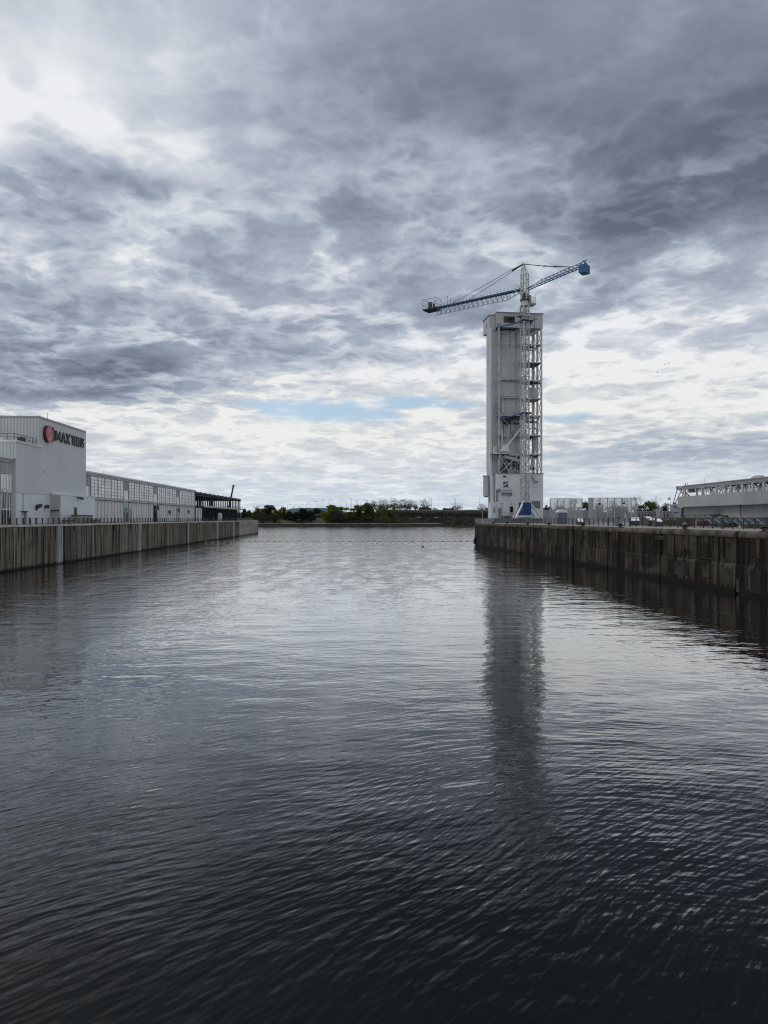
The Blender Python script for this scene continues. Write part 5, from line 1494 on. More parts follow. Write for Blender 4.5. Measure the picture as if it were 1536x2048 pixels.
w.bar((1.6, -.2, cz(629)), (4.6, -.2, cz(629)), .06); w.bar((1.6, -.2, cz(633)), (4.6, -.2, cz(633)), .05)
w.part('platform_rail', M['greysteel'], cr)

# thin pole standing at the corner of the pier
p = FR.onX(955, 1040, 1.6)
pt_ = T(FR, 'pole', 'short pale pole on the seaward corner of the right quay', 'pole', (1.6, YR1 - 1.2, ZR))
MB().cyl((1.6, YR1 - 1.2, ZR), (1.6, YR1 - 1.2, ZR + 3.2), .09, .07, 8).part('post', M['greysteel'], pt_)
MB().box(1.35, 1.85, YR1 - 1.35, YR1 - 1.05, ZR + 3.2, ZR + 3.35).part('cap', M['greysteel'], pt_)

# ------------------------------------------------------------------ mesh screens and the things behind them
def screen(px0, px1, pytop, Y, label, posts):
    x0, x1 = (px0 - CX) / F * Y, (px1 - CX) / F * Y; zt = EYE + (HY - pytop) * Y / F
    t_ = T(WF, 'mesh_screen', label, 'screen', ((x0 + x1) / 2, Y, ZR), 'tall wire mesh screens on the right quay')
    for px in posts:
        xx = (px - CX) / F * Y; MB().box(xx - .1, xx + .1, Y - .1, Y + .1, ZR, zt).part('post', M['greysteel'], t_)
    MB().box(x0, x1, Y - .06, Y + .06, zt - .12, zt + .02).box(x0, x1, Y - .05, Y + .05, ZR + 2.9, ZR + 3.0).part('rail', M['greysteel'], t_)
    ps = sorted(posts)
    for a, b in zip(ps[:-1], ps[1:]):
        xa, xb = (a - CX) / F * Y + .1, (b - CX) / F * Y - .1
        MB().box(xa, xb, Y - .012, Y + .012, ZR + .05, zt - .12).part('mesh_panel', M['wiremesh'], t_)
screen(1100.5, 1164, 997, 178, 'tall grey mesh screen standing behind the blue cabin', (1100.5, 1115, 1128, 1142, 1150, 1164))
screen(1177.5, 1272, 995.5, 180, 'wider tall grey mesh screen between the cabin and the far trees', (1177.5, 1186, 1200, 1215, 1229, 1244, 1262, 1272))
hd_ = T(WF, 'hoarding', 'lilac grey hoarding wall behind the mesh screens', 'hoarding', (48, 196, ZR))
for i in range(6):
    xx = (1087 - CX) / F * 196 + i * 2.42; MB().box(xx, xx + 2.36, 195.9, 196.0, ZR, EYE + (HY - 1020) * 196 / F).part('panel', M['lilac'], hd_)
for i in range(7):
    xx = (1087 - CX) / F * 196 + i * 2.42; MB().box(xx - .06, xx + .02, 196.0, 196.12, ZR, 10.2).part('post', M['greysteel'], hd_)
cbn = T(WF, 'site_cabin', 'slate blue portable cabin with a pale domed roof before the first mesh screen', 'cabin', ((1125.5 - CX) / F * 170, 171, ZR))
xx = (1125.5 - CX) / F * 170; ztc = EYE + (HY - 1025) * 170 / F
MB().box(xx - 1.1, xx + 1.1, 170, 172.2, ZR + .05, ztc).part('body', M['cabin'], cbn)
for s_ in (-1.12, 1.02): MB().box(xx + s_, xx + s_ + .1, 169.95, 170.05, ZR + .05, ztc).part('corner_post', M['tarp'], cbn)
MB().box(xx - .8, xx + .8, 169.94, 169.99, ZR + .2, ztc - .3).part('door', M['cabin'], cbn)
MB().prism([(xx + 1.2 * math.cos(a), ztc + .75 * math.sin(a)) for a in [math.pi * i / 10 for i in range(11)]], 'y', 169.9, 172.3).part('roof', M['trim'], cbn)
lf = T(WF, 'box_hoarding', 'grey plain wall standing at the left end of the wider screen', 'hoarding', ((1182 - CX) / F * 181, 181, ZR))
MB().box((1177.8 - CX) / F * 181, (1185.5 - CX) / F * 181, 180.6, 181, ZR, EYE + (HY - 996.5) * 181 / F).part('panel', M['trim'], lf)
MB().box((1177.8 - CX) / F * 181, (1177.8 - CX) / F * 181 + .2, 181, 181.3, ZR, EYE + 5).part('post', M['greysteel'], lf)
for (px, py, lb) in ((1198, 1008, 'small black floodlight high on the wider mesh screen, left one'), (1247, 1006.5, 'larger black floodlight high on the wider mesh screen, right one')):
    xx = (px - CX) / F * 179.6; zz = EYE + (HY - py) * 179.6 / F
    t_ = T(WF, 'floodlight', lb, 'floodlight', (xx, 179.6, zz))
    MB().box(xx - .3, xx + .3, 179.2, 179.6, zz - .2, zz + .2).part('housing', M['black'], t_)
    MB().bar((xx, 179.6, zz), (xx + .5, 179.9, zz + .15), .1).part('bracket', M['black'], t_)
ag = T(WF, 'tripod_sign', 'small white folding stand behind the right railing', 'stand', ((1251 - CX) / F * 160, 160, ZR))
xx = (1251 - CX) / F * 160
for x_a, y_a in ((-.45, 0), (.45, .06), (0, .5)): MB().bar((xx + x_a, 160 + y_a, ZR), (xx, 160.03 + y_a * .2, ZR + 2.6), .09).part('leg', M['white'], ag)

# long low wall far behind with posts
lw = T(WF, 'low_wall', 'long low grey wall with dark slots behind the right quay', 'wall', (85, 215, ZR))
MB().box((1270 - CX) / F * 215, (1345 - CX) / F * 215, 215, 215.4, ZR, EYE + (HY - 1024) * 215 / F).part('body', M['lilac'], lw)
MB().box((1270 - CX) / F * 215, (1345 - CX) / F * 215, 214.8, 215.5, EYE + (HY - 1024) * 215 / F, EYE + (HY - 1022) * 215 / F).part('cap', M['conc'], lw)
for i in range(11):
    xx = (1272 + i * 6.2 - CX) / F * 214.9; MB().box(xx, xx + .3, 214.85, 215.0, ZR + 1.2, EYE + 1.4).part('slot', M['dark'], lw)
gk = T(WF, 'gate_kiosk', 'small grey gate kiosk at the end of the low wall', 'kiosk', ((1320 - CX) / F * 205, 205, ZR))
xx = (1320 - CX) / F * 205; zz = EYE + (HY - 1017.5) * 205 / F
MB().box(xx - .9, xx - .2, 204.6, 205.4, ZR, zz).box(xx + .2, xx + .65, 204.6, 205.4, ZR, zz).box(xx - .2, xx + .2, 204.9, 205.2, ZR, zz - 1).part('body', M['greysteel'], gk)
MB().box(xx - 1.0, xx + .75, 204.5, 205.5, zz, zz + .12).part('roof', M['tower_dark'], gk)

# ------------------------------------------------------------------ shed with the conveyor gallery
FS = Frame(105.0, 0.0, math.atan(8 / F))
def sh(px, py, xl=0.0): return FS.onX(px, py, xl)
sy0 = sh(1355, 1000)[1]; sy1 = 150.0
gs = T(FS, 'gallery_shed', 'long grey shed carrying a white open conveyor gallery on its roof', 'shed', (0, 200, ZR))
zA, zB = sh(1355, 993.5)[2], sh(1355, 1014)[2]
pan = 7.0
y_ = sy1; rg = random.Random(5)
while y_ < sy0 - .5:
    L = min(pan, sy0 - y_)
    MB().box(0, .4, y_ + .02, y_ + L - .02, zB, zA).part('fascia_panel', M['gclad'], gs); y_ += L
MB().box(.4, 30, sy1, sy0 - .02, zB, zA - .1).part('upper_body', M['gclad'], gs)
MB().box(.39, 30, sy0 - .02, sy0 + .1, zB, zA).part('end_panel', M['gclad'], gs)
MB().box(1.6, 30, sy1, sh(1368, 1020, 1.6)[1], ZR, zB).part('lower_wall', M['gwall'], gs)
w = MB(); y_ = sy1
while y_ < sy0 - 3: w.box(1.55, 1.6, y_ - .04, y_ + .04, ZR, zB - .05); y_ += .9
w.part('seam', M['gclad'], gs)
jx = sh(1481, 1020, 1.5)[1]; MB().box(1.5, 1.62, jx - .12, jx + .12, ZR, zB - .02).part('joint_strip', M['dark'], gs)
MB().box(-.12, .0, sy1, sy0, zB - .12, zB + .08).part('drip_edge', M['tower_dark'], gs)
MB().box(.1, .16, sy1, sh(1421, 990, .1)[1], zA, zA + .9).part('roof_rail', M['wiremesh'], gs)
cn = T(FS, 'kiosk_post', 'dark post with a white lamp globe at the shed corner', 'lamp post', (0, sh(1364, 1020, 0)[1], ZR))
p = sh(1364, 1020, -1.0)
MB().cyl((p[0], p[1], ZR), (p[0], p[1], sh(1364, 1016)[2]), .3, .25, 8).part('post', M['black'], cn)
MB().sphere((p[0], p[1], sh(1364, 1015)[2]), .32, .32, .32, 10, 6).part('globe', M['white'], cn)
# gallery: roof girder on paired columns with arched braces
ga, gb = sh(1369.5, 972, 3)[1], sy1 - 6
gz1 = sh(1370, 971.5, 3)[2]; gz0 = gz1 - 1.0
MB().box(2.2, 7.5, gb, ga, gz0, gz1 - .25).box(1.9, 7.8, gb, ga + .2, gz1 - .25, gz1).part('gallery_roof', M['gclad'], gs)
MB().box(2.3, 2.5, gb, ga, gz0 - .35, gz0).box(7.2, 7.4, gb, ga, gz0 - .35, gz0).part('gallery_beam', M['greysteel'], gs)
cpy = [1370, 1394, 1405, 1423, 1433, 1452, 1462, 1477, 1485.5, 1493, 1506, 1521, 1528]
for i, px in enumerate(cpy):
    row = 2.6 if i % 2 == 0 else 7.1
    yy = sh(px, 985, row)[1]; wdd = .55 if px in (1521, 1452) else .42
    MB().box(row - .25, row + .25, yy - wdd, yy + wdd, zA - .15, gz0 - .2).part('gallery_column', M['whitesteel'] if px != 1521 else M['greysteel'], gs)
w = MB(); yy = gb + 2; k = 0
while yy < ga - 6:
    for row in (2.6, 7.1):
        pts = []
        for q_ in range(7):
            a = math.pi / 2 * q_ / 6
            pts.append((row, yy + 2.6 - 2.6 * math.cos(a), gz0 - .3 - 2.6 + 2.6 * math.sin(a)))
        if yy < ga - 18 or k % 2 == 0:
            for a, b in zip(pts[:-1], pts[1:]): w.bar(a, b, .22)
            for a, b in zip(pts[:-1], pts[1:]): w.bar((row, 2 * (yy + 2.6) - a[1], a[2]), (row, 2 * (yy + 2.6) - b[1], b[2]), .22)
    w.bar((2.6, yy, gz0 - .3), (7.1, yy + 3, gz0 - .4), .14)
    yy += 6.4; k += 1
a_, b_ = sh(1424, 989, 2.6), sh(1450, 974, 2.6)
w.bar((2.6, a_[1], zA + .1), (2.6, (a_[1] + b_[1]) / 2, zA + 2.0), .4); w.bar((2.6, (a_[1] + b_[1]) / 2, zA + 2.0), (2.6, b_[1], gz0 - .4), .4)
w.bar((2.6, sh(1406, 974, 2.6)[1], gz0 - .2), (2.6, sh(1424, 989, 2.6)[1], zA), .22)
w.part('arched_brace', M['whitesteel'], gs)
# conveyor machinery in the near-left end of the gallery
MB().box(3, 5, sh(1391, 980, 3)[1], sh(1371, 980, 3)[1], zA + 2.6, zA + 3.6).box(3, 5, sh(1379, 980, 3)[1], sh(1375, 980, 3)[1], zA + 1.4, zA + 4.1).part('conveyor_head', M['greysteel'], gs)
w = MB(); y0_, y1_ = sy1, sh(1372, 985, 4)[1]; yy = y0_
while yy < y1_: w.bar((4, yy, gz0 - 1.4), (5.8, yy + 1, gz0 - .4), .1); w.bar((4, yy, gz0 - .4), (5.8, yy + 1.2, gz0 - 1.4), .1); yy += 1.3
w.bar((5, y0_, gz0 - 1.5), (5, y1_ - 30, gz0 - 1.5), .2); w.bar((5, y0_, gz0 - 1.1), (5, y1_ - 22, gz0 - 1.1), .12)
w.part('conveyor_rollers', M['whitesteel'], gs)
MB().sphere((5, sh(1516, 953, 5)[1], gz1 + .1), 1.5, 3.4, .95, 12, 6).part('roof_drum', M['greysteel'], gs)
MB().bar((3, ga - .5, gz1), (3, ga - .5, gz1 + .9), .25).bar((3, sh(1374.5, 968, 3)[1], gz1), (3, sh(1374.5, 968, 3)[1], gz1 + 1.1), .12).bar((2.6, sh(1412, 965, 3)[1], gz1), (2.6, sh(1412, 965, 3)[1], gz1 + 1.9), .07).part('roof_fitting', M['greysteel'], gs)
# luffing end: inclined boom, head sheave and two stays down to the winch house
hp_ = Vector(sh(1355.5, 976, 3)); hp2 = Vector((3, sh(1372, 990, 3)[1], zA + .2)); hp3 = Vector((3, ga, gz0 + .2))
w = MB().bar(hp_, hp2, .5, .5).bar(hp_ + Vector((1.2, 0, 0)), hp2 + Vector((1.2, 0, 0)), .4).bar(hp_, (3, ga, gz1 - .4), .25).bar((3, ga, gz0), hp2 + Vector((0, 3, 0)), .3)
w.cyl(hp_ + Vector((-.4, 0, 0)), hp_ + Vector((1.6, 0, 0)), .75, n=12)
w.part('end_boom', M['greysteel'], gs)
w = MB(); 
for px in (1345.5, 1349.5): q_ = Vector(sh(px, 1009, 3)); w.bar(hp_ if px < 1347 else hp_ + Vector((.8, -2, -.3)), q_, .22)
w.part('stay', M['greysteel'], gs)
wh_ = T(FS, 'winch_house', 'blue grey winch house with dark windows at the end of the gallery shed', 'building', (2, sh(1352, 1020, 2)[1], ZR))
wa, wb_ = sh(1366, 1020, 2)[1], sh(1341, 1020, 2)[1]
MB().box(2, 8, wa, wb_, ZR, sh(1345, 1010, 2)[2]).part('body', M['tarp'], wh_)
MB().box(1.9, 8.1, wa - .1, wb_ + .1, sh(1345, 1010, 2)[2], sh(1345, 1010, 2)[2] + .25).part('roof', M['greysteel'], wh_)
for pa, pb_, p0, p1 in ((1347, 1355, 1012.5, 1015.5), (1347, 1357, 1024, 1026.5), (1348, 1363, 1018, 1018.7)):
    MB().box(1.93, 2.0, sh(pb_, 1020, 2)[1], sh(pa, 1020, 2)[1], sh(1350, p1, 2)[2], sh(1350, p0, 2)[2]).part('window', M['dark'], wh_)
MB().sphere((3, sh(1349, 1008, 3)[1], sh(1349, 1009, 3)[2]), .7, .9, .8, 10, 6).part('sheave', M['dark'], wh_)
fl_ = T(FS, 'flagpole', 'thin mast with a small windsock left of the gallery shed', 'mast', (6, sh(1341, 1000, 6)[1], ZR))
p = sh(1340.5, 993, 6)
MB().bar((6, p[1], ZR), (6, p[1], p[2]), .12).part('mast', M['greysteel'], fl_)
MB().add([(6, p[1], p[2] - .1), (4.9, p[1] - .3, p[2] - .9), (4.9, p[1] - .3, p[2] - 1.3), (6, p[1], p[2] - 1.2), (6, p[1] + .1, p[2] - .1), (4.9, p[1] - .2, p[2] - .9), (4.9, p[1] - .2, p[2] - 1.3), (6, p[1] + .1, p[2] - 1.2)], [(0, 1, 2, 3), (4, 7, 6, 5), (0, 4, 5, 1), (1, 5, 6, 2), (2, 6, 7, 3), (3, 7, 4, 0)]).part('sock', M['greysteel'], fl_)

# ------------------------------------------------------------------ stuff stored on the right quay
# tractor
tx_, ty_ = (1441 - CX) / F * 178, 178.0
k_ = 1.0
tt = T(WF, 'tractor', 'dark red tractor with an open black cab parked before the grey shed', 'tractor', (tx_, ty_, ZR + .9))
zt = ZR + .9
MB().box(tx_ - .3, tx_ + 1.6, ty_ - .55, ty_ + .55, zt + .6, zt + 1.25).prism([(tx_ + .2, zt + 1.25), (tx_ + 1.6, zt + 1.25), (tx_ + 1.6, zt + 1.05), (tx_ + .2, zt + 1.1)], 'y', ty_ - .5, ty_ + .5).part('hood', M['tractorred'], tt)
cabp = MB()
for xx in (tx_ - 1.1, tx_ + .1):
    for yy in (ty_ - .6, ty_ + .6): cabp.bar((xx, yy, zt + 1.0), (xx, yy, zt + 2.5), .12)
cabp.box(tx_ - 1.3, tx_ + .25, ty_ - .75, ty_ + .75, zt + 2.5, zt + 2.65); cabp.box(tx_ - 1.1, tx_ - .3, ty_ - .4, ty_ + .4, zt + .9, zt + 1.5)
cabp.part('cab', M['black'], tt)
for xx, rr in ((tx_ - .8, .8), (tx_ + 1.2, .55)):
    for s_ in (-.85, .6): MB().cyl((xx, ty_ + s_, zt + rr), (xx, ty_ + s_ + .3, zt + rr), rr, n=18).part('wheel', M['black'], tt)
MB().box(tx_ - 2.3, tx_ - 1.2, ty_ - .7, ty_ + .7, zt + .4, zt + .7).box(tx_ - 2.4, tx_ - 2.2, ty_ - .5, ty_ + .5, zt + .3, zt + 1.5).part('loader', M['black'], tt)
# embankment the tractor and low fence stand on
eb = MB().prism([((1290 - CX) / F * 168, 168), (140, 168), (140, 188), ((1290 - CX) / F * 178, 188)], 'z', ZR - .1, ZR + .9)
eb.top('embankment', M['conc'], WF, (0, 0, 0), kind='structure')
lf = T(WF, 'low_fence', 'long low dark fence before the grey shed', 'fence', (80, 176, ZR + .9))
w0 = (1370 - CX) / F * 176; w1 = (1430 - CX) / F * 176
for i in range(4): xx = w0 + (w1 - w0) * i / 3; MB().box(xx - .1, xx + .1, 175.9, 176.1, ZR + .9, ZR + 2.3).part('post', M['dark'], lf)
MB().box(w0, w1, 175.96, 176.04, ZR + 2.15, ZR + 2.3).part('rail', M['dark'], lf); MB().box(w0, w1, 175.99, 176.01, ZR + 1.0, ZR + 2.15).part('mesh_panel', M['netting'], lf)
for px, lb in ((1336, 'small pinkish white van parked by the winch house'), (1349, 'small white van parked nearest the winch house')):
    xx = (px - CX) / F * 262; yy = 262
    v = T(WF, 'van', lb, 'van', (xx, yy, ZR), 'vans parked by the winch house')
    MB().prism([(xx - 1.0, ZR + .4), (xx + 1.0, ZR + .4), (xx + 1.0, ZR + 1.5), (xx + .85, ZR + 2.55), (xx - .85, ZR + 2.55), (xx - 1.0, ZR + 1.5)], 'y', yy - 2.3, yy + 2.3).part('body', M['white'] if px > 1340 else M['pinkwhite'], v)
    MB().box(xx - .8, xx + .8, yy - 2.34, yy - 2.3, ZR + 1.6, ZR + 2.35).part('windscreen', M['glassdark'], v)
    for a in (-1.5, 1.5):
        for s_ in (-.95, .75): MB().cyl((xx + s_, yy + a, ZR + .35), (xx + s_ + .2, yy + a, ZR + .35), .35, n=12).part('wheel', M['black'], v)
# rooflight frames stored on the quay: sloping glass leaves on dark boxes
def rooflight(px0, px1, pyt, pyb, Y, label, m_='skylight'):
    x0, x1 = (px0 - CX) / F * Y, (px1 - CX) / F * Y
    z1 = EYE + (HY - pyt) * Y / F; z0 = EYE + (HY - pyb) * Y / F
    t_ = T(WF, 'rooflight', label, 'rooflight', ((x0 + x1) / 2, Y, ZR), 'sloping rooflights standing on the right quay')
    dx = (x1 - x0) * .5; dp = 5.0
    MB().add([(x0, Y, z0), (x0 + dx, Y, z0), (x1, Y + dp, z1), (x0 + dx, Y + dp, z1), (x0, Y, z0 - .1), (x0 + dx, Y, z0 - .1), (x1, Y + dp, z1 - .1), (x0 + dx, Y + dp, z1 - .1)],
             [(0, 1, 2, 3), (4, 7, 6, 5), (0, 4, 5, 1), (1, 5, 6, 2), (2, 6, 7, 3), (3, 7, 4, 0)]).part('leaf', M[m_], t_)
    MB().add([(x0, Y + .05, ZR), (x0 + dx, Y + .05, ZR), (x1, Y + dp, ZR), (x0 + dx, Y + dp, ZR), (x0, Y + .05, z0 - .12), (x0 + dx, Y + .05, z0 - .12), (x1, Y + dp, z1 - .12), (x0 + dx, Y + dp, z1 - .12)],
             [(0, 3, 2, 1), (0, 1, 5, 4), (1, 2, 6, 5), (2, 3, 7, 6), (3, 0, 4, 7)]).part('upstand', M['dark'], t_)
rooflight(1299, 1321, 1033, 1040, 128, 'pale sloping rooflight, left of the two dark-sided ones behind the railing')
rooflight(1312, 1342, 1036.5, 1043, 119, 'pale sloping rooflight, right of the two dark-sided ones behind the railing')
rooflight(1262, 1296, 1035, 1041, 140, 'pale rooflight farthest left behind the right railing')
rooflight(1156, 1178, 1036.8, 1043, 150, 'dark-sided rooflight just in front of the cabin and first screen')
# timber crates
rg = random.Random(21)
for px, Y, w_, h_, lb, m_ in ((1364, 122, 1.6, 1.35, 'tall timber crate beside the thick lamp-like post', 'wood'), (1378, 118, 1.3, 1.3, 'narrow timber crate right of the thick lamp-like post', 'wood'),
                              (1343, 126, 2.6, 1.0, 'brown slatted crate right of the rooflights', 'wood'), (1393, 121, 1.6, 1.0, 'pale topped crate right of the timber crates', 'conc'),
                              (1408, 118, 2.0, .9, 'low reddish crate in the row behind the railing', 'rustwood'), (1432, 114, 2.2, .8, 'low brown crate left of the louvred panels', 'wood'), (1456, 107, 2.6, .62, 'low brown crate below the louvred panels', 'wood'), (1510, 96, 3.0, .5, 'low brown crate at the right edge behind the railing', 'wood')):
    xx = (px - CX) / F * Y
    t_ = T(WF, 'crate', lb, 'crate', (xx, Y, ZR), 'timber crates behind the right railing')
    MB().box(xx - w_ / 2 + .05, xx + w_ / 2 - .05, Y - .5, Y + .6, ZR + .08, ZR + h_ - .04).part('body', M['dark'], t_)
    n = max(3, int(w_ / .28))
    for i in range(n):
        a = xx - w_ / 2 + w_ * i / n; MB().box(a + .02, a + w_ / n - .02, Y - .56, Y - .5, ZR + .05, ZR + h_ + rg.uniform(-.05, .03)).part('slat', M[m_], t_)
    MB().box(xx - w_ / 2, xx + w_ / 2, Y - .56, Y + .65, ZR + h_, ZR + h_ + .06).part('lid', M['conc'] if m_ == 'conc' else M['wood'], t_)
# louvred panels and long pale curb
lv_ = T(WF, 'louvre_bank', 'bank of pale blue louvred panels behind the right railing', 'louvre', (60, 104, ZR))
for i in range(7):
    px0 = 1424 + i * 17; Y = 112 - i * 2.4
    xx = (px0 - CX) / F * Y
    MB().add([(xx, Y, ZR + .62), (xx + 1.25, Y - .2, ZR + .62), (xx + 1.25, Y + 1.6, ZR + 1.28), (xx, Y + 1.8, ZR + 1.28), (xx, Y, ZR + .5), (xx + 1.25, Y - .2, ZR + .5), (xx + 1.25, Y + 1.6, ZR + 1.16), (xx, Y + 1.8, ZR + 1.16)],
             [(0, 1, 2, 3), (4, 7, 6, 5), (0, 4, 5, 1), (1, 5, 6, 2), (2, 6, 7, 3), (3, 7, 4, 0)]).part('panel', M['tarp'], lv_)
    for j in range(4):
        f_ = j / 4 + .1; MB().box(xx + .02, xx + 1.2, Y + 1.8 * f_ - .15, Y + 1.8 * f_ - .05, ZR + .64 + .66 * f_, ZR + .72 + .66 * f_).part('slat', M['dark'], lv_)
    MB().box(xx + .05, xx + .15, Y + 1.5, Y + 1.6, ZR, ZR + 1.15).part('leg', M['dark'], lv_)
    MB().box(xx + .05, xx + .15, Y + .1, Y + .2, ZR, ZR + .52).part('leg', M['dark'], lv_)
kb = T(WF, 'parapet', 'long low pale parapet crossing the right quay behind the stored crates', 'parapet', (70, 140, ZR))
for i in range(20):
    px0 = 1262 + i * 14.6; Y = 150 - i * 1.2
    xx = (px0 - CX) / F * Y; L = 14.2 / F * Y
    MB().box(xx, xx + L, Y, Y + .7, ZR, ZR + 1.55).part('block', M['parapet'], kb)
# rubble along the parapet top
rb = MB(); rg = random.Random(8)
for i in range(70):
    px0 = rg.uniform(1285, 1535); t__ = (px0 - 1262) / 14.6; Y = 150 - t__ * 1.2 + .35
    xx = (px0 - CX) / F * Y; s_ = rg.uniform(.08, .22)
    rb.box(xx - s_, xx + s_, Y - s_ * .7, Y + s_ * .7, ZR + 1.55, ZR + 1.55 + s_ * rg.uniform(.6, 1.4))
rb.top('rubble', M['conc'], WF, (0, 0, 0), label='grey rubble scattered along the parapet top', cat='rubble', kind='stuff')

# ================================================================== FAR SHORE
YS = 712.0
def Xp(px, Y): return (px - CX) / F * Y
def Zp(py, Y): return EYE + (HY - py) * Y / F
# terrain behind the far seawall: a rising bank, one sheet to the horizon
nx, rows_y = 90, [(YS + 2, 2.3), (YS + 10, 2.6), (YS + 26, 4.6), (YS + 44, 8.5), (YS + 64, 10.5), (YS + 82, 14.8), (YS + 200, 14.8), (2500, 12), (9000, 12)]
tb = MB(); rg = random.Random(4)
vs = []
for (yy, zz) in rows_y:
    for i in range(nx + 1):
        xx = -1500 + 3000 * i / nx
        if yy > 1500: xx *= yy / 900
        vs.append((xx, yy + rg.uniform(-2, 2) * (yy > YS + 5 and yy < 1500), zz + rg.uniform(-.5, .5) * (yy > YS + 12 and yy < 1500)))
fs = []
for j in range(len(rows_y) - 1):
    for i in range(nx):
        a = j * (nx + 1) + i; fs.append((a, a + 1, a + nx + 2, a + nx + 1))
tb.add(vs, fs)
tb.top('far_bank', M['earth'], WF, (0, 0, 0), kind='structure', smooth=True)
# lawn visible between the trees on the left of the bank
lawn = MB()
lawn.add([(Xp(548, 722), 722, 3.4), (Xp(592, 722), 722, 3.4), (Xp(588, 748), 748, 8.6), (Xp(556, 748), 748, 8.6)], [(0, 1, 2, 3)])
lawn.add([(Xp(626, 724), 724, 3.6), (Xp(652, 724), 724, 3.6), (Xp(648, 748), 748, 8.7), (Xp(630, 748), 748, 8.7)], [(0, 1, 2, 3)])
lawn.top('lawn', M['grassland'], WF, (0, 0, 0), kind='structure')
path = MB().add([(Xp(500, 718), 718, 3.0), (Xp(880, 718), 718, 3.0), (Xp(880, 720), 720, 3.3), (Xp(500, 720), 720, 3.3)], [(0, 1, 2, 3)])
path.top('shore_path', M['conc'], WF, (0, 0, 0), kind='structure')
# seawall in long sections, with a lower ledge
swl = T(WF, 'seawall', 'low dark stone seawall along the far shore', 'seawall', (0, YS, 0))
x = Xp(470, YS); rg = random.Random(9)
while x < Xp(884, YS):
    L = rg.uniform(14, 26)
    MB().box(x + .08, x + L - .08, YS, YS + 2.2, -1, 2.5 + rg.uniform(-.15, .15)).part('section', M['seawall'], swl)
    MB().box(x + .1, x + L - .1, YS - .9, YS - .02, -1, 1.1).part('ledge', M['seawall'], swl)
    x += L
rk = MB()
for i in range(420):
    xx = rg.uniform(Xp(880, YS), Xp(1010, YS)); s_ = rg.uniform(.5, 1.5); yy = YS + rg.uniform(-1, 9)
    rk.sphere((xx, yy, .1 + (yy - YS) * .28), s_, s_ * .9, s_ * .7, 6, 4)
rk.top('shore_rocks', M['earth'], WF, (0, 0, 0), label='dark rocks lining the water under the road bridge', cat='rocks', kind='stuff')
# distant wooded hill
hb = MB(); Yh = 3600
n = 40
hp = [(Xp(556, Yh) + (Xp(690, Yh) - Xp(556, Yh)) * i / n, Zp(1015.5 + 3.0 * (abs(i / n - .5) * 2) ** 3 * 3 + 0.35 * math.sin(i * 1.3), Yh)) for i in range(n + 1)]
hb.prism([(hp[0][0], 0)] + hp + [(hp[-1][0], 0)], 'y', Yh, Yh + 900)
hb.top('hill', M['hill'], WF, (0, 0, 0), kind='structure')

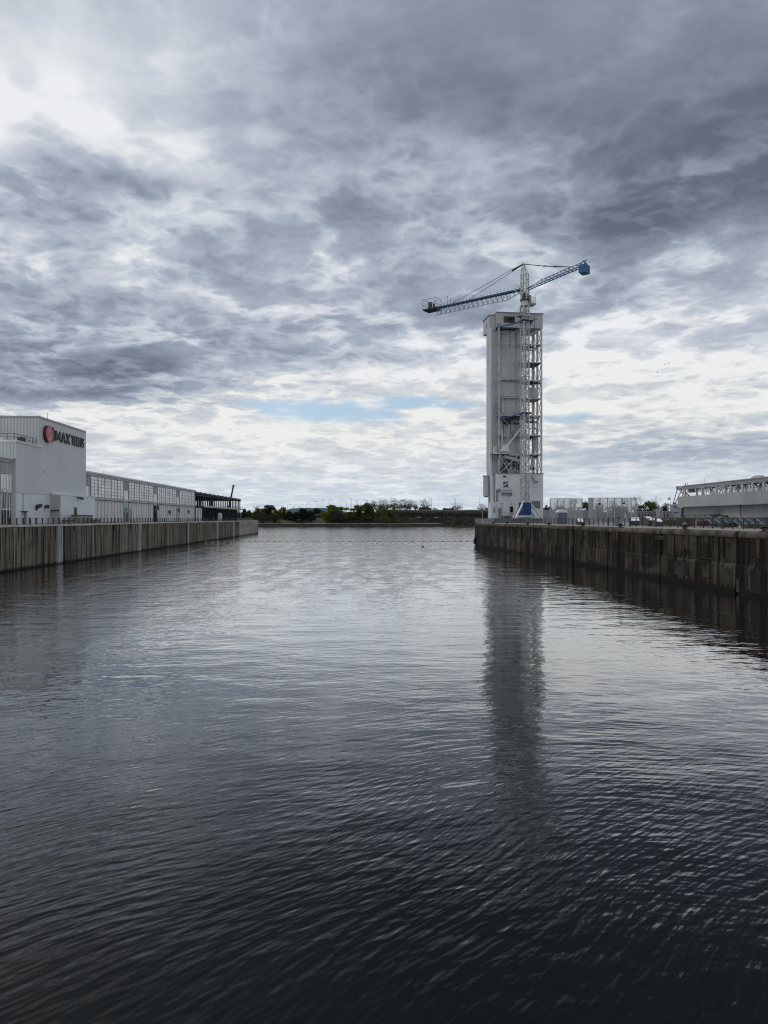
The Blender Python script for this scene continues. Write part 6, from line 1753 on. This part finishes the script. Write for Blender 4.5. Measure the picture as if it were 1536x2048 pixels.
# ------------------------------------------------------------------ trees
def leaf_cloud(mb, c, rx, ry, rz, n, size, rg):
    for _ in range(n):
        while True:
            u = Vector((rg.uniform(-1, 1), rg.uniform(-1, 1), rg.uniform(-1, 1)))
            if .25 < u.length < 1: break
        p = Vector((c[0] + u.x * rx, c[1] + u.y * ry, c[2] + u.z * rz))
        a = Vector((rg.gauss(0, 1), rg.gauss(0, 1), rg.gauss(0, 1))).normalized()
        b = a.orthogonal().normalized(); cc = a.cross(b)
        s1 = size * rg.uniform(.6, 1.3); s2 = s1 * rg.uniform(.5, .9)
        mb.add([p - b * s1, p + cc * s2, p + b * s1, p - cc * s2], [(0, 1, 2, 3)])
def make_tree(name, label, kind, leaf, seed, group):
    """unit tree about 10 high and 10 wide; scaled when placed"""
    rg = random.Random(seed)
    t = T(WF, name, label, 'tree', (0, 0, 0), group)
    tr = MB()
    cr_ = MB()
    if kind == 'round':
        tr.cyl((0, 0, -.3), (.1, 0, 3.4), .42, .26, 8)
        cs = []
        for i in range(20):
            a = rg.uniform(0, 6.28); rr = rg.uniform(.5, 3.6); zz = rg.uniform(3.0, 8.6)
            k = math.sqrt(max(.1, 1 - ((zz - 5.2) / 5.0) ** 2)); rr *= k * 1.15
            cs.append((rr * math.cos(a), rr * math.sin(a), zz))
        for i, c in enumerate(cs):
            if i < 9: tr.cyl((.1, 0, 2.6 + .05 * i), c, .15, .04, 5)
            leaf_cloud(cr_, c, rg.uniform(1.2, 1.9), rg.uniform(1.2, 1.9), rg.uniform(.9, 1.4), 130, .34, rg)
        for i in range(14):
            a = i * .449 * 2; rr = rg.uniform(2.6, 4.3); leaf_cloud(cr_, (rr * math.cos(a), rr * math.sin(a), rg.uniform(.8, 3.4)), 1.5, 1.5, 1.3, 70, .32, rg)
    elif kind == 'conifer':
        tr.cyl((0, 0, -.3), (0, 0, 9.4), .34, .05, 8)
        for k in range(13):
            zz = 1.0 + k * .66; rr = 3.3 * (1 - (zz / 10.2)) + .25
            for q_ in range(7):
                a = q_ * .9 + k * .5 + rg.uniform(-.2, .2); e = (rr * math.cos(a), rr * math.sin(a), zz - .35)
                tr.cyl((0, 0, zz), e, .07, .02, 4)
                leaf_cloud(cr_, (e[0] * .66, e[1] * .66, zz - .2), rr * .42, rr * .42, .42, 26, .27, rg)
        leaf_cloud(cr_, (0, 0, 9.3), .25, .25, .8, 30, .2, rg)
    elif kind == 'bare':
        def grow(p, d, L, r, lev):
            q_ = p + d * L
            tr.cyl(p, q_, max(r, .035), max(r * .68, .03), 5 if lev < 2 else 3, caps=False)
            if lev >= 6: return
            for _ in range(3 if lev < 4 else 2):
                ax = Vector((rg.gauss(0, 1), rg.gauss(0, 1), rg.gauss(0, .5))).normalized()
                nd = (d + ax * rg.uniform(.45, .85)).normalized(); nd.z = max(nd.z, -.05) + .12; nd.normalize()
                grow(q_, nd, L * rg.uniform(.62, .86), r * .64, lev + 1)
        grow(Vector((0, 0, -.3)), Vector((0, 0, 1)), 1.7, .30, 0); grow(Vector((.1, 0, .6)), Vector((.35, .1, .9)), 2.0, .2, 1); grow(Vector((0, 0, .9)), Vector((-.4, .2, .85)), 1.9, .2, 1)
        if leaf:
            for i in range(22):
                a = rg.uniform(0, 6.28); rr = rg.uniform(.4, 3.4); leaf_cloud(cr_, (rr * math.cos(a), rr * math.sin(a), rg.uniform(2.6, 8.7)), 1.3, 1.3, 1.0, 30, .17, rg)
    elif kind == 'bush':
        for i in range(9):
            a = rg.uniform(0, 6.28); e = (2.8 * math.cos(a), 2.8 * math.sin(a), rg.uniform(3, 7))
            tr.cyl((0, 0, -.3), e, .16, .05, 5)
            leaf_cloud(cr_, (e[0] * .9, e[1] * .9, e[2]), 2.0, 2.0, 2.2, 110, .26, rg)
        leaf_cloud(cr_, (0, 0, 4.5), 3.4, 3.4, 3.6, 260, .28, rg)
    to = tr.part('trunk', M['twig'] if kind == 'bare' else M['bark'], t)
    if cr_.v: cr_.part('crown', M[leaf], t)
    return t.o
# (px centre, top py, base py, width px, kind, leaf, distance, label)
TREES = [
 (489, 1016, 1047, 24, 'conifer', 'leaf_dark', 742, 'dark conifer just right of the steel frame'),
 (503, 1020, 1046, 26, 'round', 'leaf_mid', 735, 'low green round tree between the steel frame and the dark trees'),
 (514, 1010, 1044, 20, 'bare', 'leaf_brown', 760, 'pale leafless treetop above the leftmost green trees'),
 (520, 1015, 1044, 24, 'round', 'leaf_yg', 752, 'yellow green treetop left of the tallest brown crown'),
 (538, 1007.5, 1046, 36, 'round', 'leaf_brown', 758, 'tall dense brown tree rising highest left of the hill'),
 (527, 1025, 1048, 40, 'bush', 'leaf_brown', 727, 'low spreading purplish brown tree by the left pier tip'),
 (546, 1027, 1048, 30, 'bush', 'leaf_brown', 728, 'low spreading purplish brown tree beside the left lawn'),
 (556, 1018, 1044, 28, 'round', 'leaf_yg', 748, 'bright yellow green tree above the left lawn'),
 (566, 1013, 1044, 18, 'round', 'leaf_mid', 756, 'green pointed treetop left of the blue hill'),
 (578, 1021, 1047, 34, 'conifer', 'leaf_dark', 744, 'dark evergreen at the left end of the blue hill'),
 (592, 1022, 1048, 38, 'round', 'leaf_dark', 736, 'broad dark evergreen below the middle of the blue hill'),
 (608, 1016.5, 1048, 34, 'round', 'leaf_dark', 740, 'dark evergreen breaking the skyline of the blue hill'),
 (622, 1021, 1047, 20, 'round', 'leaf_teal', 738, 'bluish green tree left of the pavilion roof'),
 (637, 1017, 1040, 34, 'round', 'leaf_dark', 765, 'dark tree standing behind the pavilion roof'),
 (669, 1007.5, 1047, 54, 'round', 'leaf_yg', 740, 'biggest round yellow green tree right of the pavilion'),
 (673, 1021, 1048, 36, 'bush', 'leaf_brown', 725, 'grey brown bush in front of the biggest yellow green tree'),
 (716, 1009, 1046, 42, 'round', 'leaf_mid', 742, 'round green tree, second of the big ones right of the pavilion'),
 (736, 1004.5, 1046, 34, 'round', 'leaf_mid', 746, 'tall green tree at the left end of the leafless row'),
 (758, 998, 1040, 40, 'bare', 'leaf_yg', 770, 'leafless tree at the left end of the row above the bridge'),
 (768, 1012, 1046, 18, 'round', 'leaf_yg', 728, 'small yellowish tree in front of the bridge end'),
 (786, 995, 1040, 44, 'bare', 'leaf_yg', 772, 'tallest leafless tree with a few yellow leaves above the bridge'),
 (791, 1004, 1047, 26, 'bare', 'leaf_yg', 726, 'thinly leaved tree in front of the bridge deck'),
 (812, 997, 1040, 36, 'bare', 'leaf_brown', 790, 'leafless tree right of the tallest one above the bridge'),
 (829, 1001, 1040, 26, 'bare', 'leaf_brown', 792, 'small leafless tree near the gap in the row above the bridge'),
 (745, 1000, 1040, 30, 'bare', 'leaf_brown', 788, 'leafless tree behind the tall green tree at the row\'s left end'),
 (771, 998, 1040, 34, 'bare', 'leaf_brown', 792, 'leafless tree between the first two of the row above the bridge'),
 (800, 998, 1040, 34, 'bare', 'leaf_brown', 796, 'leafless tree just right of the tallest leafless tree, farther back'),
 (821, 999, 1040, 30, 'bare', 'leaf_brown', 800, 'leafless tree filling the right end of the row before the gap'),
 (850, 997, 1038, 34, 'bare', 'leaf_brown', 805, 'leafless tree standing apart beside the twin masts'),
 (913, 1005, 1038, 36, 'bare', 'leaf_brown', 815, 'leafless tree behind the bridge right of the dark hut'),
 (963, 1007, 1038, 22, 'bare', 'leaf_brown', 815, 'leafless tree just left of the white tower'),
 (972, 1009, 1038, 16, 'bare', 'leaf_brown', 812, 'leafless tree half hidden by the white tower'),
 (1094, 1008, 1040, 20, 'round', 'leaf_dark', 760, 'dark tree between the white tower and the first mesh screen'),
 (1119, 998, 1040, 34, 'bare', 'leaf_brown', 745, 'leafless tree behind the left half of the first mesh screen'),
 (1146, 996, 1040, 36, 'bare', 'leaf_brown', 748, 'leafless tree behind the right half of the first mesh screen'),
 (1171, 1002, 1040, 22, 'round', 'leaf_ochre', 735, 'ochre tree seen in the gap between the mesh screens'),
 (1130, 1012, 1041, 50, 'bush', 'leaf_brown', 720, 'brown thicket behind the first mesh screen'),
 (1199, 996, 1040, 38, 'bare', 'leaf_brown', 745, 'leafless tree behind the left part of the wider screen'),
 (1226, 1000, 1040, 34, 'bare', 'leaf_brown', 752, 'leafless tree behind the middle of the wider screen'),
 (1252, 997, 1040, 36, 'bare', 'leaf_yg', 748, 'leafless tree behind the right part of the wider screen'),
 (1222, 1010, 1041, 70, 'bush', 'leaf_brown', 722, 'brown thicket behind the wider mesh screen'),
 (1275, 992, 1040, 32, 'bare', 'leaf_yg', 742, 'thin budding tree at the right end of the wider screen'),
 (1298, 1001, 1030, 40, 'round', 'leaf_mid', 738, 'round olive green tree right of the wider mesh screen'),
 (1312, 991, 1036, 24, 'bare', 'leaf_brown', 756, 'leafless tree rising behind the olive green tree'),
 (1336, 1005, 1036, 30, 'bush', 'leaf_brown', 750, 'brown bushy tree left of the winch house'),
]
protos = {}
for i, (px, pt_, pb_, wpx, kind, leaf, Y, lb) in enumerate(TREES):
    X = Xp(px, Y); zt = Zp(pt_, Y); zb = 3.2 if Y < 735 else (5.8 if Y < 752 else (8.8 if Y < 775 else 14.0))
    w_ = wpx / F * Y
    var = i % 2
    key = (kind, leaf, var)
    grp = {'round': 'leafy trees on the far shore', 'conifer': 'dark conifers on the far shore', 'bare': 'leafless trees on the far shore', 'bush': 'low brown thickets on the far shore'}[kind]
    nm = {'round': 'leafy_tree', 'conifer': 'conifer_tree', 'bare': 'bare_tree', 'bush': 'thicket_tree'}[kind]
    if key not in protos:
        o = make_tree(nm, lb, kind, leaf, 100 + i * 7, grp); protos[key] = o
    else:
        o = dup(protos[key], (0, 0, 0), label=lb)
    hgt = {'round': 9.8, 'conifer': 10.0, 'bare': 9.3, 'bush': 8.6}[kind]
    wid = {'round': 9.8, 'conifer': 6.8, 'bare': 9.5, 'bush': 8.8}[kind]
    o.location = (X, Y, zb); o.rotation_euler = (0, 0, (i * 2.39) % 6.28)
    o.scale = (w_ / wid, w_ / wid, (zt - zb) / hgt)
# undergrowth: one mass
ug = MB(); rg = random.Random(12)
for i in range(900):
    px = rg.choice([rg.uniform(690, 985), rg.uniform(486, 985)]); Y = rg.uniform(YS + 6, YS + 70)
    if (548 < px < 594 or 624 < px < 654) and Y < 752: continue
    zg = 2.6 + max(0, Y - YS - 10) * .17
    s_ = rg.uniform(1.6, 3.6)
    leaf_cloud(ug, (Xp(px, Y), Y, zg + s_ * .45), s_ * 1.4, s_ * 1.2, s_ * .75, 36, .42, rg)
for i in range(260):
    px = rg.uniform(1084, 1352); Y = rg.uniform(YS + 4, YS + 62); zg = 2.6 + max(0, Y - YS - 10) * .17; s_ = rg.uniform(1.8, 3.6)
    leaf_cloud(ug, (Xp(px, Y), Y, zg + s_ * .5), s_ * 1.4, s_ * 1.2, s_ * .8, 34, .42, rg)
for i in range(160):
    px = rg.uniform(760, 985); Y = rg.uniform(YS + 50, YS + 64); zg = 2.6 + max(0, Y - YS - 10) * .17; s_ = rg.uniform(1.6, 3.0)
    leaf_cloud(ug, (Xp(px, Y), Y, zg + s_ * .6), s_ * 1.4, s_ * 1.2, s_ * .8, 34, .42, rg)
ug.top('undergrowth', M['leaf_brown'], WF, (0, 0, 0), label='dark brown scrub covering the whole far bank', cat='undergrowth', kind='stuff')
ug = MB()
for i in range(60):
    px = rg.uniform(690, 960); Y = rg.uniform(YS + 5, YS + 40); zg = 2.6 + max(0, Y - YS - 10) * .14; s_ = rg.uniform(1, 2.2)
    leaf_cloud(ug, (Xp(px, Y), Y, zg + s_ * .5), s_ * 1.4, s_ * 1.2, s_ * .7, 30, .36, rg)
ug.top('green_undergrowth', M['leaf_mid'], WF, (0, 0, 0), label='scattered green scrub among the brown scrub below the bridge', cat='undergrowth', kind='stuff')

# ------------------------------------------------------------------ pavilion
YP = 757
pv = T(WF, 'pavilion', 'dark hip roofed park pavilion among the trees', 'pavilion', (Xp(637, YP), YP, 8))
xa, xb, zr0, zr1 = Xp(628, YP), Xp(646, YP), Zp(1032.5, YP), Zp(1026, YP)
MB().add([(xa, YP - 3, zr0), (xb, YP - 3, zr0), (xb, YP + 3, zr0), (xa, YP + 3, zr0), (xa + 3, YP, zr1), (xb - 3, YP, zr1)], [(0, 1, 5, 4), (1, 2, 5), (2, 3, 4, 5), (3, 0, 4), (3, 2, 1, 0)]).part('roof', M['bark'], pv)
MB().box(xa + 1, xb - 1, YP - 2, YP + 2, 5, zr0 - .02).part('wall', M['dark'], pv)
# ------------------------------------------------------------------ road bridge
YB_ = 778.0
bg_ = T(WF, 'road_bridge', 'long flat concrete road bridge on low piers before the leafless trees', 'bridge', (Xp(870, YB_), YB_, 3))
zt_, zb_ = Zp(1019.5, YB_), Zp(1025.5, YB_)
x = Xp(752, YB_); xe = Xp(1105, YB_)
while x < xe:
    L = 24.0
    MB().box(x + .1, x + L - .1, YB_, YB_ + 12, zb_, zt_ - .9).part('deck_span', M['bridge'], bg_)
    MB().box(x + .1, x + L - .1, YB_ - .35, YB_ - .02, zt_ - 1.5, zt_).part('parapet', M['bridge_light'], bg_)
    MB().box(x - .8, x + .8, YB_ + 2, YB_ + 10, 2, zb_ - .02).part('pier', M['bridge'], bg_)
    x += L
# far motorway lamps with curved arms
lamp0 = T(WF, 'street_lamp', 'tall motorway lamp with a single curved arm above the far trees', 'street lamp', (0, 0, 0), 'motorway lamps on the far shore')
MB().cyl((0, 0, 0), (0, 0, 9.0), .16, .12, 6).part('pole', M['greysteel'], lamp0)
ar = MB().tube([(0, 0, 9.0), (.2, 0, 9.6), (.8, 0, 10.0), (1.7, 0, 10.12), (2.8, 0, 10.05)], .11, 5)
ar.part('arm', M['greysteel'], lamp0)
MB().box(2.6, 3.5, -.15, .15, 9.9, 10.08).part('lamp_head', M['greysteel'], lamp0)
LAMPS = [(563, 1011.5, 1), (574.5, 1009.5, 1), (587, 1009, -1), (588, 1009, 1), (599.5, 1008.5, 1), (612.5, 1007.5, 1), (622, 1008, -1), (635.5, 1003, -1), (642.5, 1000, 1), (657.5, 999, 1), (680.5, 998, 1), (693, 1002.5, -1), (713, 1000, -1), (714.5, 997.5, 1), (733, 999, -1)]
LL = ['leftmost of the far motorway lamps, beside the pointed green treetop', 'second far motorway lamp, over the left end of the blue hill', 'left-facing lamp of the back-to-back pair over the blue hill', 'right-facing lamp of the back-to-back pair over the blue hill', 'motorway lamp over the middle of the blue hill', 'motorway lamp over the right half of the blue hill', 'left-facing motorway lamp at the right end of the blue hill', 'left-facing tall motorway lamp above the pavilion', 'tall right-facing motorway lamp between the pavilion and the biggest yellow green tree', 'motorway lamp rising from the left half of the biggest yellow green tree', 'motorway lamp rising from the right half of the biggest yellow green tree', 'left-facing motorway lamp in the gap beside the thick mast', 'left-facing lamp of the pair right of the thick mast', 'taller right-facing lamp of the pair right of the thick mast', 'rightmost far motorway lamp, beside the tall green tree']
first = True
for li_, (px, py, sgn) in enumerate(LAMPS):
    Y = 900.0
    h = Zp(py, Y) - 12.0
    if first: o = lamp0.o; first = False
    else: o = dup(lamp0.o, (0, 0, 0))
    o['label'] = LL[li_]
    o.location = (Xp(px, Y), Y, 12.0); o.scale = (1.35 * sgn, 1.35, h / 10.1)
vd = MB().box(Xp(545, 895), Xp(760, 895), 894, 908, 8, 12.0)
vd.top('motorway_embankment', M['earth'], WF, (0, 0, 0), kind='structure')
# masts
for px, py, Y, lb in ((702, 998, 880, 'thick straight mast among the motorway lamps'), (858.5, 994, 820, 'thin mast, left of the twin masts beside a leafless tree'), (863, 996, 820, 'thin mast, right of the twin masts beside a leafless tree'),
                      (908.5, 996, 830, 'thin mast, left of the pair rising from the leafless tree behind the bridge'), (911, 997, 832, 'thin mast, right of the pair rising from the leafless tree behind the bridge'), (959.5, 996, 800, 'single thin mast left of the white tower')):
    t_ = T(WF, 'mast', lb, 'mast', (Xp(px, Y), Y, 8))
    w_ = .42 if px == 702 else .16
    MB().cyl((Xp(px, Y), Y, 8), (Xp(px, Y), Y, Zp(py, Y)), w_, w_ * .7, 6).part('pole', M['dark'], t_)
    MB().box(Xp(px, Y) - w_ * 1.6, Xp(px, Y) + w_ * 1.6, Y - .2, Y + .2, Zp(py, Y), Zp(py, Y) + .35).part('tip', M['dark'], t_)
for px, lb in ((717.5, 'left one of three short dark poles over the green treetops'), (720.5, 'middle one of three short dark poles over the green treetops'), (724, 'right one of three short dark poles over the green treetops')):
    t_ = T(WF, 'flagpole', lb, 'pole', (Xp(px, 870), 870, 8), 'three short poles over the green treetops')
    MB().cyl((Xp(px, 870), 870, 8), (Xp(px, 870), 870, Zp(1004.5, 870)), .16, .14, 6).part('pole', M['dark'], t_)
# hut on the bridge and buildings behind it
for nm, lb, x0, x1, pt0, pb0, m_ in (('hut', 'dark low roofed hut standing on the bridge skyline', 886, 907, 1016.5, 1022, 'dark'), ('hut', 'pale flat building on the bridge skyline near the twin masts', 866, 876, 1016, 1022, 'trim'), ('hut', 'dark sloping roof behind the leafless tree by the twin masts', 838, 863, 1015, 1022, 'dark')):
    Y = 800
    t_ = T(WF, nm, lb, 'hut', (Xp((x0 + x1) / 2, Y), Y, 8))
    MB().box(Xp(x0, Y), Xp(x1, Y), Y, Y + 8, 14.5, Zp(pt0 + 1.5, Y)).part('wall', M[m_], t_)
    MB().prism([(Xp(x0 - .5, Y), Zp(pt0 + 1.5, Y) + .02), (Xp(x1 + .5, Y), Zp(pt0 + 1.5, Y) + .02), (Xp(x1 - 3, Y), Zp(pt0 + .8, Y)), (Xp(x0 + 2, Y), Zp(pt0 - .6, Y))], 'y', Y - .5, Y + 8.5).part('roof', M[m_], t_)
# parked cars on the bank under the bridge
for px, py, lb, m_ in ((872, 1030.5, 'silver car parked on the bank under the bridge', 'trim'), (838, 1028.5, 'small white car on the bank under the bridge', 'white'), (898, 1030, 'dark grey car on the bank under the bridge', 'greysteel')):
    Y = 752; X = Xp(px, Y); z0 = 8.4
    t_ = T(WF, 'parked_car', lb, 'car', (X, Y, z0), 'cars parked under the bridge')
    MB().prism([(X - 2.2, z0 + .35), (X + 2.2, z0 + .35), (X + 2.2, z0 + .9), (X + 1.3, z0 + 1.0), (X + .7, z0 + 1.5), (X - 1.2, z0 + 1.5), (X - 1.9, z0 + 1.0), (X - 2.2, z0 + .9)], 'y', Y - .9, Y + .9).part('body', M[m_], t_)
    MB().prism([(X + 1.1, z0 + 1.02), (X + .65, z0 + 1.44), (X - 1.1, z0 + 1.44), (X - 1.6, z0 + 1.02)], 'y', Y - .93, Y + .93).part('window', M['glassdark'], t_)
    for a in (-1.4, 1.4):
        for s_ in (-.9, .72): MB().cyl((X + a, Y + s_, z0 + .33), (X + a, Y + s_ + .18, z0 + .33), .33, n=10).part('wheel', M['black'], t_)

# ------------------------------------------------------------------ float line, duck, birds
fa, fb = Vector((-62.0, 243.0, 0)), Vector((32.0, 246.5, 0))
bl = T(WF, 'float_line', 'yellow line of floats strung across the slip between the two quays', 'float line', (0, 245, 0))
n = 44
rp = MB(); pts = []
for i in range(n * 2 + 1):
    f_ = i / (n * 2); p = fa.lerp(fb, f_); p.y += -2.2 * math.sin(math.pi * f_); p.z = .05 + .03 * math.sin(i * 1.9)
    pts.append(p)
rp.tube(pts, .022, 4); rp.part('rope', M['floatrope'], bl)
fm = MB().cyl((-.34, 0, 0), (.34, 0, 0), .11, n=8).cyl((-.46, 0, 0), (-.34, 0, 0), .05, .11, 8, False).cyl((.34, 0, 0), (.46, 0, 0), .11, .05, 8, False).mesh('float', M['yellow'])
for i in range(n): inst('float', fm, bl, pts[2 * i + 1] + Vector((0, 0, .06)))
def bird(name, label, loc, span, tilt, flying=True):
    t_ = T(WF, name, label, 'bird', loc, 'dark birds flying right of the tower' if flying else None)
    x, y, z = loc; s_ = span
    b = MB()
    if flying:
        b.sphere((x, y, z), s_ * .12, s_ * .30, s_ * .11, 8, 6); b.sphere((x, y - s_ * .32, z + s_ * .04), s_ * .08, s_ * .1, s_ * .08, 8, 5)
        b.add([(x - s_ * .06, y + s_ * .25, z), (x + s_ * .06, y + s_ * .25, z), (x + s_ * .12, y + s_ * .5, z + .01), (x - s_ * .12, y + s_ * .5, z + .01), (x, y + s_ * .3, z + .05)], [(0, 1, 2, 3), (0, 4, 1), (1, 4, 2), (2, 4, 3), (3, 4, 0)])
        b.part('body', M['black'], t_)
        for sg_ in (-1, 1):
            MB().add([(x + sg_ * s_ * .08, y - s_ * .14, z + .03), (x + sg_ * s_ * .08, y + s_ * .14, z + .03), (x + sg_ * s_ * .32, y + s_ * .1, z + s_ * tilt), (x + sg_ * s_ * .32, y - s_ * .16, z + s_ * tilt), (x + sg_ * s_ * .55, y + s_ * .12, z + s_ * tilt * .7),
                      (x + sg_ * s_ * .2, y, z + s_ * tilt * .5 + .09)], [(0, 1, 2, 3), (3, 2, 4), (0, 5, 1), (1, 5, 2), (2, 5, 4), (4, 5, 3), (3, 5, 0)]).part('wing', M['black'], t_)
    else:
        b.sphere((x, y, z + .1), .34, .2, .16, 10, 6); b.cyl((x - .25, y, z + .15), (x - .32, y, z + .38), .07, .06, 8, True); b.sphere((x - .34, y, z + .43), .10, .08, .08, 8, 5)
        b.part('body', M['black'], t_)
        MB().cyl((x - .42, y, z + .42), (x - .54, y, z + .40), .04, .015, 6).part('bill', M['wood'], t_)
Yb = 120.0
for px, py, tl, lb, sp in ((1315, 745.5, .30, 'lowest of the three dark birds in the sky', .42), (1330.5, 728.5, .08, 'left bird of the close pair in the sky', .46), (1337, 727, .34, 'right bird of the close pair in the sky', .42)):
    bird('bird', lb, (Xp(px, Yb), Yb, Zp(py, Yb)), sp, tl)
Yd = 8 * F / (1094 - HY)
bird('duck', 'lone dark duck swimming just nearer than the float line', (Xp(846, Yd), Yd, 0), .7, 0, False)
